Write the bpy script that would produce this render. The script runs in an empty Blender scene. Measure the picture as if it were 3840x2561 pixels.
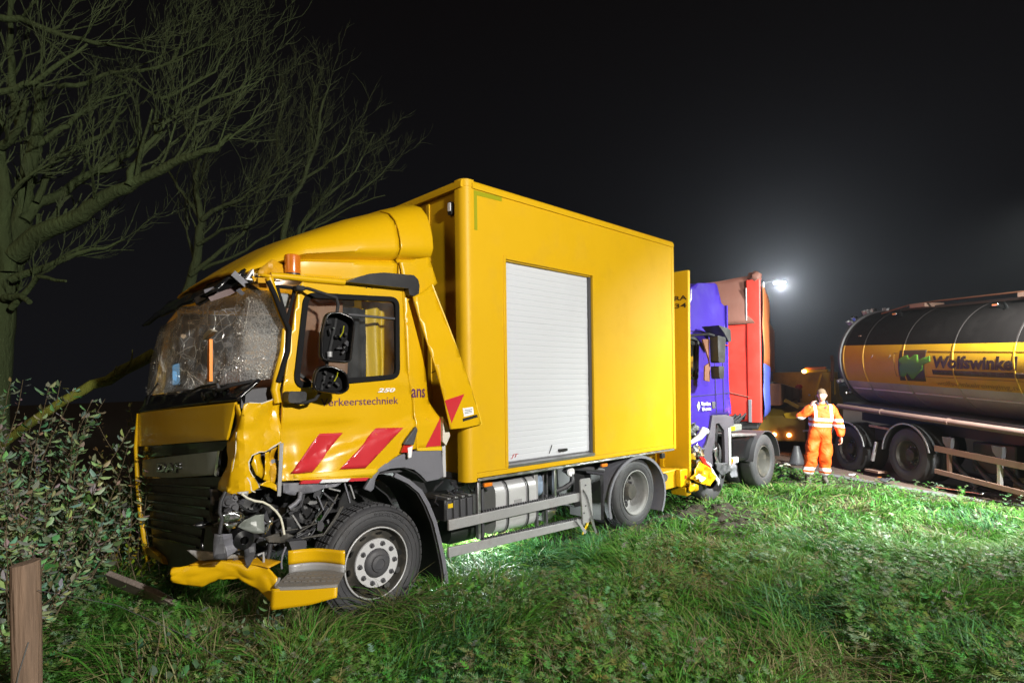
import bpy, bmesh, math, random
import numpy as np
from mathutils import Vector, Matrix, noise
from mathutils.geometry import tessellate_polygon
random.seed(7)
R = math.radians
SC = bpy.context.scene
COL = SC.collection

# ------------------------------------------------------------------ camera
cd = bpy.data.cameras.new('camera')
cam = bpy.data.objects.new('camera', cd)
COL.objects.link(cam)
_r = 0.0128
cam.matrix_world = Matrix(((math.cos(_r), math.sin(_r), 0, 0), (0, 0, -1, 0), (-math.sin(_r), math.cos(_r), 0, 1.9), (0, 0, 0, 1)))
cd.sensor_width = 36
cd.sensor_fit = 'HORIZONTAL'
cd.lens = 20.625
cd.shift_y = 0.0444
cd.clip_start = 0.05
cd.clip_end = 1500
SC.camera = cam

# ------------------------------------------------------------------ night sky
W = bpy.data.worlds.new('World')
SC.world = W
W.use_nodes = True
_n = W.node_tree.nodes
_l = W.node_tree.links
_bg = _n['Background']
_tc = _n.new('ShaderNodeTexCoord')
_sp = _n.new('ShaderNodeSeparateXYZ')
_rp = _n.new('ShaderNodeValToRGB')
_l.new(_tc.outputs['Generated'], _sp.inputs[0])
_l.new(_sp.outputs['Z'], _rp.inputs[0])
_rp.color_ramp.elements[0].color = (.0060, .0063, .0078, 1)
_rp.color_ramp.elements[1].position = .55
_rp.color_ramp.elements[1].color = (.0026, .0021, .0023, 1)
_l.new(_rp.outputs[0], _bg.inputs[0])
_bg.inputs[1].default_value = 1.0

# ------------------------------------------------------------------ lights
def aim(o, target):
    o.rotation_euler = (Vector(target) - o.location).to_track_quat('-Z', 'Y').to_euler()

def spot(name, loc, target, power, color, angle, blend, size):
    d = bpy.data.lights.new(name, 'SPOT')
    d.energy = power
    d.color = color
    d.spot_size = R(angle)
    d.spot_blend = blend
    d.shadow_soft_size = size
    o = bpy.data.objects.new(name, d)
    COL.objects.link(o)
    o.location = loc
    aim(o, target)
    return o

# distant town and street lighting on an overcast night: one very weak warm sun
sd = bpy.data.lights.new('sun', 'SUN')
sd.energy = .42
sd.angle = R(30)
sd.color = (1.0, .70, .40)
sun = bpy.data.objects.new('sun', sd)
COL.objects.link(sun)
sun.rotation_euler = Vector((.62, .75, -.42)).to_track_quat('-Z', 'Y').to_euler()
# floodlight mast of the fire engine, behind and right of the photographer
spot('mast_floodlight', (6.5, -4.3, 5.5), (0.3, 6.4, 1.4), 9300, (1.0, .965, .89), 88, .6, .25)
# work light above the tanker, out of the frame on the right
spot('road_worklight', (7.45, 7.3, 4.3), (5.0, 10.2, .1), 7000, (.95, 1.0, .93), 116, 1.0, .16)
# work light hung under the chassis of the lorry
def point(name, loc, power, color, size):
    d = bpy.data.lights.new(name, 'POINT')
    d.energy = power
    d.color = color
    d.shadow_soft_size = size
    o = bpy.data.objects.new(name, d)
    COL.objects.link(o)
    o.location = loc
    return o
point('chassis_worklight', (-.36, 6.84, .42), 150, (.92, 1.0, .97), .06)
# dome light inside the crushed cab
point('cab_dome_light', (-2.15, 5.45, 2.55), 7, (1.0, .72, .5), .05)

vs = SC.view_settings
vs.view_transform = 'Standard'
vs.look = 'None'
vs.exposure = 0
vs.gamma = 1
cy = SC.cycles
cy.use_denoising = True
cy.max_bounces = 6
cy.diffuse_bounces = 2
cy.glossy_bounces = 3
cy.transmission_bounces = 4
cy.transparent_max_bounces = 12
cy.volume_bounces = 0
cy.caustics_reflective = False
cy.caustics_refractive = False
cy.sample_clamp_indirect = 4
cy.light_sampling_threshold = .003

# ------------------------------------------------------------------ materials
MATS = {}

def nt(name):
    m = bpy.data.materials.new(name)
    m.use_nodes = True
    MATS[name] = m
    t = m.node_tree
    return m, t.nodes, t.links, t.nodes['Principled BSDF']

def mat(name, col, rough=.5, metal=0, var=.12, scale=3.0, dirt=0, dirtcol=(.06, .045, .03), dscale=2.2, bump=0, bscale=40, coat=0, spec=.5, emit=None, estr=0, rvar=.15, stretch=None):
    m, n, l, b = nt(name)
    tc = n.new('ShaderNodeTexCoord')
    src = tc.outputs['Object']
    if stretch:
        mp = n.new('ShaderNodeMapping')
        mp.inputs['Scale'].default_value = stretch
        l.new(src, mp.inputs[0])
        src = mp.outputs[0]
    nz = n.new('ShaderNodeTexNoise')
    nz.inputs['Scale'].default_value = scale
    nz.inputs['Detail'].default_value = 6
    l.new(src, nz.inputs[0])
    mx = n.new('ShaderNodeMix')
    mx.data_type = 'RGBA'
    c = Vector(col[:3])
    mx.inputs[6].default_value = (*[max(0, v * (1 - var)) for v in c], 1)
    mx.inputs[7].default_value = (*[min(1, v * (1 + var)) for v in c], 1)
    l.new(nz.outputs[0], mx.inputs[0])
    out = mx.outputs[2]
    rr = n.new('ShaderNodeMapRange')
    rr.inputs['To Min'].default_value = max(.02, rough - rvar)
    rr.inputs['To Max'].default_value = min(1, rough + rvar)
    l.new(nz.outputs[0], rr.inputs[0])
    ro = rr.outputs[0]
    if dirt:
        n2 = n.new('ShaderNodeTexNoise')
        n2.inputs['Scale'].default_value = dscale
        n2.inputs['Detail'].default_value = 9
        n2.inputs['Roughness'].default_value = .72
        l.new(src, n2.inputs[0])
        cr = n.new('ShaderNodeMapRange')
        cr.inputs['From Min'].default_value = .5
        cr.inputs['From Max'].default_value = .78
        cr.inputs['To Max'].default_value = dirt
        l.new(n2.outputs[0], cr.inputs[0])
        m2 = n.new('ShaderNodeMix')
        m2.data_type = 'RGBA'
        m2.inputs[7].default_value = (*dirtcol, 1)
        l.new(cr.outputs[0], m2.inputs[0])
        l.new(out, m2.inputs[6])
        out = m2.outputs[2]
        ad = n.new('ShaderNodeMath')
        ad.operation = 'ADD'
        ad.use_clamp = True
        l.new(ro, ad.inputs[0])
        l.new(cr.outputs[0], ad.inputs[1])
        ro = ad.outputs[0]
    l.new(out, b.inputs['Base Color'])
    l.new(ro, b.inputs['Roughness'])
    b.inputs['Metallic'].default_value = metal
    b.inputs['Specular IOR Level'].default_value = spec
    b.inputs['Coat Weight'].default_value = coat
    b.inputs['Coat Roughness'].default_value = .08
    if bump:
        n3 = n.new('ShaderNodeTexNoise')
        n3.inputs['Scale'].default_value = bscale
        n3.inputs['Detail'].default_value = 4
        l.new(src, n3.inputs[0])
        bp = n.new('ShaderNodeBump')
        bp.inputs['Strength'].default_value = bump
        bp.inputs['Distance'].default_value = .02
        l.new(n3.outputs[0], bp.inputs['Height'])
        l.new(bp.outputs[0], b.inputs['Normal'])
    if emit:
        b.inputs['Emission Color'].default_value = (*emit, 1)
        b.inputs['Emission Strength'].default_value = estr
    return m

def attr_mat(name, rough=.5, trans=.25, spec=.4):
    m, n, l, b = nt(name)
    a = n.new('ShaderNodeAttribute')
    a.attribute_name = 'col'
    l.new(a.outputs['Color'], b.inputs['Base Color'])
    b.inputs['Roughness'].default_value = rough
    b.inputs['Specular IOR Level'].default_value = spec
    if trans:
        tr = n.new('ShaderNodeBsdfTranslucent')
        l.new(a.outputs['Color'], tr.inputs[0])
        mx = n.new('ShaderNodeMixShader')
        mx.inputs[0].default_value = trans
        l.new(b.outputs[0], mx.inputs[1])
        l.new(tr.outputs[0], mx.inputs[2])
        l.new(mx.outputs[0], n['Material Output'].inputs[0])
    return m

def glass(name, tint=(.9, .93, .93), haze=0.0, hazecol=(.5, .5, .5), bump=0, gl=.1):
    m, n, l, b = nt(name)
    tr = n.new('ShaderNodeBsdfTransparent')
    tr.inputs[0].default_value = (*tint, 1)
    g = n.new('ShaderNodeBsdfGlossy')
    g.inputs['Roughness'].default_value = .04
    lw = n.new('ShaderNodeLayerWeight')
    lw.inputs[0].default_value = .35
    mr = n.new('ShaderNodeMapRange')
    mr.inputs['To Min'].default_value = gl
    mr.inputs['To Max'].default_value = .9
    l.new(lw.outputs['Fresnel'], mr.inputs[0])
    m1 = n.new('ShaderNodeMixShader')
    l.new(mr.outputs[0], m1.inputs[0])
    l.new(tr.outputs[0], m1.inputs[1])
    l.new(g.outputs[0], m1.inputs[2])
    last = m1.outputs[0]
    if haze:
        tc = n.new('ShaderNodeTexCoord')
        nz = n.new('ShaderNodeTexNoise')
        nz.inputs['Scale'].default_value = 5
        nz.inputs['Detail'].default_value = 8
        l.new(tc.outputs['Object'], nz.inputs[0])
        d = n.new('ShaderNodeBsdfDiffuse')
        d.inputs[0].default_value = (*hazecol, 1)
        mp = n.new('ShaderNodeMapRange')
        mp.inputs['From Min'].default_value = .35
        mp.inputs['From Max'].default_value = .75
        mp.inputs['To Max'].default_value = haze
        l.new(nz.outputs[0], mp.inputs[0])
        m2 = n.new('ShaderNodeMixShader')
        l.new(mp.outputs[0], m2.inputs[0])
        l.new(last, m2.inputs[1])
        l.new(d.outputs[0], m2.inputs[2])
        last = m2.outputs[0]
    l.new(last, n['Material Output'].inputs[0])
    n.remove(b)
    return m

def fabric(m, k):
    """let light through a thin cloth"""
    n, l = m.node_tree.nodes, m.node_tree.links
    b = n['Principled BSDF']
    t = n.new('ShaderNodeBsdfTranslucent')
    t.inputs[0].default_value = (.6, .36, .24, 1)
    x = n.new('ShaderNodeMixShader')
    x.inputs[0].default_value = k
    l.new(b.outputs[0], x.inputs[1])
    l.new(t.outputs[0], x.inputs[2])
    l.new(x.outputs[0], n['Material Output'].inputs[0])

def lampmat(name, col, s):
    m, n, l, b = nt(name)
    e = n.new('ShaderNodeEmission')
    e.inputs[0].default_value = (*col, 1)
    e.inputs[1].default_value = s
    l.new(e.outputs[0], n['Material Output'].inputs[0])
    n.remove(b)
    return m

YEL = (.64, .375, .003)
mat('yellow', YEL, .3, var=.03, dirt=.16, dirtcol=(.3, .17, .02), dscale=1.7, coat=.25, rvar=.08, bump=.015, bscale=14)
mat('yellow_box', (.63, .37, .005), .48, var=.03, dirt=.22, dirtcol=(.36, .2, .03), dscale=2.1, coat=.0, spec=.3, rvar=.06, bump=.012, bscale=5)
mat('yellow_dirty', (.55, .29, .005), .4, var=.08, dirt=.5, dirtcol=(.12, .08, .03), dscale=4, rvar=.1)
mat('yellow_bright', (.70, .46, .01), .45, var=.03)
mat('white_slat', (.57, .59, .635), .38, var=.05, scale=1.2, dirt=.18, dirtcol=(.4, .39, .38), dscale=1.3, stretch=(1, 1, 5))
mat('rubber', (.016, .016, .018), .8, var=.2, dirt=.2, dirtcol=(.06, .055, .05))
mat('tyre', (.045, .045, .05), .62, var=.15, dirt=.5, dirtcol=(.085, .075, .062), dscale=5, bump=.1, bscale=60)
mat('black_plastic', (.02, .02, .022), .42, var=.2, dirt=.3, dirtcol=(.07, .06, .05), dscale=5)
mat('black_gloss', (.008, .008, .009), .16, var=.2, dirt=.1, dirtcol=(.03, .03, .03))
mat('grey_plastic', (.15, .15, .175), .5, var=.12, dirt=.35, dirtcol=(.09, .08, .07), dscale=5)
mat('dark_grey', (.06, .06, .068), .5, var=.2, dirt=.3, dirtcol=(.1, .09, .08), dscale=6)
mat('grille_grey', (.17, .185, .17), .35, var=.1, dirt=.3, dirtcol=(.05, .05, .04))
mat('alu', (.62, .62, .64), .36, 1, var=.12, dirt=.35, dirtcol=(.2, .19, .18), dscale=6, bump=.03, bscale=70)
mat('rail_grey', (.36, .36, .37), .5, .3, var=.1, dirt=.6, dirtcol=(.16, .14, .11), dscale=7)
mat('steel', (.42, .42, .44), .4, .8, var=.15, dirt=.45, dirtcol=(.12, .1, .08), dscale=7)
mat('chrome', (.8, .8, .82), .12, 1, var=.05, dirt=.2, dirtcol=(.2, .2, .2))
mat('wheel_ring', (.6, .6, .62), .42, .25, var=.08, dirt=.5, dirtcol=(.25, .23, .2), dscale=9)
mat('rim_dark', (.05, .047, .042), .55, .2, var=.2, dirt=.7, dirtcol=(.17, .14, .1), dscale=8)
mat('rim_grey', (.27, .27, .27), .5, .3, var=.15, dirt=.6, dirtcol=(.12, .1, .08), dscale=8)
mat('red_stripe', (.52, .025, .035), .35, var=.06, dirt=.2, dirtcol=(.25, .03, .03), coat=.3)
mat('white_stripe', (.7, .7, .72), .35, var=.05, dirt=.2, dirtcol=(.3, .3, .3))
mat('violet_ink', (.10, .02, .10), .45)
mat('black_ink', (.012, .012, .012), .5)
mat('white_ink', (.8, .8, .82), .4)
mat('green_tape', (.30, .30, .006), .4, var=.05)
mat('torn_edge', (.62, .58, .5), .7, var=.2)
mat('matt_black', (.012, .012, .013), .95, spec=.08)
mat('dark_red', (.05, .010, .008), .4)
mat('tank_alu', (.60, .60, .62), .36, .35, var=.08, dirt=.3, dirtcol=(.3, .29, .27), dscale=5)
mat('tan', (.50, .29, .19), .55, var=.12, scale=5, dirt=.2, dirtcol=(.5, .4, .3))
fabric(MATS['tan'], .45)
mat('seat', (.03, .032, .037), .85, var=.3, scale=30, bump=.3, bscale=120)
mat('cream', (.5, .46, .38), .6)
mat('orange_lens', (.75, .2, .01), .3, coat=.5)
mat('orange_handle', (.85, .25, .01), .5)
mat('red_lens', (.5, .02, .015), .25, coat=.5)
mat('hose', (.03, .03, .035), .45, var=.3, dirt=.3, dirtcol=(.12, .11, .1))
mat('wire_white', (.62, .6, .5), .5)
mat('blue_plastic', (.24, .31, .42), .5, var=.2)
mat('dark_tank', (.015, .02, .016), .5, var=.3)
glass('window_glass', (.86, .88, .87), haze=.10, hazecol=(.4, .38, .36))
glass('mirror_glass', (.05, .05, .05), gl=.75)
mat('tablet_screen', (.02, .03, .04), .3, emit=(.25, .55, .9), estr=.6)
mat('beacon', (.5, .13, .01), .25, coat=.6, var=.2, scale=8, emit=(1, .3, .02), estr=.05)

def shattered(name):
    m, n, l, b = nt(name)
    tc = n.new('ShaderNodeTexCoord')
    nz = n.new('ShaderNodeTexNoise')
    nz.inputs['Scale'].default_value = 3.2
    nz.inputs['Detail'].default_value = 7
    l.new(tc.outputs['Object'], nz.inputs[0])
    ds = n.new('ShaderNodeMix')
    ds.data_type = 'RGBA'
    ds.inputs[0].default_value = .12
    l.new(tc.outputs['Object'], ds.inputs[6])
    l.new(nz.outputs[1], ds.inputs[7])
    masks = []
    for sc, w in ((7, .035), (26, .07), (60, .10)):
        v = n.new('ShaderNodeTexVoronoi')
        v.feature = 'DISTANCE_TO_EDGE'
        v.inputs['Scale'].default_value = sc
        l.new(ds.outputs[2], v.inputs[0])
        mr = n.new('ShaderNodeMapRange')
        mr.inputs['From Max'].default_value = w
        mr.inputs['To Min'].default_value = 1
        mr.inputs['To Max'].default_value = 0
        l.new(v.outputs['Distance'], mr.inputs[0])
        masks.append(mr.outputs[0])
    # the fine crazing is denser in some areas
    n2 = n.new('ShaderNodeTexNoise')
    n2.inputs['Scale'].default_value = 1.7
    n2.inputs['Detail'].default_value = 5
    l.new(tc.outputs['Object'], n2.inputs[0])
    rg = n.new('ShaderNodeMapRange')
    rg.inputs['From Min'].default_value = .42
    rg.inputs['From Max'].default_value = .62
    l.new(n2.outputs[0], rg.inputs[0])
    def mth(op, a, c):
        x = n.new('ShaderNodeMath')
        x.operation = op
        x.use_clamp = True
        for i, s in enumerate((a, c)):
            if isinstance(s, float):
                x.inputs[i].default_value = s
            else:
                l.new(s, x.inputs[i])
        return x.outputs[0]
    fine = mth('MULTIPLY', mth('MAXIMUM', masks[1], masks[2]), rg.outputs[0])
    crack = mth('MAXIMUM', mth('MULTIPLY', masks[0], .55), fine)
    fog = mth('ADD', mth('MULTIPLY', crack, .8), mth('ADD', mth('MULTIPLY', rg.outputs[0], .20), .22))
    tr = n.new('ShaderNodeBsdfTransparent')
    tr.inputs[0].default_value = (.78, .8, .78, 1)
    df = n.new('ShaderNodeBsdfDiffuse')
    df.inputs[0].default_value = (.60, .63, .65, 1)
    tl = n.new('ShaderNodeBsdfTranslucent')
    tl.inputs[0].default_value = (.5, .53, .55, 1)
    md = n.new('ShaderNodeMixShader')
    l.new(df.outputs[0], md.inputs[1])
    l.new(tl.outputs[0], md.inputs[2])
    m1 = n.new('ShaderNodeMixShader')
    l.new(fog, m1.inputs[0])
    l.new(tr.outputs[0], m1.inputs[1])
    l.new(md.outputs[0], m1.inputs[2])
    gl = n.new('ShaderNodeBsdfGlossy')
    gl.inputs['Roughness'].default_value = .12
    bp = n.new('ShaderNodeBump')
    bp.inputs['Strength'].default_value = .9
    bp.inputs['Distance'].default_value = .03
    l.new(crack, bp.inputs['Height'])
    l.new(bp.outputs[0], gl.inputs['Normal'])
    m2 = n.new('ShaderNodeMixShader')
    m2.inputs[0].default_value = .16
    l.new(m1.outputs[0], m2.inputs[1])
    l.new(gl.outputs[0], m2.inputs[2])
    l.new(m2.outputs[0], n['Material Output'].inputs[0])
    n.remove(b)
shattered('shattered_glass')

# ------------------------------------------------------------------ mesh helpers
def link(name, me, material, parent=None, smooth=False, bevel=0, seg=2, thick=0, off=0, loc=None, rot=None):
    o = bpy.data.objects.new(name, me)
    COL.objects.link(o)
    if material is not None:
        for mm in (material if isinstance(material, (list, tuple)) else [material]):
            if len(me.materials) < 12:
                me.materials.append(MATS[mm])
    if parent is not None:
        o.parent = parent
    if loc:
        o.location = loc
    if rot:
        o.rotation_euler = rot
    if smooth:
        me.polygons.foreach_set('use_smooth', [True] * len(me.polygons))
        me.set_sharp_from_angle(angle=R(smooth if smooth is not True else 38))
    if thick:
        s = o.modifiers.new('s', 'SOLIDIFY')
        s.thickness = thick
        s.offset = off
    if bevel:
        b = o.modifiers.new('b', 'BEVEL')
        b.width = bevel
        b.segments = seg
        b.limit_method = 'ANGLE'
        b.angle_limit = R(30)
        if seg > 1 and not smooth:
            me.polygons.foreach_set('use_smooth', [True] * len(me.polygons))
            me.set_sharp_from_angle(angle=R(50))
    return o

def tag(o, label, cat, group=None):
    o['label'] = label
    o['category'] = cat
    if group:
        o['group'] = group
    return o

def thing(name, label, cat, loc=(0, 0, 0), rz=0, group=None, rx=0, ry=0):
    o = bpy.data.objects.new(name, None)
    COL.objects.link(o)
    o.location = loc
    o.rotation_euler = (rx, ry, rz)
    o.empty_display_size = .2
    return tag(o, label, cat, group)

class MB:
    def __init__(s):
        s.v = []
        s.f = []
        s.m = []
        s.cur = 0
    def add(s, vs, fs):
        k = len(s.v)
        s.v += [tuple(p) for p in vs]
        s.f += [tuple(i + k for i in f) for f in fs]
        s.m += [s.cur] * len(fs)
        return s
    def hexa(s, p):
        return s.add(p, [(0, 3, 2, 1), (4, 5, 6, 7), (0, 1, 5, 4), (1, 2, 6, 5), (2, 3, 7, 6), (3, 0, 4, 7)])
    def box(s, x0, x1, y0, y1, z0, z1):
        return s.hexa([(x0, y0, z0), (x1, y0, z0), (x1, y1, z0), (x0, y1, z0), (x0, y0, z1), (x1, y0, z1), (x1, y1, z1), (x0, y1, z1)])
    def obox(s, c, size, M=None):
        h = [k / 2 for k in size]
        P = []
        for z in (-1, 1):
            for x, y in ((-1, -1), (1, -1), (1, 1), (-1, 1)):
                q = Vector((x * h[0], y * h[1], z * h[2]))
                if M is not None:
                    q = M @ q
                P.append(q + Vector(c))
        return s.hexa(P)
    def bar(s, a, b, w, h, up=(0, 0, 1)):
        a = Vector(a); b = Vector(b)
        d = (b - a).normalized()
        sd_ = d.cross(Vector(up))
        if sd_.length < 1e-4:
            sd_ = d.cross(Vector((1, 0, 0)))
        sd_.normalize()
        u = sd_.cross(d)
        P = []
        for q in (a, b):
            for i, j in ((-1, -1), (1, -1), (1, 1), (-1, 1)):
                P.append(q + sd_ * (i * w / 2) + u * (j * h / 2))
        return s.hexa(P)
    def prism(s, poly, lo, hi, axis='y'):
        def mp(a, b, c):
            return {'y': (a, c, b), 'x': (c, a, b), 'z': (a, b, c)}[axis]
        n = len(poly)
        vs = [mp(a, b, lo) for a, b in poly] + [mp(a, b, hi) for a, b in poly]
        tri = tessellate_polygon([[Vector((a, b, 0)) for a, b in poly]])
        fs = [tuple(t) for t in tri] + [tuple(i + n for i in reversed(t)) for t in tri]
        fs += [(i, (i + 1) % n, (i + 1) % n + n, i + n) for i in range(n)]
        return s.add(vs, fs)
    def tube(s, pts, r, n=8, cap=True):
        pts = [Vector(p) for p in pts]
        k = len(pts)
        rs = r if isinstance(r, (list, tuple)) else [r] * k
        t0 = (pts[1] - pts[0]).normalized()
        u = t0.orthogonal().normalized()
        vs = []
        for i, p in enumerate(pts):
            t = (pts[min(i + 1, k - 1)] - pts[max(i - 1, 0)])
            t = t.normalized() if t.length > 1e-9 else t0
            u = u - t * u.dot(t)
            u = u.normalized() if u.length > 1e-6 else t.orthogonal().normalized()
            w = t.cross(u)
            for j in range(n):
                a = 2 * math.pi * j / n
                vs.append(p + (u * math.cos(a) + w * math.sin(a)) * rs[i])
        fs = []
        for i in range(k - 1):
            for j in range(n):
                a = i * n + j
                b = i * n + (j + 1) % n
                fs.append((a, b, b + n, a + n))
        if cap:
            fs.append(tuple(reversed(range(n))))
            fs.append(tuple(range((k - 1) * n, k * n)))
        return s.add(vs, fs)
    def lathe(s, prof, c, axis='y', n=32, a0=0, a1=2 * math.pi):
        """prof: (radius, height along axis)"""
        full = abs(a1 - a0 - 2 * math.pi) < 1e-6
        m = n if full else n + 1
        vs = []
        for r, h in prof:
            for j in range(m):
                a = a0 + (a1 - a0) * j / n
                ca, sa = r * math.cos(a), r * math.sin(a)
                q = {'y': (ca, h, sa), 'x': (h, ca, sa), 'z': (ca, sa, h)}[axis]
                vs.append((c[0] + q[0], c[1] + q[1], c[2] + q[2]))
        fs = []
        for i in range(len(prof) - 1):
            for j in range(n):
                j2 = (j + 1) % m if full else j + 1
                fs.append((i * m + j, i * m + j2, (i + 1) * m + j2, (i + 1) * m + j))
        return s.add(vs, fs)
    def grid(s, fn, nu, nv, closed=False):
        vs = [fn(i / (nu if closed else nu), j / nv) for j in range(nv + 1) for i in range(nu + (0 if closed else 1))]
        w = nu if closed else nu + 1
        fs = []
        for j in range(nv):
            for i in range(nu):
                i2 = (i + 1) % w
                fs.append((j * w + i, j * w + i2, (j + 1) * w + i2, (j + 1) * w + i))
        return s.add(vs, fs)
    def mesh(s, name='m'):
        me = bpy.data.meshes.new(name)
        me.from_pydata(s.v, [], s.f)
        if any(s.m):
            me.polygons.foreach_set('material_index', s.m)
        me.update()
        bm = bmesh.new()
        bm.from_mesh(me)
        bmesh.ops.recalc_face_normals(bm, faces=bm.faces)
        bm.to_mesh(me)
        bm.free()
        return me
    def build(s, name, material, parent=None, **k):
        return link(name, s.mesh(name), material, parent, **k)

def rpoly(pts, r, n=5):
    """round the corners of a polygon"""
    out = []
    k = len(pts)
    for i in range(k):
        p = Vector(pts[i]).to_2d()
        a = Vector(pts[i - 1]).to_2d() - p
        b = Vector(pts[(i + 1) % k]).to_2d() - p
        rr = min(r, a.length * .48, b.length * .48)
        pa = p + a.normalized() * rr
        pb = p + b.normalized() * rr
        for j in range(n + 1):
            t = j / n
            q = pa * (1 - t) ** 2 + p * 2 * t * (1 - t) + pb * t ** 2
            out.append((q.x, q.y))
    return out

def inset(pts, d):
    c = sum((Vector(p) for p in pts), Vector((0, 0))) / len(pts)
    out = []
    k = len(pts)
    ar = sum(pts[i - 1][0] * pts[i][1] - pts[i][0] * pts[i - 1][1] for i in range(k))
    sg = 1 if ar > 0 else -1
    for i in range(k):
        p = Vector(pts[i])
        a = (p - Vector(pts[i - 1])).normalized()
        b = (Vector(pts[(i + 1) % k]) - p).normalized()
        na = Vector((-a.y, a.x)) * sg
        nb = Vector((-b.y, b.x)) * sg
        q = na + nb
        q = q / max(.3, q.length_squared / 2) if q.length > 1e-6 else na
        out.append(tuple(p + q * d))
    return out

def sheet(name, material, parent, outer, mapf, holes=(), grid=0, thick=.02, off=0, **k):
    """flat polygon with holes, cut into a grid and mapped to 3D by mapf(a, b)"""
    loops = [[Vector((a, b, 0)) for a, b in lp] for lp in [outer, *holes]]
    tri = tessellate_polygon(loops)
    flat = [p for lp in loops for p in lp]
    bm = bmesh.new()
    vv = [bm.verts.new(p) for p in flat]
    for t in tri:
        try:
            bm.faces.new([vv[i] for i in t])
        except ValueError:
            pass
    if grid:
        for ax in (0, 1):
            lo = min(p[ax] for p in flat)
            hi = max(p[ax] for p in flat)
            q = lo + grid
            while q < hi - 1e-3:
                co = [0, 0, 0]; co[ax] = q
                no = [0, 0, 0]; no[ax] = 1
                bmesh.ops.bisect_plane(bm, geom=bm.verts[:] + bm.edges[:] + bm.faces[:], plane_co=co, plane_no=no)
                q += grid
    bmesh.ops.dissolve_degenerate(bm, edges=bm.edges, dist=1e-5)
    for v in bm.verts:
        v.co = Vector(mapf(v.co.x, v.co.y))
    bmesh.ops.recalc_face_normals(bm, faces=bm.faces)
    me = bpy.data.meshes.new(name)
    bm.to_mesh(me)
    bm.free()
    return link(name, me, material, parent, thick=thick, off=off, **k)

def text_mesh(body, x0, x1, y0, y1, mapf, shear=0, bold=0, depth=.002, spacing=1.0):
    cu = bpy.data.curves.new('t', 'FONT')
    cu.body = body
    cu.shear = shear
    cu.offset = bold
    cu.extrude = .001
    cu.space_character = spacing
    cu.resolution_u = 3
    o = bpy.data.objects.new('t', cu)
    COL.objects.link(o)
    dg = bpy.context.evaluated_depsgraph_get()
    dg.update()
    me = bpy.data.meshes.new_from_object(o.evaluated_get(dg))
    bpy.data.objects.remove(o)
    bpy.data.curves.remove(cu)
    xs = [v.co.x for v in me.vertices]
    ys = [v.co.y for v in me.vertices]
    a0, a1, b0, b1 = min(xs), max(xs), min(ys), max(ys)
    for v in me.vertices:
        a = x0 + (v.co.x - a0) / (a1 - a0) * (x1 - x0)
        b = y0 + (v.co.y - b0) / (b1 - b0) * (y1 - y0)
        v.co = Vector(mapf(a, b, depth if v.co.z > 0 else 0))
    me.materials.clear()
    return me

def lettering(body, rect, mapf, material, parent, name='lettering', **k):
    return link(name, text_mesh(body, *rect, mapf, **k), material, parent)

def lerp(a, b, t):
    return a + (b - a) * t

def pl(xs, ys, x):
    return float(np.interp(x, xs, ys))

def sstep(a, b, x):
    t = min(1, max(0, (x - a) / (b - a)))
    return t * t * (3 - 2 * t)
# ================================================================== ground, road
EDGE = [(-40, 60), (9.6, 5.5), (7.78, 8.9), (7.06, 10.5), (6.5, 12.7), (6.05, 14.2), (5.2, 17.5), (3.4, 25), (-4, 50), (-30, 130)]
def edge_x(y):
    e = EDGE[1:]
    return pl([p[1] for p in e], [p[0] for p in e], y)
def gz(x, y):
    """height of the verge"""
    z = .05 * noise.noise((x * .35, y * .35, 1)) + .03 * noise.noise((x * 1.1, y * 1.1, 4)) + .012 * noise.noise((x * 4, y * 4, 2))
    k = edge_x(max(5.5, y)) - x
    z *= sstep(0, 1.5, k)
    # ditch side falls away on the far left, slight bank towards the camera
    z -= .35 * sstep(-3.6, -6.5, x) * sstep(2, 6, y)
    z += .06 * sstep(4.5, 2.5, y)
    return z
mat('soil', (.035, .026, .016), .95, var=.5, scale=6, bump=.8, bscale=25)
m, n_, l_, b_ = nt('asphalt')
mat('asphalt2', (.13, .085, .068), .8, var=.35, scale=9, dirt=.5, dirtcol=(.2, .15, .12), dscale=1.4, bump=.4, bscale=160)
mat('asphalt_edge', (.16, .16, .165), .75, var=.3, scale=12, dirt=.4, dirtcol=(.08, .07, .05), bump=.3, bscale=90)
NX, NY = 120, 110
gv = []
xs = [-90 + 70 * (i / 15) for i in range(15)] + [-20 + 30 * i / 89 for i in range(90)] + [10 + 190 * ((i + 1) / 15) ** 2 for i in range(15)]
ys = [-30 + 31 * i / 9 for i in range(10)] + [1 + 17 * i / 79 for i in range(80)] + [18 + 380 * ((i + 1) / 20) ** 2 for i in range(20)]
NX, NY = len(xs), len(ys)
for y in ys:
    for x in xs:
        gv.append((x, y, gz(x, y) - .02 if x < edge_x(max(5.5, y)) + .2 else -.12))
gf = [(j * NX + i, j * NX + i + 1, (j + 1) * NX + i + 1, (j + 1) * NX + i) for j in range(NY - 1) for i in range(NX - 1)]
me = bpy.data.meshes.new('ground')
me.from_pydata(gv, [], gf)
g = link('ground', me, 'soil', None, smooth=60)
g['kind'] = 'structure'
rd = []
e = EDGE[1:]
ysr = list(np.linspace(-25, 30, 60)) + list(np.linspace(32, 130, 30))
m = MB()
def rfn(u, v):
    y = ysr[min(len(ysr) - 1, int(round(v * (len(ysr) - 1))))]
    ye = max(5.5, y)
    x0 = edge_x(ye) + (1.1 * (5.5 - y) * .35 if y < 5.5 else 0)
    return (x0 - .02 + 34 * u ** 1.5, y, -.012 + .002 * u)
m.grid(rfn, 24, len(ysr) - 1)
r = m.build('road', 'asphalt2', None, smooth=60)
r['kind'] = 'structure'
m = MB()
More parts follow.
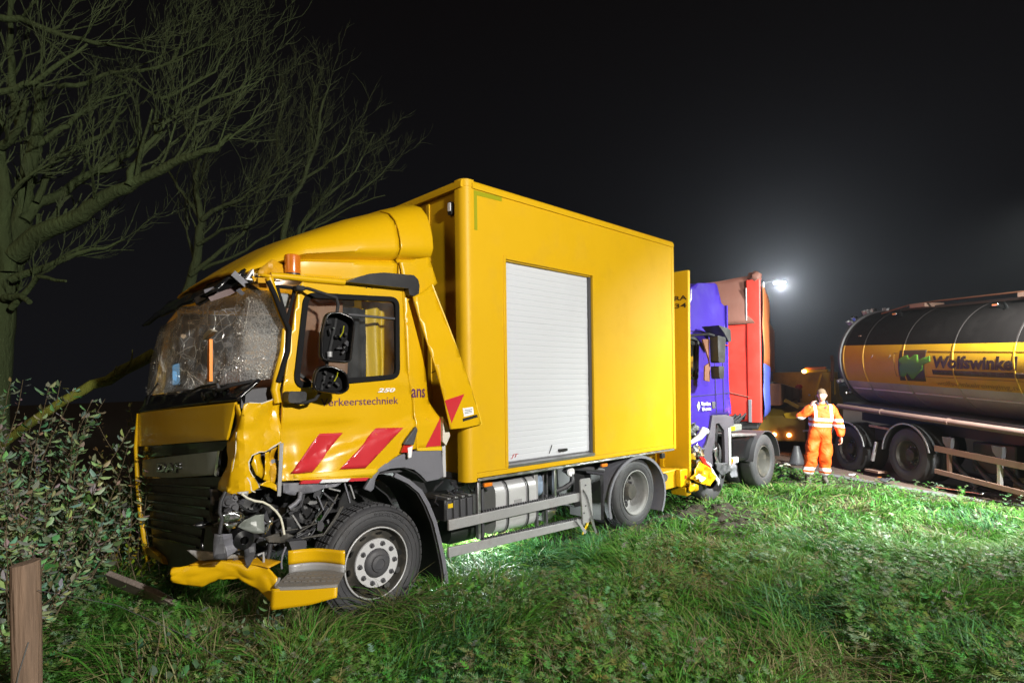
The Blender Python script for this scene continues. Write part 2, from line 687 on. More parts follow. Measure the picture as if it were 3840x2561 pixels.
def kfn(u, v):
    p = rfn(0, v)
    return (p[0] - .10 + .36 * u, p[1], -.03 + .034 * math.sin(math.pi * min(1, .15 + u)) + .008 * noise.noise((p[0] * 3, p[1] * 3, u)))
m.grid(kfn, 4, len(ysr) - 1)
r = m.build('road_edge', 'asphalt_edge', None, smooth=60)
r['kind'] = 'structure'
mat('road_paint', (.65, .63, .58), .6, var=.15, dirt=.5, dirtcol=(.2, .15, .12), dscale=4)
# ================================================================== the yellow box lorry
# local frame: x to the rear, y away from the camera, z up; origin below the near front corner of the box
TR = thing('box_truck', 'crashed yellow box lorry with smashed cab and white roller shutter, standing on the grass', 'lorry', (-.44, 5.62, 0), math.atan2(.694, .720))
def side(y0, fn=None):
    return lambda a, b: (a, y0 + (fn(a, b) if fn else 0), b)
def sideT(y0, fn=None):
    return lambda a, b, d: (a, y0 - d + (fn(a, b) if fn else 0), b)

# ---- cargo body
BX0, BX1, BW, BZ0, BZ1 = 0.0, 3.79, 2.5, 1.0, 3.91
hole = [(.545, 1.085), (1.965, 1.085), (1.965, 3.207), (.545, 3.207)]
sheet('side_panel', 'yellow_box', TR, [(.125, 1.07), (3.735, 1.07), (3.735, 3.832), (.125, 3.832)],
      side(.014, lambda a, b: .003 * noise.noise((a * 1.3, b * 1.1, 3))), holes=[hole], grid=.25, thick=.024, off=0)
fr = MB()
for (x0, x1, z0, z1) in ((.508, .545, 1.085, 3.247), (1.965, 2.002, 1.085, 3.247), (.545, 1.965, 3.207, 3.247)):
    fr.box(x0, x1, -.006, .03, z0, z1)
fr.build('shutter_surround', 'yellow_box', TR, bevel=.003)
m = MB()
m.box(.545, .56, .02, .11, 1.085, 3.207).box(.56, 1.95, .02, .11, 3.195, 3.207)
m.build('shutter_reveal', 'yellow_box', TR)
m = MB()
m.box(1.928, 1.965, .028, .11, 1.09, 3.195).box(1.9, 1.928, .085, .11, 1.09, 3.195)
m.build('shutter_channel', 'dark_grey', TR, bevel=.003)
m = MB()
m.prism([(.0, 1.07), (-.008, 1.10), (.10, 1.125), (.10, 1.07)], .545, 1.965, 'x')
m.build('shutter_sill', 'steel', TR)
sh = MB()
sh.box(.56, 1.93, .075, .1, 1.12, 3.2)
SH = sh.build('roller_shutter', 'white_slat', TR)
NS = 34
zz = [1.128 + i * (3.195 - 1.128) / NS for i in range(NS + 1)]
h = zz[1] - zz[0]
pr = [(.074, .0), (.0600, .0), (.0575, h * .07), (.0566, h * .5), (.0575, h * .93), (.0600, h), (.074, h)]
sm = MB().prism(pr, .562, 1.928, 'x').mesh('slat')
for i in range(NS):
    o = link('slat', sm, 'white_slat' if i == 0 else None, SH, loc=(random.uniform(-.001, .001), random.uniform(-.0015, .0015), zz[i]))
m = MB().prism(rpoly([(1.37, 1.165), (1.51, 1.165), (1.51, 1.195), (1.37, 1.195)], .012), .03, .055, 'y')
m.build('shutter_handle', 'black_plastic', SH, bevel=.004)
m = MB().tube([(1.22, .05, 1.16), (1.235, .042, 1.20), (1.25, .04, 1.235), (1.262, .046, 1.25)], .004, 6)
m.build('pull_cord', 'dark_grey', SH)
lettering('JT', (.63, .74, 1.155, 1.2), sideT(.0505), 'red_stripe', SH, name='sticker_print', shear=.3)
# corner and edge profiles
cp = [(.13, .0), (.13, .05), (.06, .12), (.0, .12)] 
arc = [(.0 + .085 * (1 - math.cos(t)), .085 * (1 - math.sin(t))) for t in [i * math.pi / 2 / 6 for i in range(7)]]
post = [(.125, -.001), *[(x, y - .001) for x, y in reversed(arc)], (.0, .14), (.06, .14), (.125, .05)]
MB().prism(post, .985, 3.9, 'z').build('corner_post', 'yellow_box', TR, smooth=50)
tp = [(-.012, 3.83), (-.014, 3.87), (.006, 3.905), (.05, 3.925), (.14, 3.925), (.14, 3.83)]
MB().prism(tp, .10, 3.79, 'x').build('roof_rail', 'yellow_box', TR, smooth=50)
tq = [(-.010, 3.83), (-.012, 3.875), (.004, 3.905), (.05, 3.92), (.14, 3.92), (.14, 3.83)]
MB().prism([(a, b) for a, b in tq], .03, 2.47, 'y').build('front_roof_rail', 'yellow_box', TR, smooth=50)
MB().prism([(a - .002 if a < .1 else a, b - .003 if b < .1 else b) for a, b in post], 3.845, 3.914, 'z').build('corner_cap', 'yellow_box', TR, bevel=.012)
m = MB()
m.box(3.735, 3.80, -.008, .1, 1.0, 3.83).box(3.735, 3.80, 2.4, 2.508, 1.0, 3.83).box(3.74, 3.80, .1, 2.4, 3.74, 3.82)
m.build('rear_frame', 'yellow_box', TR, bevel=.01)
m = MB().box(.125, 3.735, -.004, .03, 1.018, 1.067)
m.build('bottom_rail', 'yellow_box', TR, bevel=.004)
m = MB().box(.13, 3.74, -.012, .05, .985, 1.012)
m.box(.13, 3.74, -.018, -.012, .992, 1.0)
m.build('aluminium_rail', 'alu', TR, bevel=.003)
m = MB().box(.035, .075, .14, 2.36, 1.02, 3.84)
m.build('front_wall', 'yellow_box', TR)
m = MB()
for y in (.62, 1.25, 1.88):
    m.box(.022, .036, y - .03, y + .03, 1.05, 3.8)
m.build('wall_rib', 'yellow_box', TR, bevel=.006)
m = MB().box(.03, .06, .145, 2.36, .99, 1.016)
m.build('front_sill', 'yellow_dirty', TR)
MB().box(.14, 3.74, .05, 2.45, 3.85, 3.90).build('roof', 'yellow_box', TR)
MB().box(.02, 3.74, .06, 2.46, 1.0, 1.06).build('box_floor', 'dark_grey', TR)
MB().box(.0, 3.79, 2.46, 2.5, .99, 3.9).build('far_side_panel', 'yellow_box', TR)
MB().box(3.745, 3.78, .1, 2.4, 1.02, 3.74).build('rear_wall', 'yellow_box', TR)
MB().prism([(.13, 3.775), (.50, 3.785), (.50, 3.828), (.13, 3.82)], -.0005, .004, 'y').build('reflective_tape', 'green_tape', TR)
MB().prism([(.13, 3.434), (.168, 3.434), (.168, 3.775), (.13, 3.775)], -.0005, .004, 'y').build('reflective_tape', 'green_tape', TR)
m = MB().prism(rpoly([(.19, 3.60), (.25, 3.60), (.25, 3.73), (.19, 3.73)], .02), .0, .036, 'x')
ml = m.build('marker_lamp', 'black_plastic', TR, bevel=.006)
MB().prism(rpoly([(.2, 3.635), (.24, 3.635), (.24, 3.72), (.2, 3.72)], .015), -.008, .002, 'x').build('lens', 'white_ink', ml, bevel=.004)

# ---- tail lift folded up behind the body
TL = MB().hexa([(4.06, -.055, .5), (4.12, -.055, .5), (4.12, 2.45, .5), (4.06, 2.45, .5), (4.10, -.055, 3.55), (4.16, -.055, 3.55), (4.16, 2.45, 3.55), (4.10, 2.45, 3.55)]).build('tail_lift', 'yellow_box', TR, bevel=.012)
m = MB()
for y in (.35, 1.1, 1.85):
    m.box(4.03, 4.075, y, y + .06, .6, 3.4)
m.build('lift_rib', 'yellow_box', TL, bevel=.005)
tlx = lambda a, b, d: (4.06 + .04 * (b - .5) / 3.05 - .004 - d, -a, b)
lettering('BRA', (-.26, .035, 3.125, 3.19), tlx, 'black_ink', TL, bold=.012)
lettering('334', (-.26, .027, 3.012, 3.08), tlx, 'black_ink', TL, bold=.012)
m = MB()
m.box(3.55, 4.0, .05, 2.4, .44, .7).box(3.30, 3.6, .2, .5, .5, .95).box(3.3, 3.6, 2.0, 2.3, .5, .95)
m.build('rear_underrun', 'yellow_dirty', TR, bevel=.015)
m = MB().box(3.86, 4.12, -.03, .045, .455, .70)
re = m.build('underrun_end', 'yellow', TR, bevel=.01)
MB().box(3.96, 4.03, -.034, -.028, .55, .62).build('hole_rim', 'yellow_dirty', re)
MB().box(3.972, 4.018, -.037, -.03, .562, .608).build('reflector', 'red_lens', re)
m = MB().prism([(3.95, .44), (4.18, .44), (4.12, .33), (4.0, .31)], -.05, .2, 'y')
m.build('underrun_bracket', 'yellow', TR, bevel=.01)
m = MB().lathe([(0, 0), (.05, 0), (.06, .02), (.06, .08), (0, .08)], (3.56, .02, .62), 'y', 16)
m.build('rear_socket', 'dark_grey', TR, smooth=40)

# ---- chassis
m = MB()
for y in (.80, 1.62):
    m.box(-1.75, 3.9, y, y + .08, .74, .985)
for x in (-1.3, -.2, .7, 1.9, 3.2):
    m.box(x, x + .08, .88, 1.62, .78, .93)
m.box(.0, 3.7, .7, .8, .93, .998).box(.0, 3.7, 1.7, 1.8, .93, .998)
m.build('chassis_frame', 'black_plastic', TR, bevel=.006)
m = MB().lathe([(0, -.9), (.07, -.9), (.08, -.2), (.2, -.15), (.2, .15), (.08, .2), (.07, .9), (0, .9)], (2.875, 1.25, .5), 'y', 16)
m.build('rear_axle', 'black_plastic', TR, smooth=40)
MB().box(-1.03, -.87, .35, 2.15, .36, .46).build('front_axle', 'black_plastic', TR, bevel=.01)
m = MB().box(-.7, .1, .95, 1.6, .45, .9)
m.lathe([(0, -.35), (.16, -.35), (.18, -.2), (.18, .2), (.16, .35), (0, .35)], (-1.35, 1.25, .62), 'x', 14)
m.build('engine_block', 'black_plastic', TR, bevel=.03)
m = MB().prism(rpoly([(.455, .385), (1.06, .375), (1.06, .9), (.455, .925)], .02), .12, .72, 'y')
TK = MB()
tkp = rpoly([(.10, .38), (.72, .38), (.72, .92), (.10, .92)], .14, 8)
TK.prism(tkp, .455, 1.06, 'x')
FT = TK.build('fuel_tank', 'tank_alu', TR, smooth=40)
for x in (.60, .90):
    a = inset(tkp, -.012)
    s_ = MB().prism(a, x, x + .035, 'x')
    s_.build('tank_strap', 'steel', FT, smooth=40)
    MB().prism(inset(tkp, -.018), x + .012, x + .023, 'x').build('strap_rubber', 'rubber', FT, smooth=40)
MB().lathe([(0, 0), (.05, 0), (.055, .01), (.055, .05), (.03, .06), (0, .06)], (.52, .3, .915), 'z', 16).build('fuel_cap', 'black_plastic', FT, smooth=40)
MB().box(.72, .83, .095, .1, .66, .71).build('tank_label', 'rail_grey', FT)
m = MB().lathe([(0, -.2), (.12, -.2), (.14, -.15), (.14, .15), (.12, .2), (0, .2)], (.2, .38, .46), 'x', 18)
m.build('air_tank', 'dark_tank', TR, smooth=40)
BB = MB().box(-.2, .16, .1, .55, .63, .84).build('battery_box', 'black_plastic', TR, bevel=.012)
for x in (-.185, -.10, -.015, .07):
    MB().box(x, x + .062, .085, .102, .645, .825).build('box_rib', 'dark_grey', BB, bevel=.006)
    MB().box(x + .01, x + .05, .08, .3, .838, .856).build('box_clip', 'steel', BB, bevel=.004)
MB().box(-.172, -.115, .079, .086, .76, .80).build('warning_label', 'yellow_bright', BB)
m = MB()
for i in range(9):
    x = random.uniform(-.25, .3); z = random.uniform(.85, 1.0)
    m.tube([(x, .2, z), (x + random.uniform(-.1, .15), .16, z + random.uniform(-.06, .05)), (x + random.uniform(.0, .3), .25, z + random.uniform(-.15, .05))], random.uniform(.008, .016), 6)
m.build('air_lines', 'hose', TR)
def lump(cx, cy, cz, sx, sy, sz, am=.18, f=3, seed=0, nu=18, nv=12):
    def fn(u, v):
        a = u * 2 * math.pi
        b = (v - .5) * math.pi
        d = Vector((math.cos(a) * math.cos(b), math.sin(a) * math.cos(b), math.sin(b)))
        k = 1 + am * noise.noise(d * f + Vector((seed, seed, 0)))
        return (cx + d.x * sx * k, cy + d.y * sy * k, cz + d.z * sz * k)
    return MB().grid(fn, nu, nv, closed=True)
lump(1.21, .3, .79, .13, .12, .13, .35, 2.5, 4).build('adblue_bag', 'blue_plastic', TR, smooth=60)
m = MB().box(1.07, 1.13, .14, .3, .60, .96)
m.build('hanger_bracket', 'rail_grey', TR, bevel=.006)
m = MB().box(1.32, 1.42, .25, .5, .35, .95).box(1.1, 1.75, .4, .55, .42, .58)
m.build('exhaust_box', 'dark_grey', TR, bevel=.02)
lump(1.45, .35, .45, .16, .12, .1, .4, 3, 9).build('silencer', 'alu', TR, smooth=60)
m = MB()
m.tube([(1.62, .2, .93), (1.68, .12, .86), (1.66, .1, .78), (1.55, .12, .73), (1.42, .15, .70)], .03, 8)
m.tube([(1.75, .25, .93), (1.8, .2, .8), (1.78, .2, .6)], .022, 8)
m.build('air_hose', 'hose', TR, smooth=60)
m = MB().lathe([(0, 0), (.05, 0), (.06, .02), (.05, .05), (0, .06)], (1.66, .1, .9), 'y', 14)
m.build('air_valve', 'white_ink', TR, smooth=40)
# side guard
SG = MB().box(-.21, 1.70, .02, .05, .562, .662).build('guard_rail', 'rail_grey', TR, bevel=.006)
MB().hexa([(-.215, .02, .312), (1.80, .02, .272), (1.80, .05, .272), (-.215, .05, .312), (-.215, .02, .406), (1.80, .02, .352), (1.80, .05, .352), (-.215, .05, .406)]).build('guard_rail', 'rail_grey', TR, bevel=.006)
for z, x1 in ((.662, 1.65), (.40, 1.75)):
    t = MB()
    x = .24
    while x < x1:
        zz_ = z - (0.02 * (x + .2) if z < .5 else 0) * 1.15
        t.box(x, x + .018, .05, .075, zz_ - .01, zz_ + .016)
        x += .036
    t.build('step_tread', 'dark_grey', TR)
for x, z0, z1 in ((.175, .40, .985), (1.30, .64, .985)):
    MB().box(x, x + .035, .05, .09, z0, z1).build('guard_post', 'alu', TR, bevel=.004)
for x, z0, z1 in ((.26, .37, .9), (1.05, .35, .6), (1.2, .33, .7)):
    MB().box(x, x + .03, .09, .13, z0, z1).build('guard_post', 'dark_grey', TR, bevel=.004)
m = MB().prism([(1.68, .80), (1.70, .825), (1.86, .82), (1.875, .795), (1.907, .307), (1.722, .30)], -.01, .015, 'y')
GP = m.build('guard_end_plate', 'rail_grey', TR, bevel=.005)
m = MB().tube([(1.72, -.02, .70), (1.78, -.022, .62), (1.80, -.022, .58), (1.86, -.022, .40), (1.945, -.02, .17)], .008, 6)
m.bar((1.84, -.02, .36), (1.948, -.02, .16), .012, .03)
m.build('strut', 'steel', GP)
MB().bar((1.61, -.005, .37), (1.77, -.005, .19), .012, .035).build('strut', 'rail_grey', GP)
m = MB()
for k in range(3):
    m.tube([(1.76 + k * .03, .03, .17 + k * .03), (1.96 + k * .03, .1, .29 + k * .035)], .011, 6)
m.build('yellow_rod', 'yellow_bright', TR)
m = MB()
for k in range(5):
    m.box(1.73 + .03 * (k % 3), 1.75 + .03 * (k % 3), -.016, -.008, .42 + .08 * k, .435 + .08 * k)
m.build('bolt', 'dark_grey', GP)
for x in (.21, 2.095):
    MB().box(x, x + .105, -.012, .02, .92, .958).build('side_marker', 'orange_lens', TR, bevel=.005)
MB().box(3.42, 3.50, -.01, .03, .90, .97).build('side_marker', 'black_plastic', TR, bevel=.005)
MB().tube([(1.85, .3, .92), (2.25, .12, .86), (2.28, .12, .85)], .03, 10).build('guard_stay', 'dark_grey', TR, smooth=50)

# ---- wheels
def tyre(mb, c, r, w, rim, y0):
    """outer sidewall at y0, width w to +y"""
    prof = [(rim, y0 + .03), (rim + .015, y0 + .012), (rim + .05, y0 + .002), (r * .80, y0), (r * .9, y0 + .008), (r * .955, y0 + .022), (r * .985, y0 + .045), (r, y0 + .07),
            (r, y0 + w - .07), (r * .985, y0 + w - .045), (r * .95, y0 + w - .015), (r * .8, y0 + w), (rim, y0 + w - .03)]
    mb.lathe(prof, c, 'y', 56)
    return mb
def tread(mb, c, r, w, y0, n=44):
    for k in range(n):
        a = 2 * math.pi * k / n
        for j in range(4):
            yy = y0 + .045 + (w - .09) * j / 4
            M = Matrix.Rotation(-a, 3, 'Y')
            mb.obox(Vector(c) + M @ Vector((r + .003, 0, 0)) + Vector((0, yy + (w - .09) / 8, 0)), (.016, (w - .09) / 4 - .014, 2 * math.pi * r / n - .012), M)
    return mb
def front_wheel(c, y0, w, flip=1):
    r, rim = .48, .305
    mb = tyre(MB(), (c[0], 0, c[2]), r, w, rim, y0)
    tr = mb.build('tyre', 'tyre', TR, smooth=35)
    tread(MB(), (c[0], 0, c[2]), r, w, y0).build('tread_blocks', 'tyre', tr)
    for rr_ in (.355, .40, .445):
        MB().lathe([(rr_ - .004, y0 + .0015), (rr_, y0 - .0035), (rr_ + .004, y0 + .0015)], (c[0], 0, c[2]), 'y', 56).build('sidewall_ring', 'tyre', tr, smooth=60)
    if True:
        tm_ = lambda a, b, d: (c[0] + (.41 + b) * math.sin(a), y0 - .002 - d, c[2] + (.41 + b) * math.cos(a))
        lettering('REGIONAL', (-.05, .75, -.018, .018), tm_, 'tyre', tr, name='sidewall_lettering', bold=.01)
    cc = (c[0], 0, c[2])
    RM = MB().lathe([(.305, y0 + .03), (.312, y0 + .006), (.302, y0 + .002), (.292, y0 + .012), (.285, y0 + .05), (.272, y0 + .085), (.24, y0 + .06), (.21, y0 + .028), (.205, y0 + .02), (.12, y0 + .02), (.12, y0 + .06)], cc, 'y', 56).build('rim', 'rim_dark', TR, smooth=35)
    MB().lathe([(.306, y0 + .0035), (.3, y0 - .001), (.294, y0 + .004)], cc, 'y', 56).build('rim_edge', 'wheel_ring', RM, smooth=60)
    for k in range(10):
        a = 2 * math.pi * k / 10 + .15
        p = (cc[0] + .247 * math.cos(a), y0 + .05, cc[2] + .247 * math.sin(a))
        e = MB()
        M = Matrix.Rotation(-a, 3, 'Y')
        n_ = 14
        vs_ = []
        for q in range(n_):
            t = 2 * math.pi * q / n_
            vs_.append(Vector(p) + M @ Vector((.016 * math.cos(t), -.016 + .012 * math.cos(t) * -1, .028 * math.sin(t))))
        e.add(vs_, [tuple(range(n_))])
        e.build('hand_hole', 'black_ink', RM)
    MB().lathe([(.125, y0 + .018), (.125, y0 + .006), (.205, y0 + .006), (.208, y0 + .02)], cc, 'y', 56).build('nut_ring', 'wheel_ring', RM, smooth=35)
    nutm = MB().lathe([(0, -.034), (.011, -.034), (.014, -.03), (.016, -.012), (.022, -.010), (.022, .002)], (0, 0, 0), 'y', 8).mesh('nut')
    for k in range(10):
        a = 2 * math.pi * k / 10
        link('wheel_nut', nutm, 'dark_grey' if k == 0 else None, RM, smooth=False, loc=(cc[0] + .167 * math.cos(a), y0 + .006, cc[2] + .167 * math.sin(a)))
    MB().lathe([(.125, y0 + .02), (.118, y0 - .005), (.10, y0 - .02), (.075, y0 - .025), (.07, y0 - .04), (.045, y0 - .046), (.042, y0 - .038), (0, y0 - .038)], cc, 'y', 40).build('hub_cap', 'dark_grey', RM, smooth=35)
    return tr
front_wheel((-.95, 0, .415), .06, .28)
t2 = tyre(MB(), (-.95, 0, .415), .48, .28, .3, 2.14)
t2.lathe([(.3, 2.2), (.2, 2.16), (.2, 2.3), (0, 2.3)], (-.95, 0, .415), 'y', 40)
t2.build('tyre', 'tyre', TR, smooth=35)
def rear_wheel():
    c = (2.875, 0, .505)
    r = .462
    for y0 in (.04, .34, 1.9, 2.2):
        tr = tyre(MB(), c, r, .265, .285, y0).build('tyre', 'tyre', TR, smooth=35)
        if y0 < .1:
            tread(MB(), c, r, .265, y0).build('tread_blocks', 'tyre', tr)
            MB().lathe([(.366, y0 + .0015), (.37, y0 - .0035), (.374, y0 + .0015)], c, 'y', 56).build('sidewall_ring', 'tyre', tr, smooth=60)
            RM = MB().lathe([(.285, y0 + .03), (.292, y0 + .004), (.28, y0 + .002), (.272, y0 + .02), (.262, y0 + .03), (.252, y0 + .06), (.25, y0 + .16), (.235, y0 + .185), (.12, y0 + .19)], c, 'y', 56).build('rim', 'rim_grey', TR, smooth=35)
            for k in range(8):
                a = 2 * math.pi * k / 8 + .2
                e = MB().lathe([(0, y0 + .178), (.028, y0 + .178), (.03, y0 + .186)], (c[0] + .195 * math.cos(a), 0, c[2] + .195 * math.sin(a)), 'y', 14)
                e.build('hand_hole', 'black_ink', RM)
            for k in range(8):
                a = 2 * math.pi * k / 8
                MB().lathe([(0, y0 + .14), (.012, y0 + .142), (.016, y0 + .19)], (c[0] + .145 * math.cos(a), 0, c[2] + .145 * math.sin(a)), 'y', 8).build('wheel_nut', 'dark_grey', RM)
            MB().lathe([(.115, y0 + .19), (.105, y0 + .08), (.09, y0 + .06), (0, y0 + .055)], c, 'y', 28).build('hub_cap', 'rim_dark', RM, smooth=35)
    return c
rear_wheel()
ap = []
for i in range(25):
    a = R(200) - R(230) * i / 24
    ap.append((2.86 + .60 * math.cos(a) * (1.02 if math.cos(a) > 0 else 1.02), .45 + .505 * math.sin(a)))
def strip(name, material, parent, path, y0, y1, th, **k):
    a = [Vector(p) for p in path]
    out = []
    for i, p in enumerate(a):
        t = (a[min(i + 1, len(a) - 1)] - a[max(0, i - 1)]).normalized()
        out.append(p + Vector((-t.y, t.x)) * th)
    poly = [tuple(p) for p in a] + [tuple(p) for p in reversed(out)]
    return MB().prism(poly, y0, y1, 'y').build(name, material, parent, **k)
mg = strip('rear_mudguard', 'grey_plastic', TR, ap, .0, .62, .012, smooth=40)
strip('mudguard_lip', 'grey_plastic', mg, ap, -.012, .008, .035, smooth=40)
strip('rear_mudguard', 'grey_plastic', TR, ap, 1.88, 2.5, .012, smooth=40)
m = MB().box(2.2, 2.26, .1, .6, .25, .8)
m.build('mud_flap', 'black_plastic', TR)
MB().prism([(2.0, .4), (2.2, .4), (2.25, .8), (2.2, .95), (1.95, .95)], .35, .6, 'y').build('spring_hanger', 'black_plastic', TR, bevel=.01)
# ---- cab, near side
def doorfn(x, z):
    # lower half of the door swells outwards below a diagonal pressing, and is dented towards the front
    ln = 1.38 + (x + 1.39) * .285
    y = -.035 * sstep(ln + .012, ln - .03, z)
    y += .022 * sstep(1.66, 1.60, z) * sstep(1.38, 1.5, z) * sstep(-.9, -1.3, x)
    y += .045 * math.exp(-((x + 1.42) ** 2 + (z - 1.36) ** 2) / .016)
    y += .05 * math.exp(-((x + 1.72) ** 2 / .004 + (z - 1.32) ** 2 / .05))
    y += .035 * math.exp(-((x + 1.52) ** 2 / .01 + (z - 1.24) ** 2 / .004))
    y += .012 * noise.noise((x * 4, z * 4, 1.5)) * sstep(1.75, 1.4, z)
    y += .03 * max(0, z - 2.0) ** 1.3
    y -= .012 * math.exp(-((z - 1.95) / .05) ** 2)
    return y
Y0 = .10
win = rpoly([(-1.632, 1.935), (-.71, 2.005), (-.694, 2.69), (-1.53, 2.645)], .07)
door = [(-1.755, 1.205), (-1.742, 1.55), (-1.728, 1.9), (-1.715, 1.98), (-1.585, 2.70), (-1.555, 2.748), (-1.2, 2.765), (-.66, 2.80), (-.625, 2.77),
        (-.615, 2.5), (-.60, 2.05), (-.545, 1.75), (-.535, 1.36), (-.64, 1.338), (-.731, 1.311), (-.84, 1.255), (-.938, 1.183), (-.991, 1.143), (-1.3, 1.172), (-1.6, 1.2)]
DR = sheet('door', 'yellow', TR, door, side(Y0, doorfn), holes=[win], grid=.035, thick=.03, off=1, smooth=45)
quarter = [(-.618, 2.80), (-.56, 2.805), (-.50, 2.77), (-.475, 2.65), (-.40, 2.2), (-.335, 1.78), (-.25, 1.63), (-.25, 1.345), (-.523, 1.355), (-.533, 1.75), (-.588, 2.05), (-.603, 2.5)]
sheet('cab_rear_quarter', 'yellow', TR, quarter, side(Y0 + .004, lambda x, z: .03 * max(0, z - 2) ** 1.3 - .03 * sstep(1.66, 1.6, z) + .05 * sstep(-.45, -.3, x) * sstep(1.6, 1.8, z)), grid=.05, thick=.03, off=1, smooth=45)
MB().prism([(-.53, 1.335), (-.25, 1.315), (-.25, 1.352), (-.53, 1.36)], .058, .11, 'y').build('quarter_trim', 'yellow_bright', TR, bevel=.006)
# window gasket, transom, glass
wo = inset(win, -.022)
wi = inset(win, .02)
yw = lambda x, z: Y0 + doorfn(x, z)
sheet('window_gasket', 'matt_black', DR, wo, lambda a, b: (a, yw(a, b) - .006, b), holes=[wi], thick=.03, off=0, grid=.1)
sheet('window_glass', 'window_glass', DR, inset(win, .004), lambda a, b: (a, yw(a, b) + .012, b), thick=0)
MB().bar((-1.17, Y0 + .02, 2.522), (-.71, Y0 + .02, 2.518), .02, .035, (0, 1, 0)).build('window_transom', 'dark_grey', DR, bevel=.004)
MB().bar((-1.60, Y0 + .03, 2.03), (-1.50, Y0 + .03, 1.955), .02, .03, (0, 1, 0)).build('window_guide', 'dark_grey', DR)
# stripes on the door
def stripe(name, material, poly, y=Y0, d=.008, parent=DR):
    return sheet(name, material, parent, poly, lambda a, b: (a, y + doorfn(a, b) - d, b), grid=.035, thick=.002, smooth=45)
stripe('red_stripe', 'red_stripe', [(-1.425, 1.545), (-1.225, 1.54), (-1.50, 1.245), (-1.685, 1.255)])
stripe('red_stripe', 'red_stripe', [(-.93, 1.562), (-.675, 1.552), (-1.06, 1.235), (-1.285, 1.248)])
sheet('red_stripe', 'red_stripe', TR, [(-.255, 1.625), (-.255, 1.36), (-.43, 1.36)], lambda a, b: (a, Y0 + .004 + .05 * sstep(-.45, -.3, a) * sstep(1.6, 1.8, b) - .03 * sstep(1.66, 1.6, b) - .003, b), grid=.05, thick=.002)
stripe('yellow_band', 'yellow_bright', [(-1.66, 1.247), (-.95, 1.222), (-.93, 1.198), (-.99, 1.16), (-1.3, 1.19), (-1.66, 1.218)], d=.005)
def mk(x0, x1, t):
    return [(x0, 1.196 - (x0 + 1.6) * .075), (x1, 1.196 - (x1 + 1.6) * .075), (x1 - .03, 1.172 - (x1 + 1.6) * .075), (x0 - .02, 1.172 - (x0 + 1.6) * .075)]
for x0, x1, mt in ((-1.6, -1.44, 'red_stripe'), (-1.44, -1.19, 'white_stripe'), (-1.19, -1.02, 'red_stripe')):
    MB().prism(mk(x0, x1, 0), .058, .09, 'y').build('marker_band', mt, DR)
dT = lambda a, b, d: (a, Y0 + doorfn(a, b) - .003 - d, b)
lettering('Verkeerstechniek', (-1.425, -.70, 1.765, 1.827), dT, 'violet_ink', DR)
lettering('250', (-.91, -.735, 1.868, 1.905), lambda a, b, d: (a, Y0 + doorfn(a, b) - .004 - d * 3, b), 'white_ink', DR, shear=.25, bold=.03)
lettering('ans', (-.555, -.40, 1.815, 1.895), lambda a, b, d: (a, Y0 + .004 + .05 * sstep(-.45, -.3, a) * sstep(1.6, 1.8, b) - .004 - d, b), 'violet_ink', TR, bold=.01)
m = MB()
for x, z in ((-.99, 2.765), (-.965, 2.775), (-.935, 2.766)):
    m.lathe([(0, yw(x, z) - .004), (.006, yw(x, z) - .004)], (x, 0, z), 'y', 8)
m.build('rivet_hole', 'black_ink', DR)
# torn side lamp / flap
FL = MB().prism([(-.565, 1.56), (-.548, 1.53), (-.595, 1.395), (-.70, 1.408), (-.66, 1.46)], .015, .05, 'y').build('indicator_flap', 'dark_grey', TR, bevel=.008)
MB().prism([(-.69, 1.40), (-.60, 1.39), (-.61, 1.33), (-.72, 1.34)], .022, .045, 'y').build('lens', 'red_lens', FL)
MB().prism([(-.66, 1.375), (-.61, 1.39), (-.625, 1.29), (-.655, 1.285)], .012, .03, 'y').build('reflector', 'white_ink', FL)
# front wing of the near wheel
wing = [(-1.06, 1.06), (-.99, 1.16), (-.93, 1.215), (-.82, 1.275), (-.69, 1.315), (-.55, 1.335), (-.26, 1.33), (-.232, 1.072), (-.30, 1.05), (-.42, 1.044), (-.48, 1.11), (-.56, 1.17), (-.66, 1.2), (-.80, 1.205), (-.92, 1.185), (-.96, 1.13), (-.975, 1.05), (-1.0, 1.03)]
sheet('front_wing', 'grey_plastic', TR, wing, side(.07, lambda x, z: .02 * noise.noise((x * 3, z * 3, 8))), grid=.06, thick=.04, off=1, bevel=.006, smooth=40)
strip('wing_liner', 'black_plastic', TR, [(-1.0, 1.03), (-.92, 1.17), (-.8, 1.2), (-.66, 1.19), (-.52, 1.12), (-.42, 1.03)], .09, .55, .01)
flap = [(-.76, 1.125), (-.62, 1.05), (-.50, .95), (-.42, .82), (-.345, .65), (-.29, .45), (-.25, .27), (-.215, .05)]
strip('mud_flap', 'rubber', TR, [(x - .02, z) for x, z in flap], .10, .55, .012, smooth=50)
fl2 = [(x - .09 + .02 * i, z - .05 + .007 * i) for i, (x, z) in enumerate(flap)]
strip('mud_flap', 'rubber', TR, [(x - .20, z - .03) for x, z in flap[1:]], .30, .55, .012, smooth=50)
strip('flap_edge', 'grey_plastic', TR, [(x - .004, z) for x, z in flap], .075, .105, .04, smooth=50)
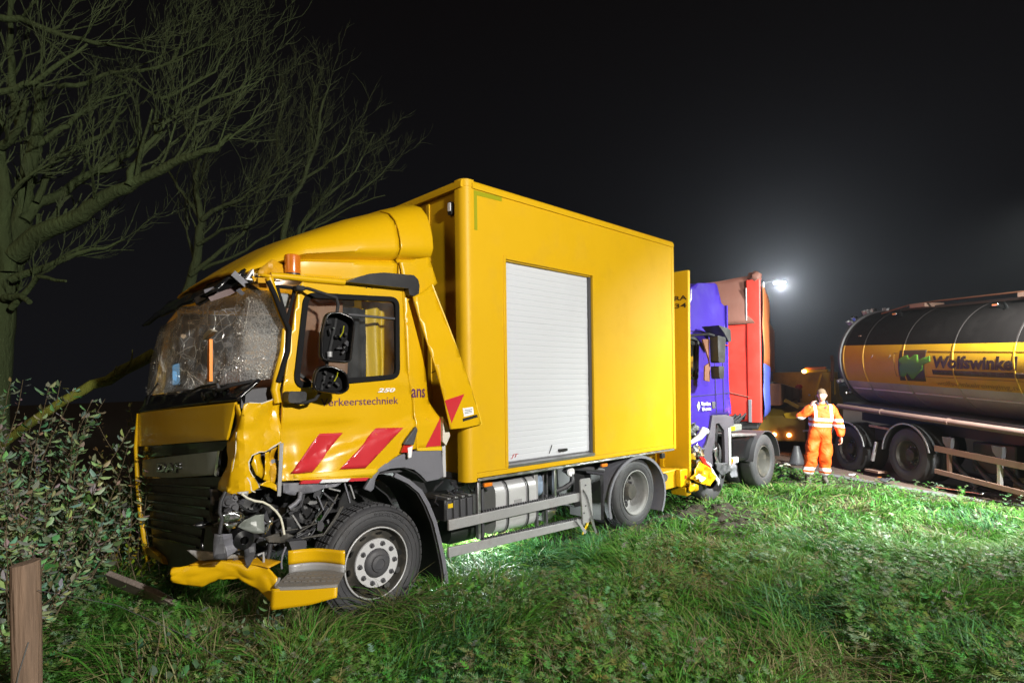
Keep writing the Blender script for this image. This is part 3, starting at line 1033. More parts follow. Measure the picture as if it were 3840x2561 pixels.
# rear cab bracket with white torn parts
m = MB()
m.prism([(-.24, 1.63), (-.19, 1.55), (-.16, 1.45), (-.21, 1.36), (-.25, 1.4)], .05, .12, 'y')
m.build('torn_bracket', 'torn_edge', TR)
MB().bar((-.19, .12, 1.45), (-.2, .1, 1.06), .03, .04).build('cab_stay', 'rail_grey', TR)
MB().tube([(-.24, .12, 1.56), (-.20, .08, 1.5), (-.18, .1, 1.4), (-.22, .12, 1.3)], .012, 6).build('torn_cable', 'hose', TR)
lump(-.31, .02, 2.0, .022, .022, .028, .2, 3, 2).build('side_marker', 'cream', TR, smooth=60)
MB().tube([(-.36, .06, 2.04), (-.33, .03, 2.06), (-.31, .02, 2.02)], .006, 6).build('marker_stalk', 'rubber', TR)

# A-pillar and quarter light
wsn = [(-1.80, 2.63), (-1.70, 2.40), (-1.675, 2.36), (-1.70, 2.2), (-1.77, 2.0)]
m = MB()
m.tube([(-1.815, .115, 2.75), (-1.79, .115, 2.66), (-1.74, .11, 2.5), (-1.70, .105, 2.39)], [.03, .028, .025, .02], 8)
AP = m.build('a_pillar', 'yellow', TR, smooth=50)
m = MB().tube([(-1.70, .12, 2.37), (-1.715, .11, 2.2), (-1.76, .11, 2.02), (-1.785, .11, 1.9), (-1.77, .10, 1.80)], [.022, .03, .034, .036, .03], 8)
m.build('a_pillar', 'yellow', TR, smooth=50)
m = MB().tube([(-1.80, .13, 2.77), (-1.7, .125, 2.775), (-1.55, .115, 2.775), (-1.2, .11, 2.785)], .026, 8)
m.build('roof_gutter', 'yellow', TR, smooth=50)
qw = rpoly([(-1.772, 2.70), (-1.605, 2.70), (-1.685, 2.40)], .03)
sheet('quarter_glass', 'window_glass', TR, qw, lambda a, b: (a, .125, b), thick=0)
sheet('quarter_gasket', 'matt_black', TR, inset(qw, -.004), lambda a, b: (a, .115, b), holes=[inset(qw, .02)], thick=.02)
MB().tube([(-1.835, .09, 2.72), (-1.79, .08, 2.62), (-1.735, .075, 2.47), (-1.685, .07, 2.36), (-1.70, .07, 2.2), (-1.755, .07, 2.02), (-1.775, .07, 1.96)], .02, 8).build('windscreen_rubber', 'matt_black', TR, smooth=50)

# ---- cab shell seen from other sides
fx = lambda y: -2.05 - .13 * (y - .1) / 2.35
m = MB()
m.box(-.46, -.42, .16, 2.4, 1.1, 2.75)
m.build('cab_back_wall', 'yellow', TR, bevel=.01)
sheet('far_cab_side', 'yellow', TR, [(-2.1, .95), (-2.1, 1.8), (-1.95, 2.6), (-1.85, 2.75), (-.45, 2.8), (-.27, 1.2), (-.6, 1.2), (-.95, 1.05), (-1.3, 1.0)], side(2.42), holes=[[(-1.75, 1.95), (-.75, 2.0), (-.75, 2.65), (-1.65, 2.6)]], thick=.03)
sheet('far_lining', 'dark_grey', TR, [(-2.0, 1.2), (-2.0, 1.85), (-1.9, 2.55), (-1.8, 2.7), (-.48, 2.75), (-.48, 1.2)], side(2.37), holes=[[(-1.75, 1.95), (-.75, 2.0), (-.75, 2.65), (-1.65, 2.6)]], thick=.01)
MB().box(-.50, -.47, .2, 2.36, 1.2, 2.72).build('rear_lining', 'grey_plastic', TR)
def roof_fn(u, v):
    x = lerp(-1.86, -.46, v)
    y = lerp(.115, 2.42, u)
    z = 2.775 + .05 * math.sin(math.pi * u) + .02 * v
    if v < .4:
        z += (.4 - v) * (-.05 + .16 * noise.noise((x * 4, y * 4, 2.2)))
    return (x, y, z)
MB().grid(roof_fn, 24, 16).build('cab_roof', 'yellow', TR, smooth=50, thick=.02)
m = MB().box(-2.0, -.45, .16, 2.38, 1.15, 1.2)
m.build('cab_floor', 'dark_grey', TR)

# ---- interior
DS = MB().prism(rpoly([(-2.02, 1.25), (-1.62, 1.25), (-1.55, 1.6), (-1.60, 1.85), (-1.72, 1.93), (-2.0, 1.9)], .05), .2, 2.36, 'y').build('dashboard', 'dark_grey', TR, bevel=.02)
def seat(y):
    s = MB().prism(rpoly([(-1.2, 1.55), (-.78, 1.52), (-.75, 1.66), (-1.2, 1.7)], .05), y, y + .5, 'y').build('seat_cushion', 'seat', TR, bevel=.03, seg=3)
    MB().prism(rpoly([(-.86, 1.6), (-.68, 1.6), (-.60, 2.34), (-.74, 2.36)], .06), y + .02, y + .48, 'y').build('seat_backrest', 'seat', TR, bevel=.04, seg=3)
    MB().prism(rpoly([(-.73, 2.36), (-.60, 2.36), (-.58, 2.56), (-.70, 2.56)], .05), y + .12, y + .38, 'y').build('headrest', 'seat', TR, bevel=.03, seg=3)
    MB().box(-1.1, -.8, y + .08, y + .42, 1.2, 1.55).build('seat_base', 'black_plastic', TR)
seat(.42)
seat(1.6)
m = MB()
ring = []
cx_, cy_, cz_ = -1.52, .68, 1.98
Mw = Matrix.Rotation(R(-58), 3, 'Y')
for k in range(25):
    a = 2 * math.pi * k / 24
    ring.append(Vector((cx_, cy_, cz_)) + Mw @ Vector((0, .21 * math.cos(a), .21 * math.sin(a))))
m.tube(ring, .016, 8, cap=False)
m.tube([ring[0], (cx_, cy_, cz_), ring[12]], .018, 6)
m.tube([(cx_, cy_, cz_), (-1.75, .68, 1.75)], .03, 8)
m.build('steering_wheel', 'black_plastic', TR, smooth=50)
# tan side curtain airbag hanging behind the door glass, and a hanging yellow sheet further back
def bag(u, v):
    x = lerp(-1.62, -1.13, u) + .02 * math.sin(v * 5)
    return (x, .235 + .05 * math.sin(u * 3.1) + .012 * noise.noise((u * 6, v * 4, 1)), lerp(1.93, 2.66, v) - .02 * u)
MB().grid(bag, 16, 16).build('side_airbag', 'tan', TR, smooth=60, thick=.012)
def bag2(u, v):
    y = lerp(.3, 2.3, u)
    return (-1.72 + .10 * math.sin(u * 9) * .4 + .05 * noise.noise((u * 9, v * 4, 5)), y, 1.92 + .34 * v * (0.55 + .45 * math.sin(u * 5 + 1.2)))
MB().grid(bag2, 40, 12).build('front_airbag', 'tan', TR, smooth=60, thick=.012)
def jk(u, v):
    return (lerp(-.93, -.56, u), .30 + .03 * math.sin(u * 14) + .02 * noise.noise((u * 5, v * 3, 7)), lerp(1.5, 2.68, v))
MB().grid(jk, 24, 12).build('hanging_sheet', 'yellow_bright', TR, smooth=60, thick=.01)
def cu(u, v):
    return (lerp(-1.16, -.92, u), .25 + .03 * math.sin(u * 9) + .02 * noise.noise((u * 6, v * 6, 3)), lerp(1.6, 2.6, v))
MB().grid(cu, 16, 12).build('seat_cover', 'seat', TR, smooth=60, thick=.01)
MB().box(-1.4, -1.0, .3, .5, 2.62, 2.68).build('sun_blind', 'cream', TR, bevel=.01)
MB().box(-1.70, -1.62, .2, .4, 2.55, 2.66).build('roof_console', 'rail_grey', TR, bevel=.01)
# claw hammer and a tablet behind the windscreen
HM = thing('hammer', 'orange handled hammer behind the shattered windscreen of the yellow lorry', 'hammer')
def toW(x, y, z):
    c, s = .720, .694
    return Vector((-.44 + c * x - s * y, 5.62 + s * x + c * y, z))
HM.parent = None
HM.location = toW(-2.12, .52, 1.97)
HM.rotation_euler = (R(-4), R(2), math.atan2(.694, .720))
MB().prism(rpoly([(-.024, 0), (.024, 0), (.021, .33), (-.021, .33)], .006), -.012, .012, 'x').build('handle', 'orange_handle', HM, bevel=.004)
m = MB().prism([(-.13, .375), (-.05, .36), (.02, .35), (.09, .335), (.12, .35), (.09, .385), (.0, .40), (-.06, .40)], -.02, .02, 'x')
m.build('head', 'cream', HM, bevel=.006)
TB = thing('tablet', 'small lit screen standing behind the windscreen of the yellow lorry', 'tablet', toW(-2.085, 1.58, 1.945), math.atan2(.694, .720))
m = MB().prism(rpoly([(-.13, 0), (.13, 0), (.12, .21), (-.12, .22)], .02), .0, .012, 'x').build('casing', 'black_plastic', TB)
MB().prism(rpoly([(-.115, .015), (.115, .015), (.105, .195), (-.105, .205)], .015), -.003, .002, 'x').build('screen', 'tablet_screen', TB)

# ---- windscreen, cowl and front
def wsf(u, v):
    # u: 0 near edge -> 1 far edge, v: 0 bottom -> 1 top
    yb, yt = pl([0, 1], [.13, 2.38], u), pl([0, 1], [.16, 2.3], u)
    xb = pl([0, .12, .3, .6, 1], [-1.765, -1.95, -2.06, -2.13, -2.15], u)
    xm = pl([0, .12, .3, .6, 1], [-1.675, -1.90, -2.02, -2.09, -2.12], u)
    xt = pl([0, .12, .3, .6, 1], [-1.80, -1.84, -1.88, -1.98, -2.04], u)
    zb = pl([0, .2, .6, 1], [1.99, 1.945, 1.90, 1.862], u)
    zt = pl([0, .15, .38, .7, 1], [2.66, 2.71, 2.71, 2.64, 2.54], u)
    if v < .5:
        x = lerp(xb, xm, v * 2)
    else:
        x = lerp(xm, xt, v * 2 - 1)
    y = lerp(yb, yt, v)
    z = lerp(zb, zt, v)
    w = math.sin(math.pi * min(1, max(0, u))) * 1
    x += w * (.10 * noise.noise((y * 2.2, z * 2.6, 4.1)) + .045 * noise.noise((y * 6, z * 6, 1.1)) + .02 * noise.noise((y * 15, z * 13, 6.1)))
    return (x, y, z)
MB().grid(wsf, 70, 30).build('windscreen', 'shattered_glass', TR, smooth=25)
# crumbs of safety glass clinging to the broken sheet
gc = MB()
rg_ = random.Random(5)
for k in range(3600):
    u = min(1, max(0, rg_.choice([rg_.gauss(.08, .07), rg_.gauss(.10, .09), rg_.uniform(0, 1)])))
    v = min(1, max(0, rg_.choice([rg_.uniform(0, 1), abs(rg_.gauss(0, .2))])))
    if noise.noise((u * 9, v * 5, 3.3)) < rg_.uniform(-.15, .5):
        continue
    p = Vector(wsf(u, v)) + Vector((rg_.uniform(-.015, .0), 0, 0))
    M = Matrix.Rotation(rg_.uniform(0, 6), 3, 'X') @ Matrix.Rotation(rg_.uniform(0, 6), 3, 'Z')
    s = rg_.uniform(.0018, .0045)
    gc.add([p + M @ Vector((s, 0, 0)), p + M @ Vector((-s, s, 0)), p + M @ Vector((-s * .5, -s, s))], [(0, 1, 2)])
mat('glass_crumb', (.75, .72, .66), .18, .0, var=.05, spec=1.0)
gcme = bpy.data.meshes.new('glass_crumbs')
gcme.from_pydata(gc.v, [], gc.f)
gco = link('glass_crumbs', gcme, 'glass_crumb', TR)
gco['kind'] = 'stuff'
# long fold and fracture lines across the laminated sheet
fl_ = MB()
for k in range(38):
    u0, v0 = rg_.choice([(.25, .75), (.12, .5), (.5, .2), (.8, .3), (.35, .95)])
    a = rg_.uniform(0, 6.28)
    L = rg_.uniform(.1, .5)
    pts = []
    for q in range(9):
        t = q / 8 * L
        uu, vv = u0 + .7 * t * math.cos(a) + rg_.uniform(-.004, .004), v0 + 1.5 * t * math.sin(a) + rg_.uniform(-.008, .008)
        if not (0 <= uu <= 1 and 0 <= vv <= 1):
            break
        pts.append(Vector(wsf(uu, vv)) + Vector((-.004, 0, 0)))
    if len(pts) > 2:
        fl_.tube(pts, rg_.uniform(.0005, .0014), 4)
flo = link('fracture_lines', fl_.mesh('fracture_lines'), 'glass_crumb', TR)
flo['kind'] = 'stuff'
# black surround along the foot of the windscreen
def cowl(u, v):
    y = lerp(.08, 2.46, u)
    x = fx(y) - .015 + .10 * sstep(.2, 0, u) * v + .03 * noise.noise((y * 5, v * 3, 2)) * v
    zlo = pl([0, .25, 1], [1.83, 1.80, 1.685], u)
    zhi = pl([0, .08, .25, 1], [1.98, 1.965, 1.93, 1.852], u)
    return (x + .06 * v, y, lerp(zlo, zhi, v))
MB().grid(cowl, 40, 6).build('scuttle_panel', 'black_gloss', TR, smooth=40, thick=.02)
m = MB()
m.tube([(-2.06, .55, 1.92), (-2.12, .35, 1.90), (-2.06, .2, 1.94), (-1.95, .12, 1.97)], .012, 6)
m.build('wiper_arm', 'rubber', TR, smooth=50)
MB().tube([(-2.12, 1.0, 1.90), (-2.13, .75, 1.93), (-2.09, .45, 1.955)], .010, 6).build('wiper_arm', 'rubber', TR, smooth=50)
MB().tube([(-2.19, 2.2, 1.78), (-2.20, 2.05, 1.86), (-2.17, 1.85, 1.98)], .008, 6).build('wiper_arm', 'rubber', TR, smooth=50)
for k in range(9):
    y = random.uniform(.1, .75)
    M = Matrix.Rotation(random.uniform(-1, 1), 3, 'X') @ Matrix.Rotation(random.uniform(-.6, .6), 3, 'Z')
    MB().obox((fx(y) - .02 + .12 * sstep(.4, .1, y), y, random.uniform(1.83, 1.95)), (.012, random.uniform(.04, .12), random.uniform(.02, .05)), M).build('scuttle_shard', random.choice(['black_gloss', 'black_plastic', 'dark_grey']), TR)
# frontal panels laid on the slightly twisted front plane
def FP(pts, name, material, d=0, th=.02, bulge=0, **k):
    return sheet(name, material, TR, pts, lambda a, b: (fx(a) - d - bulge * math.sin(math.pi * min(1, max(0, (a - .1) / 2.35))), a, b), thick=th, off=-1, grid=.2, **k)
FP([(.12, 1.79), (.105, 1.815), (2.46, 1.685), (2.47, 1.355), (.25, 1.535)], 'bonnet_panel', 'yellow', .01, bulge=.03, bevel=.008)
FP([(.25, 1.528), (2.46, 1.35), (2.46, 1.235), (.40, 1.445)], 'grille_band', 'black_gloss', .0, bulge=.03)
FP(rpoly([(.455, 1.438), (2.39, 1.225), (2.40, 1.06), (1.5, 1.135), (.52, 1.25)], .03), 'badge_panel', 'grille_grey', .012, bulge=.03, bevel=.01)
FP([(.41, 1.445), (.455, 1.44), (.52, 1.25), (.48, 1.245)], 'badge_trim', 'chrome', .012, bulge=.03)
gT = lambda a, b, d: (fx(-a) - .03 - .018 - d, -a, b - .082 * (-a - 1.18))
lettering('DAF', (-1.79, -1.185, 1.213, 1.292), gT, 'chrome', TR, bold=.03, depth=.012)
lettering('DAF', (-1.795, -1.18, 1.209, 1.296), lambda a, b, d: (fx(-a) - .03 - .014 - d, -a, b - .082 * (-a - 1.18)), 'black_ink', TR, bold=.055, depth=.004, name='lettering_shadow')
FP([(.44, 1.24), (2.46, 1.03), (2.44, .9), (2.2, .36), (1.7, .30), (.9, .45), (.60, .70), (.5, .95)], 'lower_grille', 'black_plastic', -.03, bulge=.03)
for k in range(7):
    t = k / 7
    y1 = lerp(2.42, 2.2, t)
    y0 = lerp(.62, 1.0, t)
    za, zb_ = lerp(1.13, .52, t), lerp(.98, .42, t)
    MB().hexa([(fx(y0) - .02, y0, za), (fx(y1) - .02, y1, zb_), (fx(y1) + .04, y1, zb_ - .03), (fx(y0) + .04, y0, za - .03), (fx(y0) - .02, y0, za + .016), (fx(y1) - .02, y1, zb_ + .016), (fx(y1) + .04, y1, zb_ - .014), (fx(y0) + .04, y0, za - .014)]).build('grille_slat', 'black_gloss', TR)
m = MB()
m.tube([(-2.2, 2.47, 1.68), (-2.22, 2.50, 1.35), (-2.21, 2.51, 1.0), (-2.20, 2.44, .7), (-2.19, 2.28, .34), (-2.19, 2.22, .26)], [.02, .022, .022, .026, .03, .02], 8)
m.build('corner_strip', 'yellow', TR, smooth=50)
m = MB().hexa([(-2.2, 2.25, .32), (-2.18, 1.72, .33), (-2.1, 1.72, .30), (-2.1, 2.25, .26), (-2.2, 2.22, .40), (-2.18, 1.80, .37), (-2.1, 1.8, .37), (-2.1, 2.2, .38)])
m.build('bumper_corner', 'yellow_dirty', TR, bevel=.01)
sheet('far_deflector', 'yellow', TR, [(2.49, 1.34), (2.70, 1.33), (2.69, 1.03), (2.62, .98), (2.5, 1.0)], lambda a, b: (-2.12 + (a - 2.49) * .3, a, b), thick=.02)
for k in range(4):
    MB().box(-2.13, -2.10, 2.565, 2.665, 1.255 - .078 * k, 1.305 - .078 * k).build('reflector_band', 'orange_lens', TR)
# the torn corner of the cab
def cf(x, z):
    t = sstep(-1.74, -2.06, x)
    y = .10 - .05 * t + .10 * sstep(-2.03, -2.13, x)
    return y + .025 * noise.noise((x * 6, z * 5, 3)) + .02 * abs(noise.noise((x * 13, z * 9, 7))) - .012 * abs(noise.noise((x * 21, z * 15, 9))) + .04 * math.exp(-((x + 1.78) ** 2 + (z - 1.72) ** 2) / .012)
torn = [(-2.035, 1.80), (-2.0, 1.81), (-1.90, 1.80), (-1.80, 1.83), (-1.742, 1.86), (-1.745, 1.62), (-1.752, 1.505), (-1.79, 1.485), (-1.84, 1.46), (-1.885, 1.442), (-1.93, 1.447), (-1.985, 1.426),
        (-2.005, 1.38), (-2.0, 1.32), (-1.975, 1.27), (-1.927, 1.184), (-1.97, 1.165), (-2.03, 1.145), (-2.09, 1.15), (-2.125, 1.16), (-2.10, 1.35), (-2.075, 1.55), (-2.05, 1.72)]
CPN = sheet('corner_panel', 'yellow', TR, torn, lambda a, b: (a, cf(a, b), b), grid=.03, thick=.008, off=1, smooth=22)
te = MB()
for seg in (torn[6:13], torn[12:16], [torn[1], torn[2], torn[3], torn[4]]):
    te.tube([(x, cf(x, z) - .006, z) for x, z in seg], [random.uniform(.003, .007) for _ in seg], 5)
te.tube([(-2.02, cf(-2.02, 1.27) - .005, 1.27), (-2.0, cf(-2, 1.24) - .005, 1.235), (-1.99, .05, 1.17), (-1.965, .05, 1.155)], .006, 5)
te.tube([(-2.075, cf(-2.075, 1.5) - .004, 1.6), (-2.085, cf(-2.08, 1.4) - .004, 1.45), (-2.10, cf(-2.1, 1.3) - .004, 1.3)], .004, 5)
te.build('torn_edge', 'torn_edge', CPN)['kind'] = 'stuff'
sheet('corner_fold', 'yellow', TR, [(.06, 1.80), (.14, 1.80), (.30, 1.52), (.36, 1.16), (.16, 1.15), (.10, 1.4)], lambda a, b: (-2.05 - .20 * (a - .1) * 0 - .05 * sstep(1.5, 1.2, b) + .02 * math.sin(b * 20), a, b), grid=.06, thick=.01, smooth=45)
def crum(name, material, poly, y, amp, seed, th=.006, parent=None):
    return sheet(name, material, parent or TR, poly, lambda a, b: (a + .3 * amp * noise.noise((a * 9, b * 9, seed + 9)), y + amp * noise.noise((a * 9, b * 9, seed)), b), grid=.03, thick=th, smooth=14)
crum('crumpled_flap', 'yellow', [(-1.95, 1.42), (-1.90, 1.43), (-1.885, 1.3), (-1.90, 1.24), (-1.955, 1.28), (-1.975, 1.36)], .10, .05, 1)
crum('crumpled_flap', 'yellow', [(-1.88, 1.43), (-1.845, 1.44), (-1.83, 1.33), (-1.845, 1.21), (-1.895, 1.235), (-1.875, 1.33)], .08, .06, 2)
crum('crumpled_flap', 'yellow_dirty', [(-1.835, 1.45), (-1.79, 1.47), (-1.78, 1.25), (-1.80, 1.18), (-1.84, 1.22)], .11, .06, 3)
crum('crumpled_flap', 'yellow', [(-1.92, 1.20), (-1.84, 1.17), (-1.775, 1.12), (-1.775, 1.17), (-1.86, 1.23)], .07, .05, 4)
crum('torn_insulation', 'torn_edge', [(-1.985, 1.41), (-1.965, 1.42), (-1.935, 1.27), (-1.955, 1.24), (-1.985, 1.32)], .13, .05, 5)
crum('inner_liner', 'dark_grey', [(-2.0, 1.44), (-1.75, 1.48), (-1.75, 1.15), (-1.95, 1.15)], .19, .06, 6)
m = MB().lathe([(0, .12), (.05, .12), (.075, .13), (.08, .2)], (-1.80, 0, 1.30), 'y', 18)
m.build('washer_pump', 'grey_plastic', TR, smooth=40)
MB().bar((-1.765, .05, 1.5), (-1.785, .06, 1.10), .02, .028).build('door_hinge', 'rail_grey', TR, bevel=.004)
# splayed top of the crushed roof front
m = MB()
m.bar((-2.16, .70, 2.60), (-1.90, .36, 2.80), .05, .07)
m.build('visor_bar', 'black_gloss', TR, bevel=.01)
m = MB()
m.prism([(-2.14, 2.62), (-1.98, 2.70), (-1.86, 2.78), (-1.84, 2.74), (-1.98, 2.645), (-2.12, 2.585)], .48, .5, 'y')
m.build('visor_plate', 'dark_red', TR)
tri = [(-1.92, 2.75), (-1.845, 2.75), (-1.865, 2.84)]
sheet('tube_end', 'white_ink', TR, tri, side(.33), holes=[inset(tri, .013)], thick=.06)
MB().tube([(-1.87, .4, 2.77), (-2.0, .5, 2.71), (-2.12, .6, 2.66)], .03, 3).build('visor_tube', 'grey_plastic', TR)
def visor(u, v):
    y = lerp(.35, 2.4, u)
    x = lerp(-2.14, -1.9, v) - .04 * u + .03 * noise.noise((y * 4, v * 4, 3))
    z = lerp(2.65 - .10 * u, 2.84 - .03 * u, v) + .02 * noise.noise((y * 3, v * 3, 1))
    return (x, y, z)
MB().grid(visor, 20, 6).build('sun_visor', 'black_gloss', TR, smooth=40, thick=.02)
for k in range(16):
    y = random.uniform(.12, .75)
    M = Matrix.Rotation(random.uniform(-1.2, 1.2), 3, 'X') @ Matrix.Rotation(random.uniform(-1, 1), 3, 'Y')
    MB().obox((random.uniform(-1.97, -1.78), y, random.uniform(2.62, 2.80)), (random.uniform(.03, .14), .012, random.uniform(.02, .06)), M).build('roof_shard', random.choice(['black_gloss', 'black_plastic', 'yellow_dirty', 'dark_grey', 'grey_plastic', 'yellow']), TR)
crum('roof_tear', 'yellow_dirty', [(-1.84, 2.80), (-1.62, 2.80), (-1.62, 2.90), (-1.72, 2.93), (-1.80, 2.86)], .3, .06, 11)

# ---- roof deflector
def defl(x0, x1, grow=0):
    def fn(u, v):
        x = lerp(x0, x1, v)
        hgt = pl([-2.12, -2.0, -1.63, -1.48, -1.0, -.42, -.2], [2.745, 2.80, 3.085, 3.185, 3.42, 3.655, 3.72], x)
        cre = pl([-2.12, -2.0, -1.5, -1.0, -.6, -.2], [2.74, 2.775, 2.965, 3.02, 3.065, 3.11], x)
        base = pl([-2.12, -1.9, -1.5, -.2], [2.70, 2.73, 2.80, 2.80], x)
        iny = pl([-2.12, -1.9, -1.5, -1.0, -.4], [.75, .42, .22, .15, .12], x)
        hh = hgt - cre
        S = [(iny + .05, base), (iny + .035, lerp(base, cre, .55)), (iny + .03, lerp(base, cre, .8)), (iny + .075, cre - .012), (iny + .085, cre), (iny + .02, cre + .04 * min(1, hh / .3)), (iny - .01, cre + .17 * hh), (iny + .0, cre + .34 * hh), (iny + .03, cre + .52 * hh), (iny + .08, cre + .70 * hh), (iny + .17, cre + .86 * hh), (iny + .32, cre + .97 * hh), (.85, hgt + .01), (1.25, hgt + .02)]
        full = S + [(2.5 - a, b) for a, b in reversed(S[:-1])]
        q = u * (len(full) - 1)
        i = min(int(q), len(full) - 2)
        a, b = full[i], full[i + 1]
        t = q - i
        y, z = lerp(a[0], b[0], t), lerp(a[1], b[1], t)
        g = grow
        y += -g if y < 1.25 else g
        return (x, y, z + g * .6)
    return MB().grid(fn, 52, 30)
DF = defl(-1.95, -.655).build('roof_deflector', 'yellow', TR, smooth=60, thick=.02)
defl(-.645, -.30, .012).build('deflector_collar', 'yellow', DF, smooth=60, thick=.02)
def seamx(x, nm='panel_seam'):
    pts = []
    for k in range(9, 26):
        q = defl(x - .001, x + .001, .003)
        pts.append(q.v[k])
    MB().tube(pts, .0035, 4).build(nm, 'black_ink', DF)
seamx(-1.48)
# amber beacon
BC = MB().lathe([(.058, 0), (.06, .012), (.06, .035)], (-1.575, .25, 2.80), 'z', 24).build('beacon', 'black_plastic', TR, smooth=40)
MB().lathe([(.06, .03), (.062, .045), (.060, .07), (.062, .16), (.058, .176), (.045, .182), (0, .184)], (-1.575, .25, 2.80), 'z', 24).build('beacon_dome', 'beacon', BC, smooth=40)
lump(-1.575, .205, 2.92, .018, .01, .02, .05).build('bulb', 'yellow_bright', BC, smooth=60)
MB().box(-1.66, -1.49, .2, .32, 2.775, 2.80).build('beacon_plate', 'yellow', TR, bevel=.006)
# dark air intake on the roof edge
sw = [(-1.20, 2.78), (-1.1, 2.835), (-1.0, 2.872), (-.86, 2.90), (-.63, 2.91), (-.55, 2.915), (-.505, 2.88), (-.49, 2.83), (-.50, 2.745), (-.555, 2.725), (-.60, 2.735), (-.61, 2.79), (-.9, 2.785)]
MB().prism(sw, .045, .30, 'y').build('air_intake', 'black_plastic', TR, bevel=.015, seg=3)
# side fairing: upper piece and the long torn flap hanging from it
sheet('side_fairing', 'yellow', TR, [(-.655, 3.035), (-.33, 3.12), (-.24, 2.885), (-.36, 2.79), (-.47, 2.735), (-.60, 2.72), (-.62, 2.88)], lambda a, b: (a, .12 + .0 * b, b), grid=.06, thick=.012, smooth=45)
flp = [(-.575, 2.715), (-.45, 2.78), (-.355, 2.845), (-.15, 2.33), (.09, 1.72), (.145, 1.545), (-.05, 1.52), (-.235, 1.518), (-.30, 1.79), (-.43, 2.2)]
ffn = lambda a, b: (a, -.05 + .10 * sstep(1.9, 2.9, b) + .06 * (a + .1) * 0 + .012 * noise.noise((a * 3, b * 2, 4)), b)
FF = sheet('fairing_flap', 'yellow', TR, flp, ffn, grid=.06, thick=.014, smooth=45)
MB().tube([ffn(-.352, 2.85), ffn(-.15, 2.335), ffn(.092, 1.722), ffn(.147, 1.545)], .010, 6).build('flap_edge', 'yellow_bright', FF, smooth=50)
dn = lambda dd: (lambda a, b: (a, ffn(a, b)[1] - .008 - dd, b))
sheet('red_triangle', 'red_stripe', FF, [(-.298, 1.785), (-.07, 1.84), (-.225, 1.575)], dn(.002), grid=.06, thick=.002)
sheet('sticker', 'white_ink', FF, [(-.09, 1.706), (.035, 1.715), (.045, 1.645), (-.077, 1.625)], dn(.002), thick=.002)
sheet('sticker_bar', 'black_ink', FF, [(-.092, 1.61), (.085, 1.641), (.095, 1.615), (-.09, 1.582)], dn(.002), thick=.002)
for k in range(3):
    sheet('sticker_print', 'grille_grey', FF, [(-.07, 1.69 - .015 * k), (.02, 1.698 - .015 * k), (.021, 1.692 - .015 * k), (-.069, 1.684 - .015 * k)], dn(.0045), thick=.001)

# ---- mirrors
MR = MB().tube([(-1.60, .09, 2.69), (-1.56, .02, 2.685), (-1.38, -.1, 2.615), (-1.372, -.11, 2.56), (-1.40, -.11, 2.4), (-1.47, -.1, 2.083), (-1.51, -.09, 1.89), (-1.55, -.07, 1.825), (-1.61, -.03, 1.80), (-1.67, .03, 1.80)], .0135, 10).build('mirror_arm', 'rubber', TR, smooth=60)
MB().box(-1.64, -1.57, .03, .10, 2.665, 2.705).build('arm_bracket', 'rubber', MR, bevel=.012)
MB().prism(rpoly([(-1.74, 1.80), (-1.60, 1.80), (-1.59, 1.885), (-1.735, 1.89)], .03), -.02, .09, 'y').build('arm_bracket', 'black_plastic', MR, bevel=.015)
MB().lathe([(0, -.02), (.02, -.02), (.022, .02), (0, .02)], (-1.452, -.115, 2.17), 'z', 10).build('arm_clamp', 'rail_grey', MR, smooth=40)
def mirror(poly, y0, y1, nm, ins=.02):
    M_ = MB()
    M_.prism(rpoly(poly, .05), y0, y1, 'y')
    o = M_.build(nm, 'black_plastic', TR, bevel=.03, seg=3)
    return o
# the glass is broken out: one sees into the empty housings
def housing(nm, poly, yf, dep_, tilt):
    P = rpoly(poly, .05)
    cx = sum(p[0] for p in P) / len(P)
    mp = lambda dy: (lambda a, b: (a + dy * .15, yf + dy + (a - cx) * tilt, b))
    H_ = sheet(nm, 'matt_black', TR, P, mp(dep_), thick=.02)
    mb = MB()
    rings = []
    for dy, s in ((0, 0), (dep_ * .5, -.008), (dep_, .01)):
        rings.append([mp(dy)(a, b) for a, b in inset(P, s)])
    k = len(P)
    mb.add([p for r_ in rings for p in r_], [(i * k + j, i * k + (j + 1) % k, (i + 1) * k + (j + 1) % k, (i + 1) * k + j) for i in range(2) for j in range(k)])
    mb.build('housing_rim', 'black_gloss', H_, smooth=50, thick=.012)
    return H_, mp
H1, mp1 = housing('mirror_housing', [(-1.49, 2.475), (-1.41, 2.487), (-1.30, 2.44), (-1.335, 2.125), (-1.36, 2.112), (-1.535, 2.125), (-1.525, 2.33)], -.20, .10, -.35)
for k in range(11):
    a, b = random.uniform(-1.47, -1.34), random.uniform(2.17, 2.42)
    q = mp1(.06)(a, b)
    M = Matrix.Rotation(random.uniform(-1, 1), 3, 'Y') @ Matrix.Rotation(.3, 3, 'Z')
    MB().obox(q, (random.uniform(.01, .05), .02, random.uniform(.01, .05)), M).build('mirror_mechanism', random.choice(['black_plastic', 'black_plastic', 'black_gloss', 'dark_grey', 'grille_grey']), H1, bevel=.003)
H2, mp2 = housing('mirror_housing', [(-1.565, 2.065), (-1.47, 2.073), (-1.365, 2.02), (-1.358, 1.9), (-1.40, 1.87), (-1.60, 1.90)], -.20, .10, -.35)
for k in range(8):
    a, b = random.uniform(-1.54, -1.40), random.uniform(1.92, 2.03)
    M = Matrix.Rotation(random.uniform(-1, 1), 3, 'Y')
    MB().obox(mp2(.06)(a, b), (random.uniform(.01, .05), .02, random.uniform(.008, .03)), M).build('mirror_mechanism', random.choice(['dark_grey', 'black_plastic', 'black_gloss']), H2, bevel=.003)
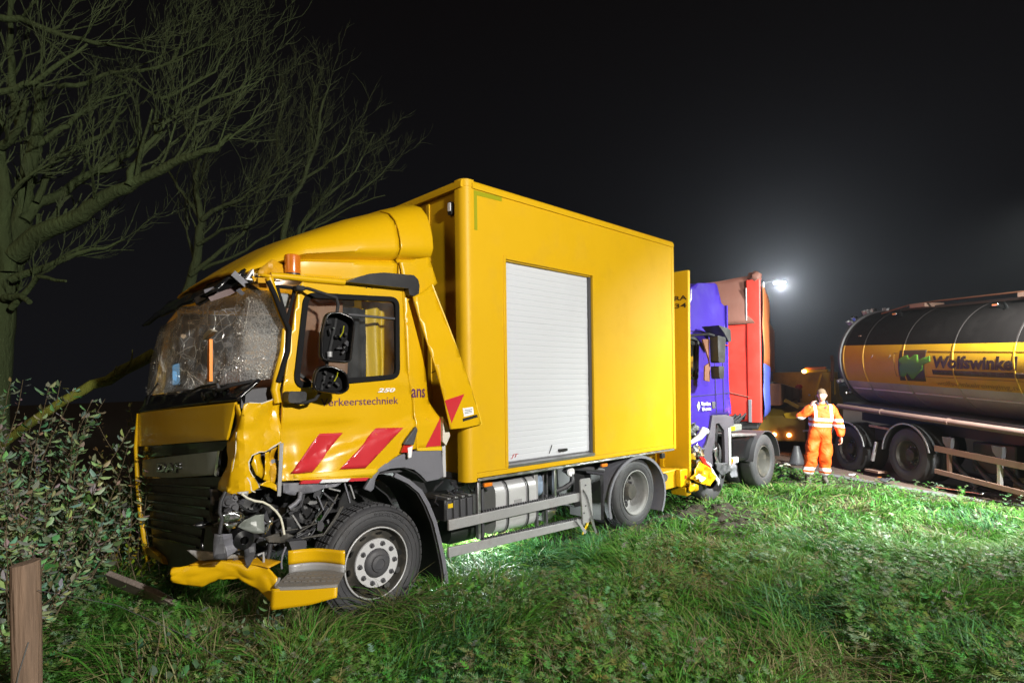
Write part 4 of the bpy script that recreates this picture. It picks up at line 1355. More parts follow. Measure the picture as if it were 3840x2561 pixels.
for hh_, mp_, a, b in ((H1, mp1, -1.40, 2.30), (H2, mp2, -1.45, 1.96)):
    q = Vector(mp_(.03)(a, b))
    MB().tube([q, q + Vector((.025, 0, .04)), q + Vector((.035, 0, .09))], .004, 5).build('grass_blade', 'green_tape', hh_)

# ---- smashed bumper corner: pipes, brackets and lamp reflectors
def jt(nm, mt, pts, r, y=None):
    P = [(p[0], (y if len(p) == 2 else p[1]), p[-1]) for p in pts]
    MB().tube(P, r, 8).build(nm, mt, TR, smooth=60)
def bowl(nm, mt, c, r, d, M, n=20):
    mb = MB().lathe([(r, 0), (r * .92, d * .35), (r * .7, d * .75), (r * .3, d), (0, d)], (0, 0, 0), 'y', n)
    mb.v = [tuple(M @ Vector(p) + Vector(c)) for p in mb.v]
    return mb.build(nm, mt, TR, smooth=50, thick=.006)
jt('coolant_hose', 'hose', [(-2.168, 1.187), (-2.2, 1.12), (-2.21, 1.05), (-2.193, 1.0), (-2.211, .90)], .014, .05)
bowl('lamp_reflector', 'chrome', (-2.12, .08, .985), .085, .07, Matrix.Rotation(R(20), 3, 'X') @ Matrix.Rotation(R(-15), 3, 'Z') @ Matrix.Scale(.6, 3, (0, 0, 1)))
crum('lamp_shell', 'chrome', [(-2.20, 1.02), (-2.13, 1.035), (-2.05, 1.0), (-2.06, .96), (-2.19, .97)], .05, .03, 21, .004)
crum('lamp_shell', 'chrome', [(-2.18, .955), (-2.08, .955), (-2.10, .915), (-2.15, .91)], .07, .03, 22, .004)
crum('headlamp', 'grille_grey', [(-2.085, .92), (-2.04, .965), (-1.96, .985), (-1.90, .98), (-1.905, .85), (-1.975, .855)], .06, .05, 23)
crum('lamp_trim', 'chrome', [(-1.84, .96), (-1.87, .955), (-1.915, .845), (-1.895, .84), (-1.86, .9)], .02, .03, 24, .004)
jt('white_cable', 'wire_white', [(-2.079, 1.167), (-2.04, 1.13), (-1.985, 1.10), (-1.93, 1.085), (-1.882, 1.053), (-1.832, 1.001), (-1.80, .95), (-1.785, .89), (-1.774, .82)], .0085, .0)
crum('bracket', 'rail_grey', [(-2.105, 1.175), (-2.02, 1.175), (-2.03, 1.13), (-2.045, 1.155), (-2.08, 1.155)], .02, .015, 25)
jt('bracket', 'grey_plastic', [(-1.622, 1.115), (-1.630, 1.06), (-1.66, 1.03), (-1.715, 1.0)], .018, .05)
crum('bent_plate', 'grey_plastic', [(-1.737, 1.187), (-1.41, 1.16), (-1.20, 1.15), (-1.31, 1.107), (-1.443, 1.10), (-1.56, 1.08), (-1.679, 1.088), (-1.745, 1.116)], .10, .05, 26)
for k, (x, z, r) in enumerate(((-2.14, 1.11, .045), (-2.10, 1.06, .035), (-2.09, 1.13, .028))):
    M = Matrix.Rotation(random.uniform(-.5, .5), 3, 'X')
    mb = MB().lathe([(0, -.02), (r * .5, -.02), (r * .6, 0), (r, .0), (r, .05), (0, .05)], (0, 0, 0), 'y', 14)
    mb.v = [tuple(M @ Vector(p) + Vector((x, .09, z))) for p in mb.v]
    mb.build('horn', 'dark_grey', TR, smooth=40)
crum('crumpled_bracket', 'grey_plastic', [(-2.205, .89), (-2.13, .88), (-2.108, .80), (-2.04, .775), (-2.17, .70), (-2.24, .76)], .08, .05, 27)
crum('crumpled_bracket', 'dark_grey', [(-2.24, .90), (-2.20, .89), (-2.16, .70), (-2.25, .73)], .05, .04, 28)
m = MB().lathe([(.03, 0), (.07, .01), (.085, .05), (.085, .09), (.06, .10)], (-2.04, .06, .815), 'y', 20)
m.build('fog_lamp_shell', 'black_gloss', TR, smooth=40)
crum('bumper_stay', 'dark_grey', [(-2.035, .77), (-1.955, .78), (-1.98, .62), (-2.0, .60), (-2.03, .67)], .08, .05, 29)
jt('bracket', 'rail_grey', [(-1.95, .69), (-1.908, .70), (-1.905, .64), (-1.913, .59)], .010, .06)
jt('hose', 'hose', [(-1.835, .77), (-1.845, .70), (-1.862, .62), (-1.86, .56)], .018, .1)
jt('hose', 'grey_plastic', [(-1.739, .71), (-1.765, .65), (-1.775, .60), (-1.772, .55)], .008, .06)
RS = MB().prism(rpoly([(-1.70, .735), (-1.555, .72), (-1.562, .60), (-1.66, .625)], .02), .10, .2, 'y').build('reservoir', 'dark_grey', TR, bevel=.02)
crum('bent_beam', 'rim_dark', [(-1.895, .81), (-1.80, .825), (-1.70, .80), (-1.67, .78), (-1.75, .74), (-1.87, .77)], .07, .03, 31, .02)
for k in range(7):
    x0 = random.uniform(-1.32, -1.18)
    z0 = random.uniform(.90, 1.05)
    jt('brake_hose', random.choice(['hose', 'dark_grey', 'rim_dark']), [(x0, .15 + .02 * k, z0), (x0 - .06, .14 + .02 * k, z0 - .08), (x0 - .16, .15 + .02 * k, z0 - .16 - random.uniform(0, .05)), (x0 - .28, .17, z0 - .20), (x0 - .38, .2, z0 - .21 + random.uniform(-.05, .03))], random.uniform(.005, .010))
for k, (a, b) in enumerate((((-1.66, .93), (-1.585, .81)), ((-1.407, 1.07), (-1.297, .97)), ((-1.455, 1.05), (-1.40, .93)), ((-1.36, 1.10), (-1.25, 1.06)), ((-1.22, 1.13), (-1.16, .95)), ((-1.17, 1.10), (-1.12, .98)))):
    MB().bar((a[0], .12, a[1]), (b[0], .14, b[1]), .012, random.uniform(.012, .035), (0, 1, 0)).build('stay', random.choice(['grey_plastic', 'dark_grey', 'rail_grey']), TR)
# random broken plastic filling the cavity behind
for k in range(70):
    x, z = random.uniform(-2.16, -1.30), random.uniform(.58, 1.14)
    if (x + .95) ** 2 + (z - .41) ** 2 < .30:
        continue
    y = random.uniform(.12, .42)
    M = Matrix.Rotation(random.uniform(-3, 3), 3, 'Y') @ Matrix.Rotation(random.uniform(-.7, .7), 3, 'X') @ Matrix.Rotation(random.uniform(-.8, .8), 3, 'Z')
    s = random.uniform(.03, .12)
    mb = MB()
    if k % 3 == 0:
        pts = [Vector((x, y, z))]
        d = M @ Vector((1, 0, 0))
        for q in range(4):
            d = (d + Vector((random.uniform(-.6, .6), random.uniform(-.3, .3), random.uniform(-.8, .4)))).normalized()
            pts.append(pts[-1] + d * s * .6)
        mb.tube(pts, random.uniform(.005, .014), 6)
        nm = 'broken_pipe'
    else:
        w = random.uniform(.015, .06)
        mb.prism([(0, 0), (s, .2 * w), (s * 1.1, w), (s * .5, w * 1.4), (.1 * s, w)], 0, random.uniform(.005, .02), 'y')
        mb.v = [tuple(M @ Vector(p) + Vector((x, y, z))) for p in mb.v]
        nm = 'broken_plastic'
    mb.build(nm, random.choice(['black_plastic', 'black_gloss', 'dark_grey', 'dark_grey', 'hose', 'grey_plastic', 'black_plastic']), TR, smooth=50)
crum('cavity_liner', 'black_plastic', [(-2.15, 1.15), (-1.2, 1.12), (-1.35, .6), (-2.1, .55)], .48, .08, 33)
m = MB()
m.tube([(-2.12, .5, .90), (-2.05, .4, .88), (-2.0, .3, .9)], .02, 6)
m.tube([(-2.12, .72, .80), (-2.17, .60, .72), (-2.15, .62, .58), (-2.10, .8, .5)], .012, 6)
m.build('bumper_trim', 'black_gloss', TR, smooth=60)
crum('bumper_shard', 'black_gloss', [(-2.3, .92), (-2.22, .95), (-2.15, .90), (-2.24, .89)], .35, .04, 35)
# ================================================================== purple tractor unit behind the yellow lorry
YAW = math.atan2(.694, .720)
mat('purple', (.040, .020, .26), .3, var=.05, dirt=.15, dirtcol=(.03, .03, .2), coat=.3, rvar=.08)
mat('trailer_red', (.62, .034, .022), .42, var=.06, scale=2, dirt=.25, dirtcol=(.5, .08, .06), dscale=1.5)
mat('trailer_brown', (.20, .085, .065), .6, var=.15, dirt=.3, dirtcol=(.28, .15, .12), bump=.15, bscale=9)
mat('curtain_orange', (.55, .16, .05), .5, var=.1)
mat('curtain_blue', (.08, .11, .55), .5, var=.1)
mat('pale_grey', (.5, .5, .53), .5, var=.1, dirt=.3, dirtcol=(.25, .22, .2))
mat('brown_rust', (.16, .06, .028), .7, var=.3, dirt=.4, dirtcol=(.05, .03, .02))
mat('ochre', (.62, .36, .012), .4, var=.12, dirt=.4, dirtcol=(.1, .07, .03))
mat('ochre_dark', (.24, .16, .02), .5, var=.2, dirt=.4, dirtcol=(.05, .04, .02))
PT = thing('tractor_unit', 'purple lorry tractor unit jammed against the tail of the yellow box lorry', 'lorry', toW(0, 0, 0), YAW)
pc = [(4.22, .95), (4.24, 2.05), (4.34, 2.62), (4.52, 3.36), (4.75, 3.46), (5.30, 3.525), (5.38, 3.50), (5.50, 3.22), (5.62, 3.18), (5.64, 2.85), (5.70, 2.56), (5.74, 2.3), (5.80, 1.40), (5.16, 1.42), (5.02, 1.40), (4.93, 1.2), (4.80, .98), (4.66, .84), (4.4, .80)]
PW = rpoly([(4.30, 2.02), (4.62, 2.0), (4.66, 2.58), (4.40, 2.60)], .05)
sheet('cab_side', 'purple', PT, pc, side(.12, lambda x, z: .03 * max(0, z - 2.4) + .04 * sstep(5.5, 5.75, x) * sstep(3.4, 2.6, z) + .01 * noise.noise((x * 2, z * 2, 6)) - .02 * sstep(1.7, 1.5, z)), holes=[PW], grid=.12, thick=.03, off=1, smooth=45)
sheet('window_glass', 'window_glass', PT, PW, side(.14), thick=0)
sheet('window_gasket', 'rubber', PT, inset(PW, -.03), side(.112), holes=[inset(PW, .01)], thick=.02)
sheet('cab_side', 'purple', PT, [p for p in pc], side(2.40), thick=.03)
def proof(u, v):
    q = pc[2:11]
    t = u * (len(q) - 1)
    i = min(int(t), len(q) - 2)
    x, z = lerp(q[i][0], q[i + 1][0], t - i), lerp(q[i][1], q[i + 1][1], t - i)
    return (x, lerp(.14 + .03 * max(0, z - 2.4), 2.4, v), z + .05 * math.sin(math.pi * v) - .03 * math.exp(-v * 20))
MB().grid(proof, 24, 16).build('cab_roof', 'purple', PT, smooth=50, thick=.02)
MB().box(4.22, 4.3, .15, 2.4, .9, 2.0).build('cab_front', 'purple', PT, bevel=.03)
MB().hexa([(4.24, .16, 2.0), (4.3, .16, 2.0), (4.3, 2.4, 2.0), (4.24, 2.4, 2.0), (4.38, .18, 2.75), (4.44, .18, 2.75), (4.44, 2.4, 2.75), (4.38, 2.4, 2.75)]).build('windscreen', 'black_gloss', PT)
MB().box(5.70, 5.74, .15, 2.4, 1.3, 3.2).build('cab_back', 'purple', PT)
MB().tube([(5.46, .108, 2.545), (5.6, .112, 2.54), (5.72, .14, 2.535)], .008, 5).build('panel_seam', 'trailer_red', PT)
m = MB()
m.prism(rpoly([(4.66, 2.78), (5.06, 2.74), (5.08, 2.55), (5.0, 2.54), (4.84, 2.68)], .03), -.22, .05, 'y')
m.build('mirror_housing', 'black_plastic', PT, bevel=.03)
m = MB().prism(rpoly([(4.58, 2.62), (4.84, 2.60), (4.80, 2.22), (4.60, 2.22)], .04), -.25, -.12, 'y')
m.build('mirror_housing', 'black_plastic', PT, bevel=.03)
m = MB().prism(rpoly([(4.60, 2.17), (4.78, 2.17), (4.76, 1.98), (4.62, 1.98)], .04), -.25, -.12, 'y')
m.build('mirror_housing', 'black_plastic', PT, bevel=.03)
MB().prism(rpoly([(4.36, 2.56), (4.56, 2.57), (4.56, 2.22), (4.42, 2.17), (4.40, 1.96), (4.56, 1.94), (4.58, 2.2)], .02), -.13, -.11, 'y').build('mirror_glass', 'brown_rust', PT)
MB().tube([(4.25, .1, 2.62), (4.5, -.15, 2.64), (4.6, -.18, 2.62)], .02, 8).build('mirror_arm', 'black_plastic', PT)
pT = sideT(.095, lambda x, z: .01 * noise.noise((x * 2, z * 2, 6)) - .02 * sstep(1.7, 1.5, z))
lettering('Noordzee', (4.70, 4.975, 1.575, 1.635), pT, 'white_ink', PT, bold=.03)
lettering('Silvermix', (4.70, 4.975, 1.50, 1.55), pT, 'white_ink', PT, bold=.03)
sheet('emblem', 'white_ink', PT, [(4.61, 1.50), (4.66, 1.55), (4.665, 1.585), (4.625, 1.645), (4.60, 1.60), (4.575, 1.585), (4.60, 1.55)], side(.092), thick=.004)
lettering('7', (4.25, 4.34, 1.50, 1.60), pT, 'white_ink', PT, shear=.2, bold=.03)
m = MB()
m.box(5.06, 5.16, .09, .11, 1.52, 1.63)
m.build('door_handle', 'dark_grey', PT, bevel=.01)
for pts_ in ([(4.30, 1.35), (4.28, 2.0), (4.38, 2.68)], [(5.20, 1.45), (5.20, 2.2), (5.14, 2.72), (4.4, 2.70)], [(5.45, 1.45), (5.47, 2.5)], [(4.3, 1.72), (5.2, 1.74), (5.7, 1.76)]):
    MB().tube([(a, .118 + .03 * max(0, b - 2.4) - .003 + .01 * noise.noise((a * 2, b * 2, 6)) - .02 * sstep(1.7, 1.5, b), b) for a, b in pts_], .006, 5).build('door_seam', 'black_ink', PT)
# wing and lower side
pw_ = [(5.0, 1.42), (5.46, 1.41), (5.70, 1.36), (5.72, 1.22), (5.52, 1.20), (5.50, .62), (5.40, .62), (5.38, 1.16), (5.20, 1.29), (5.10, 1.28), (5.06, 1.0), (4.98, .92), (5.0, .62), (4.6, .70), (4.58, .82), (4.80, .99), (4.92, 1.2)]
mat('wing_grey', (.07, .062, .078), .55, var=.15, dirt=.3, dirtcol=(.05, .045, .04))
sheet('front_wing', 'wing_grey', PT, pw_, side(.06), grid=.15, thick=.05, off=1, bevel=.01, smooth=45)
MB().box(4.5, 5.75, .35, 2.2, .55, 1.4).build('engine_bay', 'black_plastic', PT)
tyre(MB(), (5.25, 0, .52), .5, .3, .29, .2).build('tyre', 'tyre', PT, smooth=35)
crum('crushed_step', 'alu', [(4.98, .9), (5.08, .92), (5.1, .70), (5.14, .66), (5.12, .62), (5.0, .66)], .03, .03, 41, parent=PT)
m = MB()
m.tube([(4.23, .02, 1.05), (4.40, -.04, 1.13), (4.50, -.06, 1.22), (4.56, -.06, 1.2)], [.03, .05, .06, .05], 10)
m.build('bumper_tube', 'pale_grey', PT, smooth=60)
lump(4.36, .0, .86, .16, .1, .16, .5, 3, 3).build('headlamp', 'chrome', PT, smooth=35)
crum('headlamp_shard', 'pale_grey', [(4.25, .80), (4.42, .85), (4.44, .72), (4.30, .62)], -.06, .06, 42, parent=PT)
crum('crushed_bumper', 'black_plastic', [(4.2, 1.3), (4.45, 1.35), (4.55, 1.25), (4.35, 1.12), (4.2, 1.1)], .05, .08, 43, parent=PT)
# chassis behind the cab
m = MB().box(4.4, 8.2, .85, .95, .75, 1.0).box(4.4, 8.2, 1.6, 1.7, .75, 1.0)
m.build('chassis_frame', 'black_plastic', PT)
MB().prism(rpoly([(.16, .56), (.75, .56), (.75, 1.03), (.16, 1.03)], .09), 5.86, 6.72, 'x').build('fuel_tank', 'black_gloss', PT, smooth=40)
MB().prism([(5.74, 1.03), (6.68, .99), (6.66, 1.03), (5.74, 1.08)], .1, .5, 'y').build('catwalk', 'steel', PT, bevel=.01)
m = MB().box(6.02, 6.55, .3, .8, 1.07, 1.2)
m.build('air_tank', 'grille_grey', PT, bevel=.03)
MB().box(6.05, 6.25, .29, .31, 1.1, 1.17).build('label', 'green_tape', PT)
m = MB()
for k in range(6):
    x = 6.3 + .1 * k
    m.tube([(x, .5, 1.2), (x + .1, .4, 1.32 + .04 * (k % 2)), (x + .25, .5, 1.25), (x + .4, .7, 1.3)], .02, 6)
m.build('air_lines', 'hose', PT)
for y0 in (.12, .42, 1.85, 2.15):
    tyre(MB(), (7.05, 0, .5), .5, .27, .29, y0).build('tyre', 'tyre', PT, smooth=35)
MB().lathe([(.29, .15), (.27, .14), (.24, .2), (.12, .26), (0, .26)], (7.05, 0, .5), 'y', 32).build('rim', 'rim_dark', PT, smooth=35)
a2 = [(7.05 + .56 * math.cos(R(175 - 170 * i / 16)), .5 + .54 * math.sin(R(175 - 170 * i / 16))) for i in range(17)]
strip('rear_mudguard', 'dark_grey', PT, a2, .08, .7, .015, smooth=40)
MB().box(5.58, 5.66, .08, .14, .45, 1.2).build('step_post', 'rail_grey', PT, bevel=.01)
MB().box(5.68, 5.78, .1, .16, .57, .66).build('side_marker', 'orange_lens', PT, bevel=.01)
MB().box(5.80, 6.0, .12, .2, .58, .68).build('label_plate', 'pale_grey', PT, bevel=.01)

# ---- wreckage between the two lorries
def wreck(nm, label, cat, loc, build):
    o = thing(nm, label, cat, loc, YAW)
    build(o)
    return o
def wr1(o):
    for i, (poly, y, s) in enumerate((([(.22, .785), (.40, .72), (.60, .60), (.72, .52), (.53, .40), (.25, .47), (.0, .57)], -.12, 51), ([(-.02, .53), (.26, .43), (.16, .36), (-.05, .39)], -.10, 53))):
        crum('bumper_plate', 'yellow', [(a, b - .3) for a, b in poly], y, .06, s, .015, parent=o)
    crum('torn_edge', 'white_ink', [(.02, .30), (.12, .33), (.30, .25), (.2, .2)], -.17, .04, 54, parent=o)
wreck('bumper_wreckage', 'crumpled yellow bumper wreckage lying between yellow lorry tail and purple tractor unit', 'wreckage', toW(4.0, 0, .30), wr1)
def wr2(o):
    crum('lamp_strip', 'red_lens', [(.0, .56), (.08, .55), (.34, .33), (.30, .30), (.12, .42)], -.02, .03, 55, .02, parent=o)
    crum('lamp_edge', 'pale_grey', [(.14, .5), (.30, .42), (.60, .10), (.55, .06), (.36, .28)], -.02, .03, 56, .015, parent=o)
wreck('lamp_wreckage', 'red and silver lamp strip wreckage leaning against purple tractor unit', 'wreckage', toW(4.25, -.1, .30), wr2)
def wr3(o):
    crum('plate', 'dark_grey', [(.0, .43), (.38, .39), (.60, .26), (.26, .2), (.1, .3)], -.02, .04, 57, .015, parent=o)
    crum('plate', 'grey_plastic', [(.62, .30), (.80, .36), (.95, .1), (.7, .12)], .05, .04, 58, .015, parent=o)
wreck('splash_plate', 'bent dark grey plastic plate lying under purple tractor unit', 'plate', toW(4.67, -.1, .30), wr3)
DM = thing('soil_heap', 'churned brown soil heap ploughed up behind the yellow lorry', 'soil', toW(4.3, -.35, 0), YAW)
def dirt(u, v):
    x, y = lerp(-.9, 1.4, u), lerp(-.6, .9, v)
    h_ = .11 * max(0, 1 - (x - .1) ** 2 / 1.1) * max(0, 1 - (y - .1) ** 2 / .5)
    return (x, y, -.04 + h_ * (1 + .9 * noise.noise((x * 4, y * 4, 2))) + .08 * noise.noise((x * 9, y * 9, 5)) * (h_ > 0))
mat('clod', (.026, .019, .011), .95, var=.6, scale=12, bump=1, bscale=40)
MB().grid(dirt, 60, 40).build('mound', 'clod', DM, smooth=30)

# ================================================================== red curtain trailer
td_ = Vector((.42, .9075, 0)).normalized()
RT = thing('curtain_trailer', 'red semi-trailer with brown top and torn front corner, behind purple tractor unit', 'trailer', (4.78, 11.28, 0), math.atan2(td_.y, td_.x))
# local x along the trailer, y to its far side
TL_, TW_ = 13.4, 2.5
def fwall(u, v):
    z = lerp(1.18, 3.08, v)
    return (.0 + .03 * noise.noise((u * 3, v * 3, 1)), lerp(.0, TW_, u), z)
MB().grid(fwall, 20, 16).build('front_wall', 'trailer_red', RT, smooth=50, thick=.05)
def fwall2(u, v):
    return (-.02 + .10 * v * v + .04 * noise.noise((u * 3, v * 3, 7)), lerp(.0, TW_, u), lerp(3.06, 3.98 + .06 * noise.noise((u * 5, 0, 3)) - .12 * u, v))
MB().grid(fwall2, 24, 10).build('front_top', 'trailer_brown', RT, smooth=50, thick=.05)
def trf(u, v):
    return (lerp(.05, TL_, v), lerp(0, TW_, u), 3.98 + .07 * noise.noise((u * 4, v * 12, 3)) - .12 * u * max(0, 1 - v * 6) - .03 * abs(u - .5))
MB().grid(trf, 16, 40).build('roof_tarp', 'trailer_brown', RT, smooth=50, thick=.02)
for k, (y, w) in enumerate(((.62, .012), (1.25, .012))):
    MB().box(-.035, -.02, y, y + w, 1.2, 3.05).build('wall_seam', 'trailer_brown', RT)
MB().tube([(-.04, .02, 1.60), (-.05, .5, 1.72), (-.05, .85, 1.86)], .008, 5).build('rope', 'trailer_brown', RT)
m = MB().prism(rpoly([(-.05, -.02), (.09, -.02), (.09, .24), (-.05, .24)], .03), 1.16, 3.9, 'z')
m.build('corner_post', 'trailer_red', RT, smooth=50)
MB().box(-.065, -.045, .225, .245, 3.12, 3.75).build('post_edge', 'pale_grey', RT, bevel=.005)
MB().box(-.062, -.05, .16, .22, 1.16, 1.6).build('post_edge', 'grey_plastic', RT, bevel=.005)
def cur(z0, z1):
    def fn(u, v):
        x = lerp(.35, TL_, u)
        return (x, -.05 - .05 * math.sin(u * 9) + .03 * noise.noise((u * 40, v * 3, 2)), lerp(z0, z1, v))
    return fn
MB().grid(cur(2.3, 3.85), 60, 8).build('side_curtain', 'curtain_orange', RT, smooth=60, thick=.01)
MB().grid(cur(1.25, 2.3), 60, 6).build('side_curtain', 'curtain_blue', RT, smooth=60, thick=.01)
lump(.05, .08, 3.95, .12, .12, .12, .4, 3, 6).build('torn_tarp', 'trailer_brown', RT, smooth=40)
m = MB().box(.0, TL_, .05, 2.45, 1.02, 1.17)
m.build('trailer_floor', 'black_plastic', RT, bevel=.02)
m = MB().box(.4, 11, .7, .85, .8, 1.05).box(.4, 11, 1.65, 1.8, .8, 1.05)
m.build('trailer_chassis', 'black_plastic', RT)
for x in (9.6, 10.9, 12.2):
    for y0 in (.0, 2.1):
        tyre(MB(), (x, 0, .5), .5, .38, .29, y0).build('tyre', 'tyre', RT, smooth=35)
MB().box(2.2, 2.3, .5, .62, .1, 1.02).build('landing_leg', 'steel', RT)
MB().box(2.2, 2.3, 1.9, 2.02, .1, 1.02).build('landing_leg', 'steel', RT)

# ================================================================== recovery truck on the road
rdv = Vector((.6, .8, 0)).normalized()
RC = thing('recovery_truck', 'yellow recovery truck with lit amber lamps on the road behind the man', 'recovery truck', (7.95, 15.9, -.05), math.atan2(rdv.y, rdv.x))
# local x forward (away), y to its left, origin below the rear right corner
m = MB().prism([(.0, .35), (.0, 1.05), (.4, 1.3), (2.6, 1.35), (2.6, .35)], .0, 2.3, 'y')
m.build('rear_body', 'ochre_dark', RC, bevel=.03)
m = MB()
m.hexa([(-.35, .55, 1.35), (3.6, .75, 1.45), (3.6, 1.55, 1.45), (-.35, 1.75, 1.35), (-.35, .55, 1.95), (3.6, .75, 1.75), (3.6, 1.55, 1.75), (-.35, 1.75, 1.98)])
m.build('crane_boom', 'brown_rust', RC, bevel=.03)
MB().tube([(-.3, 1.7, 1.99), (.1, 1.4, 2.03), (.6, 1.2, 1.96), (.2, .9, 1.98), (1.2, .8, 1.9), (2.4, .8, 1.80)], .035, 6).build('tow_strap', 'cream', RC)
MB().tube([(.3, 1.6, 2.0), (.6, 1.5, 2.06), (1.0, 1.3, 1.98)], .03, 6).build('tow_strap', 'trailer_red', RC)
m = MB().prism([(.15, .98), (.5, 1.0), (.55, 1.12), (.2, 1.2)], -.04, -.01, 'x')
m.build('body_flap', 'yellow_bright', RC)
MB().bar((-.1, .5, 1.5), (-.1, .15, 1.3), .06, .09).build('body_flap', 'yellow_bright', RC)
MB().box(-.03, .0, 1.0, 1.35, .95, 1.35).build('rear_lamp_box', 'brown_rust', RC)
lampmat('amber_lamp', (1, .36, .12), 22)
lampmat('amber_lamp_small', (1, .5, .12), 20)
for y in (.42, .80, 1.18, 1.9):
    MB().lathe([(0, -.05), (.045, -.045), (.055, -.02), (.055, .01)], (-.02, y, .53), 'x', 14).build('rear_lamp', 'amber_lamp', RC, smooth=50)
MB().lathe([(0, -.03), (.035, -.025), (.04, .01)], (-.36, 1.3, 1.62), 'x', 12).build('rear_reflector', 'red_lens', RC)
lump(.55, .0, 1.62, .03, .03, .03, 0).build('work_lamp', 'white_ink', RC)
MB().hexa([(-.04, .95, .08), (-.02, 1.25, .08), (.0, 1.25, .08), (-.01, .95, .08), (-.04, 1.0, .25), (-.02, 1.2, .25), (.0, 1.2, .25), (-.01, 1.0, .25)]).build('number_plate', 'white_ink', RC)
MB().bar((-.1, .05, .66), (-.15, -.38, .74), .05, .05).build('stay', 'pale_grey', RC)
tyre(MB(), (1.3, 0, .46), .44, .28, .25, -.02).build('tyre', 'tyre', RC, smooth=35)
tyre(MB(), (1.3, 0, .46), .44, .28, .25, 2.05).build('tyre', 'tyre', RC, smooth=35)
tyre(MB(), (5.2, 0, .46), .44, .28, .25, -.02).build('tyre', 'tyre', RC, smooth=35)
m = MB().lathe([(.62, 0), (.62, .4)], (1.3, -.02, .5), 'y', 20, 0, math.pi)
m.build('rear_mudguard', 'ochre', RC, smooth=40, thick=.02)
cb = [(3.9, .5), (3.9, 2.30), (5.3, 2.32), (5.75, 1.55), (6.4, 1.4), (6.45, .5)]
cw = rpoly([(4.15, 1.55), (4.85, 1.55), (4.85, 2.12), (4.15, 2.12)], .06)
sheet('cab_side', 'ochre', RC, cb, side(-.02), holes=[cw], thick=.05)
sheet('cab_window', 'black_gloss', RC, cw, side(.02), thick=0)
sheet('cab_side', 'ochre', RC, cb, side(2.2), thick=.05)
m = MB().hexa([(3.88, .0, .5), (3.92, .0, .5), (3.92, 2.2, .5), (3.88, 2.2, .5), (3.88, .0, 2.3), (3.92, .0, 2.3), (3.92, 2.2, 2.3), (3.88, 2.2, 2.3)])
m.box(3.9, 5.3, .0, 2.2, 2.28, 2.33)
m.build('cab_back', 'ochre', RC, bevel=.02)
MB().box(2.6, 6.4, .5, 1.7, .45, .75).build('chassis_frame', 'black_plastic', RC)
lb = MB().box(3.2, 3.45, -.05, .62, 2.28, 2.38).build('light_bar', 'yellow_bright', RC, bevel=.02)
MB().box(3.2, 3.45, .0, .6, 2.385, 2.46).build('bar_lens', 'orange_lens', lb, bevel=.02)
lump(3.14, .60, 2.33, .07, .07, .06, 0).build('amber_lamp', 'amber_lamp_small', lb, smooth=60)
MB().bar((3.3, .12, 2.28), (3.3, .3, 1.62), .07, .07).build('bar_post', 'yellow_bright', RC)
MB().bar((3.28, .32, 1.62), (3.28, .14, 1.62), .07, .07).build('bar_post', 'yellow_bright', RC)
lump(2.9, .72, 1.82, .10, .1, .09, .3).build('winch_lamp', 'red_lens', RC, smooth=60)
MB().tube([(2.9, .72, 1.35), (2.9, .72, 1.8)], .04, 6).build('lamp_post', 'brown_rust', RC)
MB().tube([(3.75, -.1, 2.0), (3.75, -.12, 2.65), (3.6, -.12, 2.8)], .05, 8).build('exhaust_stack', 'brown_rust', RC)
MB().box(4.2, 4.9, .1, .5, 2.33, 2.42).build('roof_lamp', 'white_ink', RC, bevel=.02)

# ================================================================== street lamp far down the road
SL = thing('street_lamp', 'lit white street lamp glowing in the haze above red trailer', 'street lamp', (17.2, 40, -.1), 0)
MB().tube([(0, 0, 0), (0, 0, 4), (0, 0, 8.9)], [.11, .09, .06], 10).build('pole', 'steel', SL, smooth=50)
MB().tube([(0, 0, 8.7), (.3, 0, 8.95), (.75, 0, 9.02)], .04, 8).build('arm', 'matt_black', SL, smooth=50)
HD = MB().prism(rpoly([(.7, 8.9), (1.5, 8.92), (1.5, 9.0), (.75, 9.06)], .03), -.17, .17, 'y').build('lamp_head', 'matt_black', SL, bevel=.03)
lampmat('lamp_white', (.93, .97, 1.0), 60)
MB().prism(rpoly([(.8, 8.80), (1.45, 8.81), (1.42, 8.9), (.82, 8.9)], .04), -.16, .16, 'y').build('lamp_glass', 'lamp_white', SL, bevel=.03)
ld = bpy.data.lights.new('street_light', 'POINT')
ld.energy = 2700
ld.color = (.9, .95, 1.0)
ld.shadow_soft_size = .3
lo = bpy.data.objects.new('street_light', ld)
COL.objects.link(lo)
lo.parent = SL
lo.location = (1.12, -.2, 8.65)

# ================================================================== small debris on the verge and the road
def deb(nm, label, cat, loc, rz, fn):
    o = thing(nm, label, cat, loc, rz)
    fn(o)
    return o
mat('wood', (.19, .125, .085), .85, var=.6, scale=26, stretch=(1, 1, .07), dirt=.75, dirtcol=(.055, .038, .028), dscale=9, bump=.9, bscale=45)
mat('wood_grey', (.19, .155, .135), .85, var=.4, scale=8, dirt=.6, dirtcol=(.07, .055, .05), dscale=5, bump=.6, bscale=40)
deb('road_cone', 'grey battered cone lying on the road edge beside the man in orange', 'cone', (6.72, 13.9, 0), .3, lambda o: (
    MB().lathe([(0, .42), (.06, .42), (.17, .03), (.2, .0)], (0, 0, 0), 'z', 18).build('cone_body', 'dark_grey', o, smooth=40),
    MB().box(-.24, .24, -.24, .24, 0, .03).build('base', 'dark_grey', o, bevel=.01)))
PNL = thing('metal_sheet', 'shiny bent silver metal sheet lying on the road edge beside the tanker', 'sheet', (7.72, 10.05, .02), -1.3)
def spn(u, v):
    return (lerp(-.42, .42, u), lerp(-.16, .16, v), .02 + .05 * math.sin(math.pi * v) + .02 * noise.noise((u * 4, v * 3, 1)))
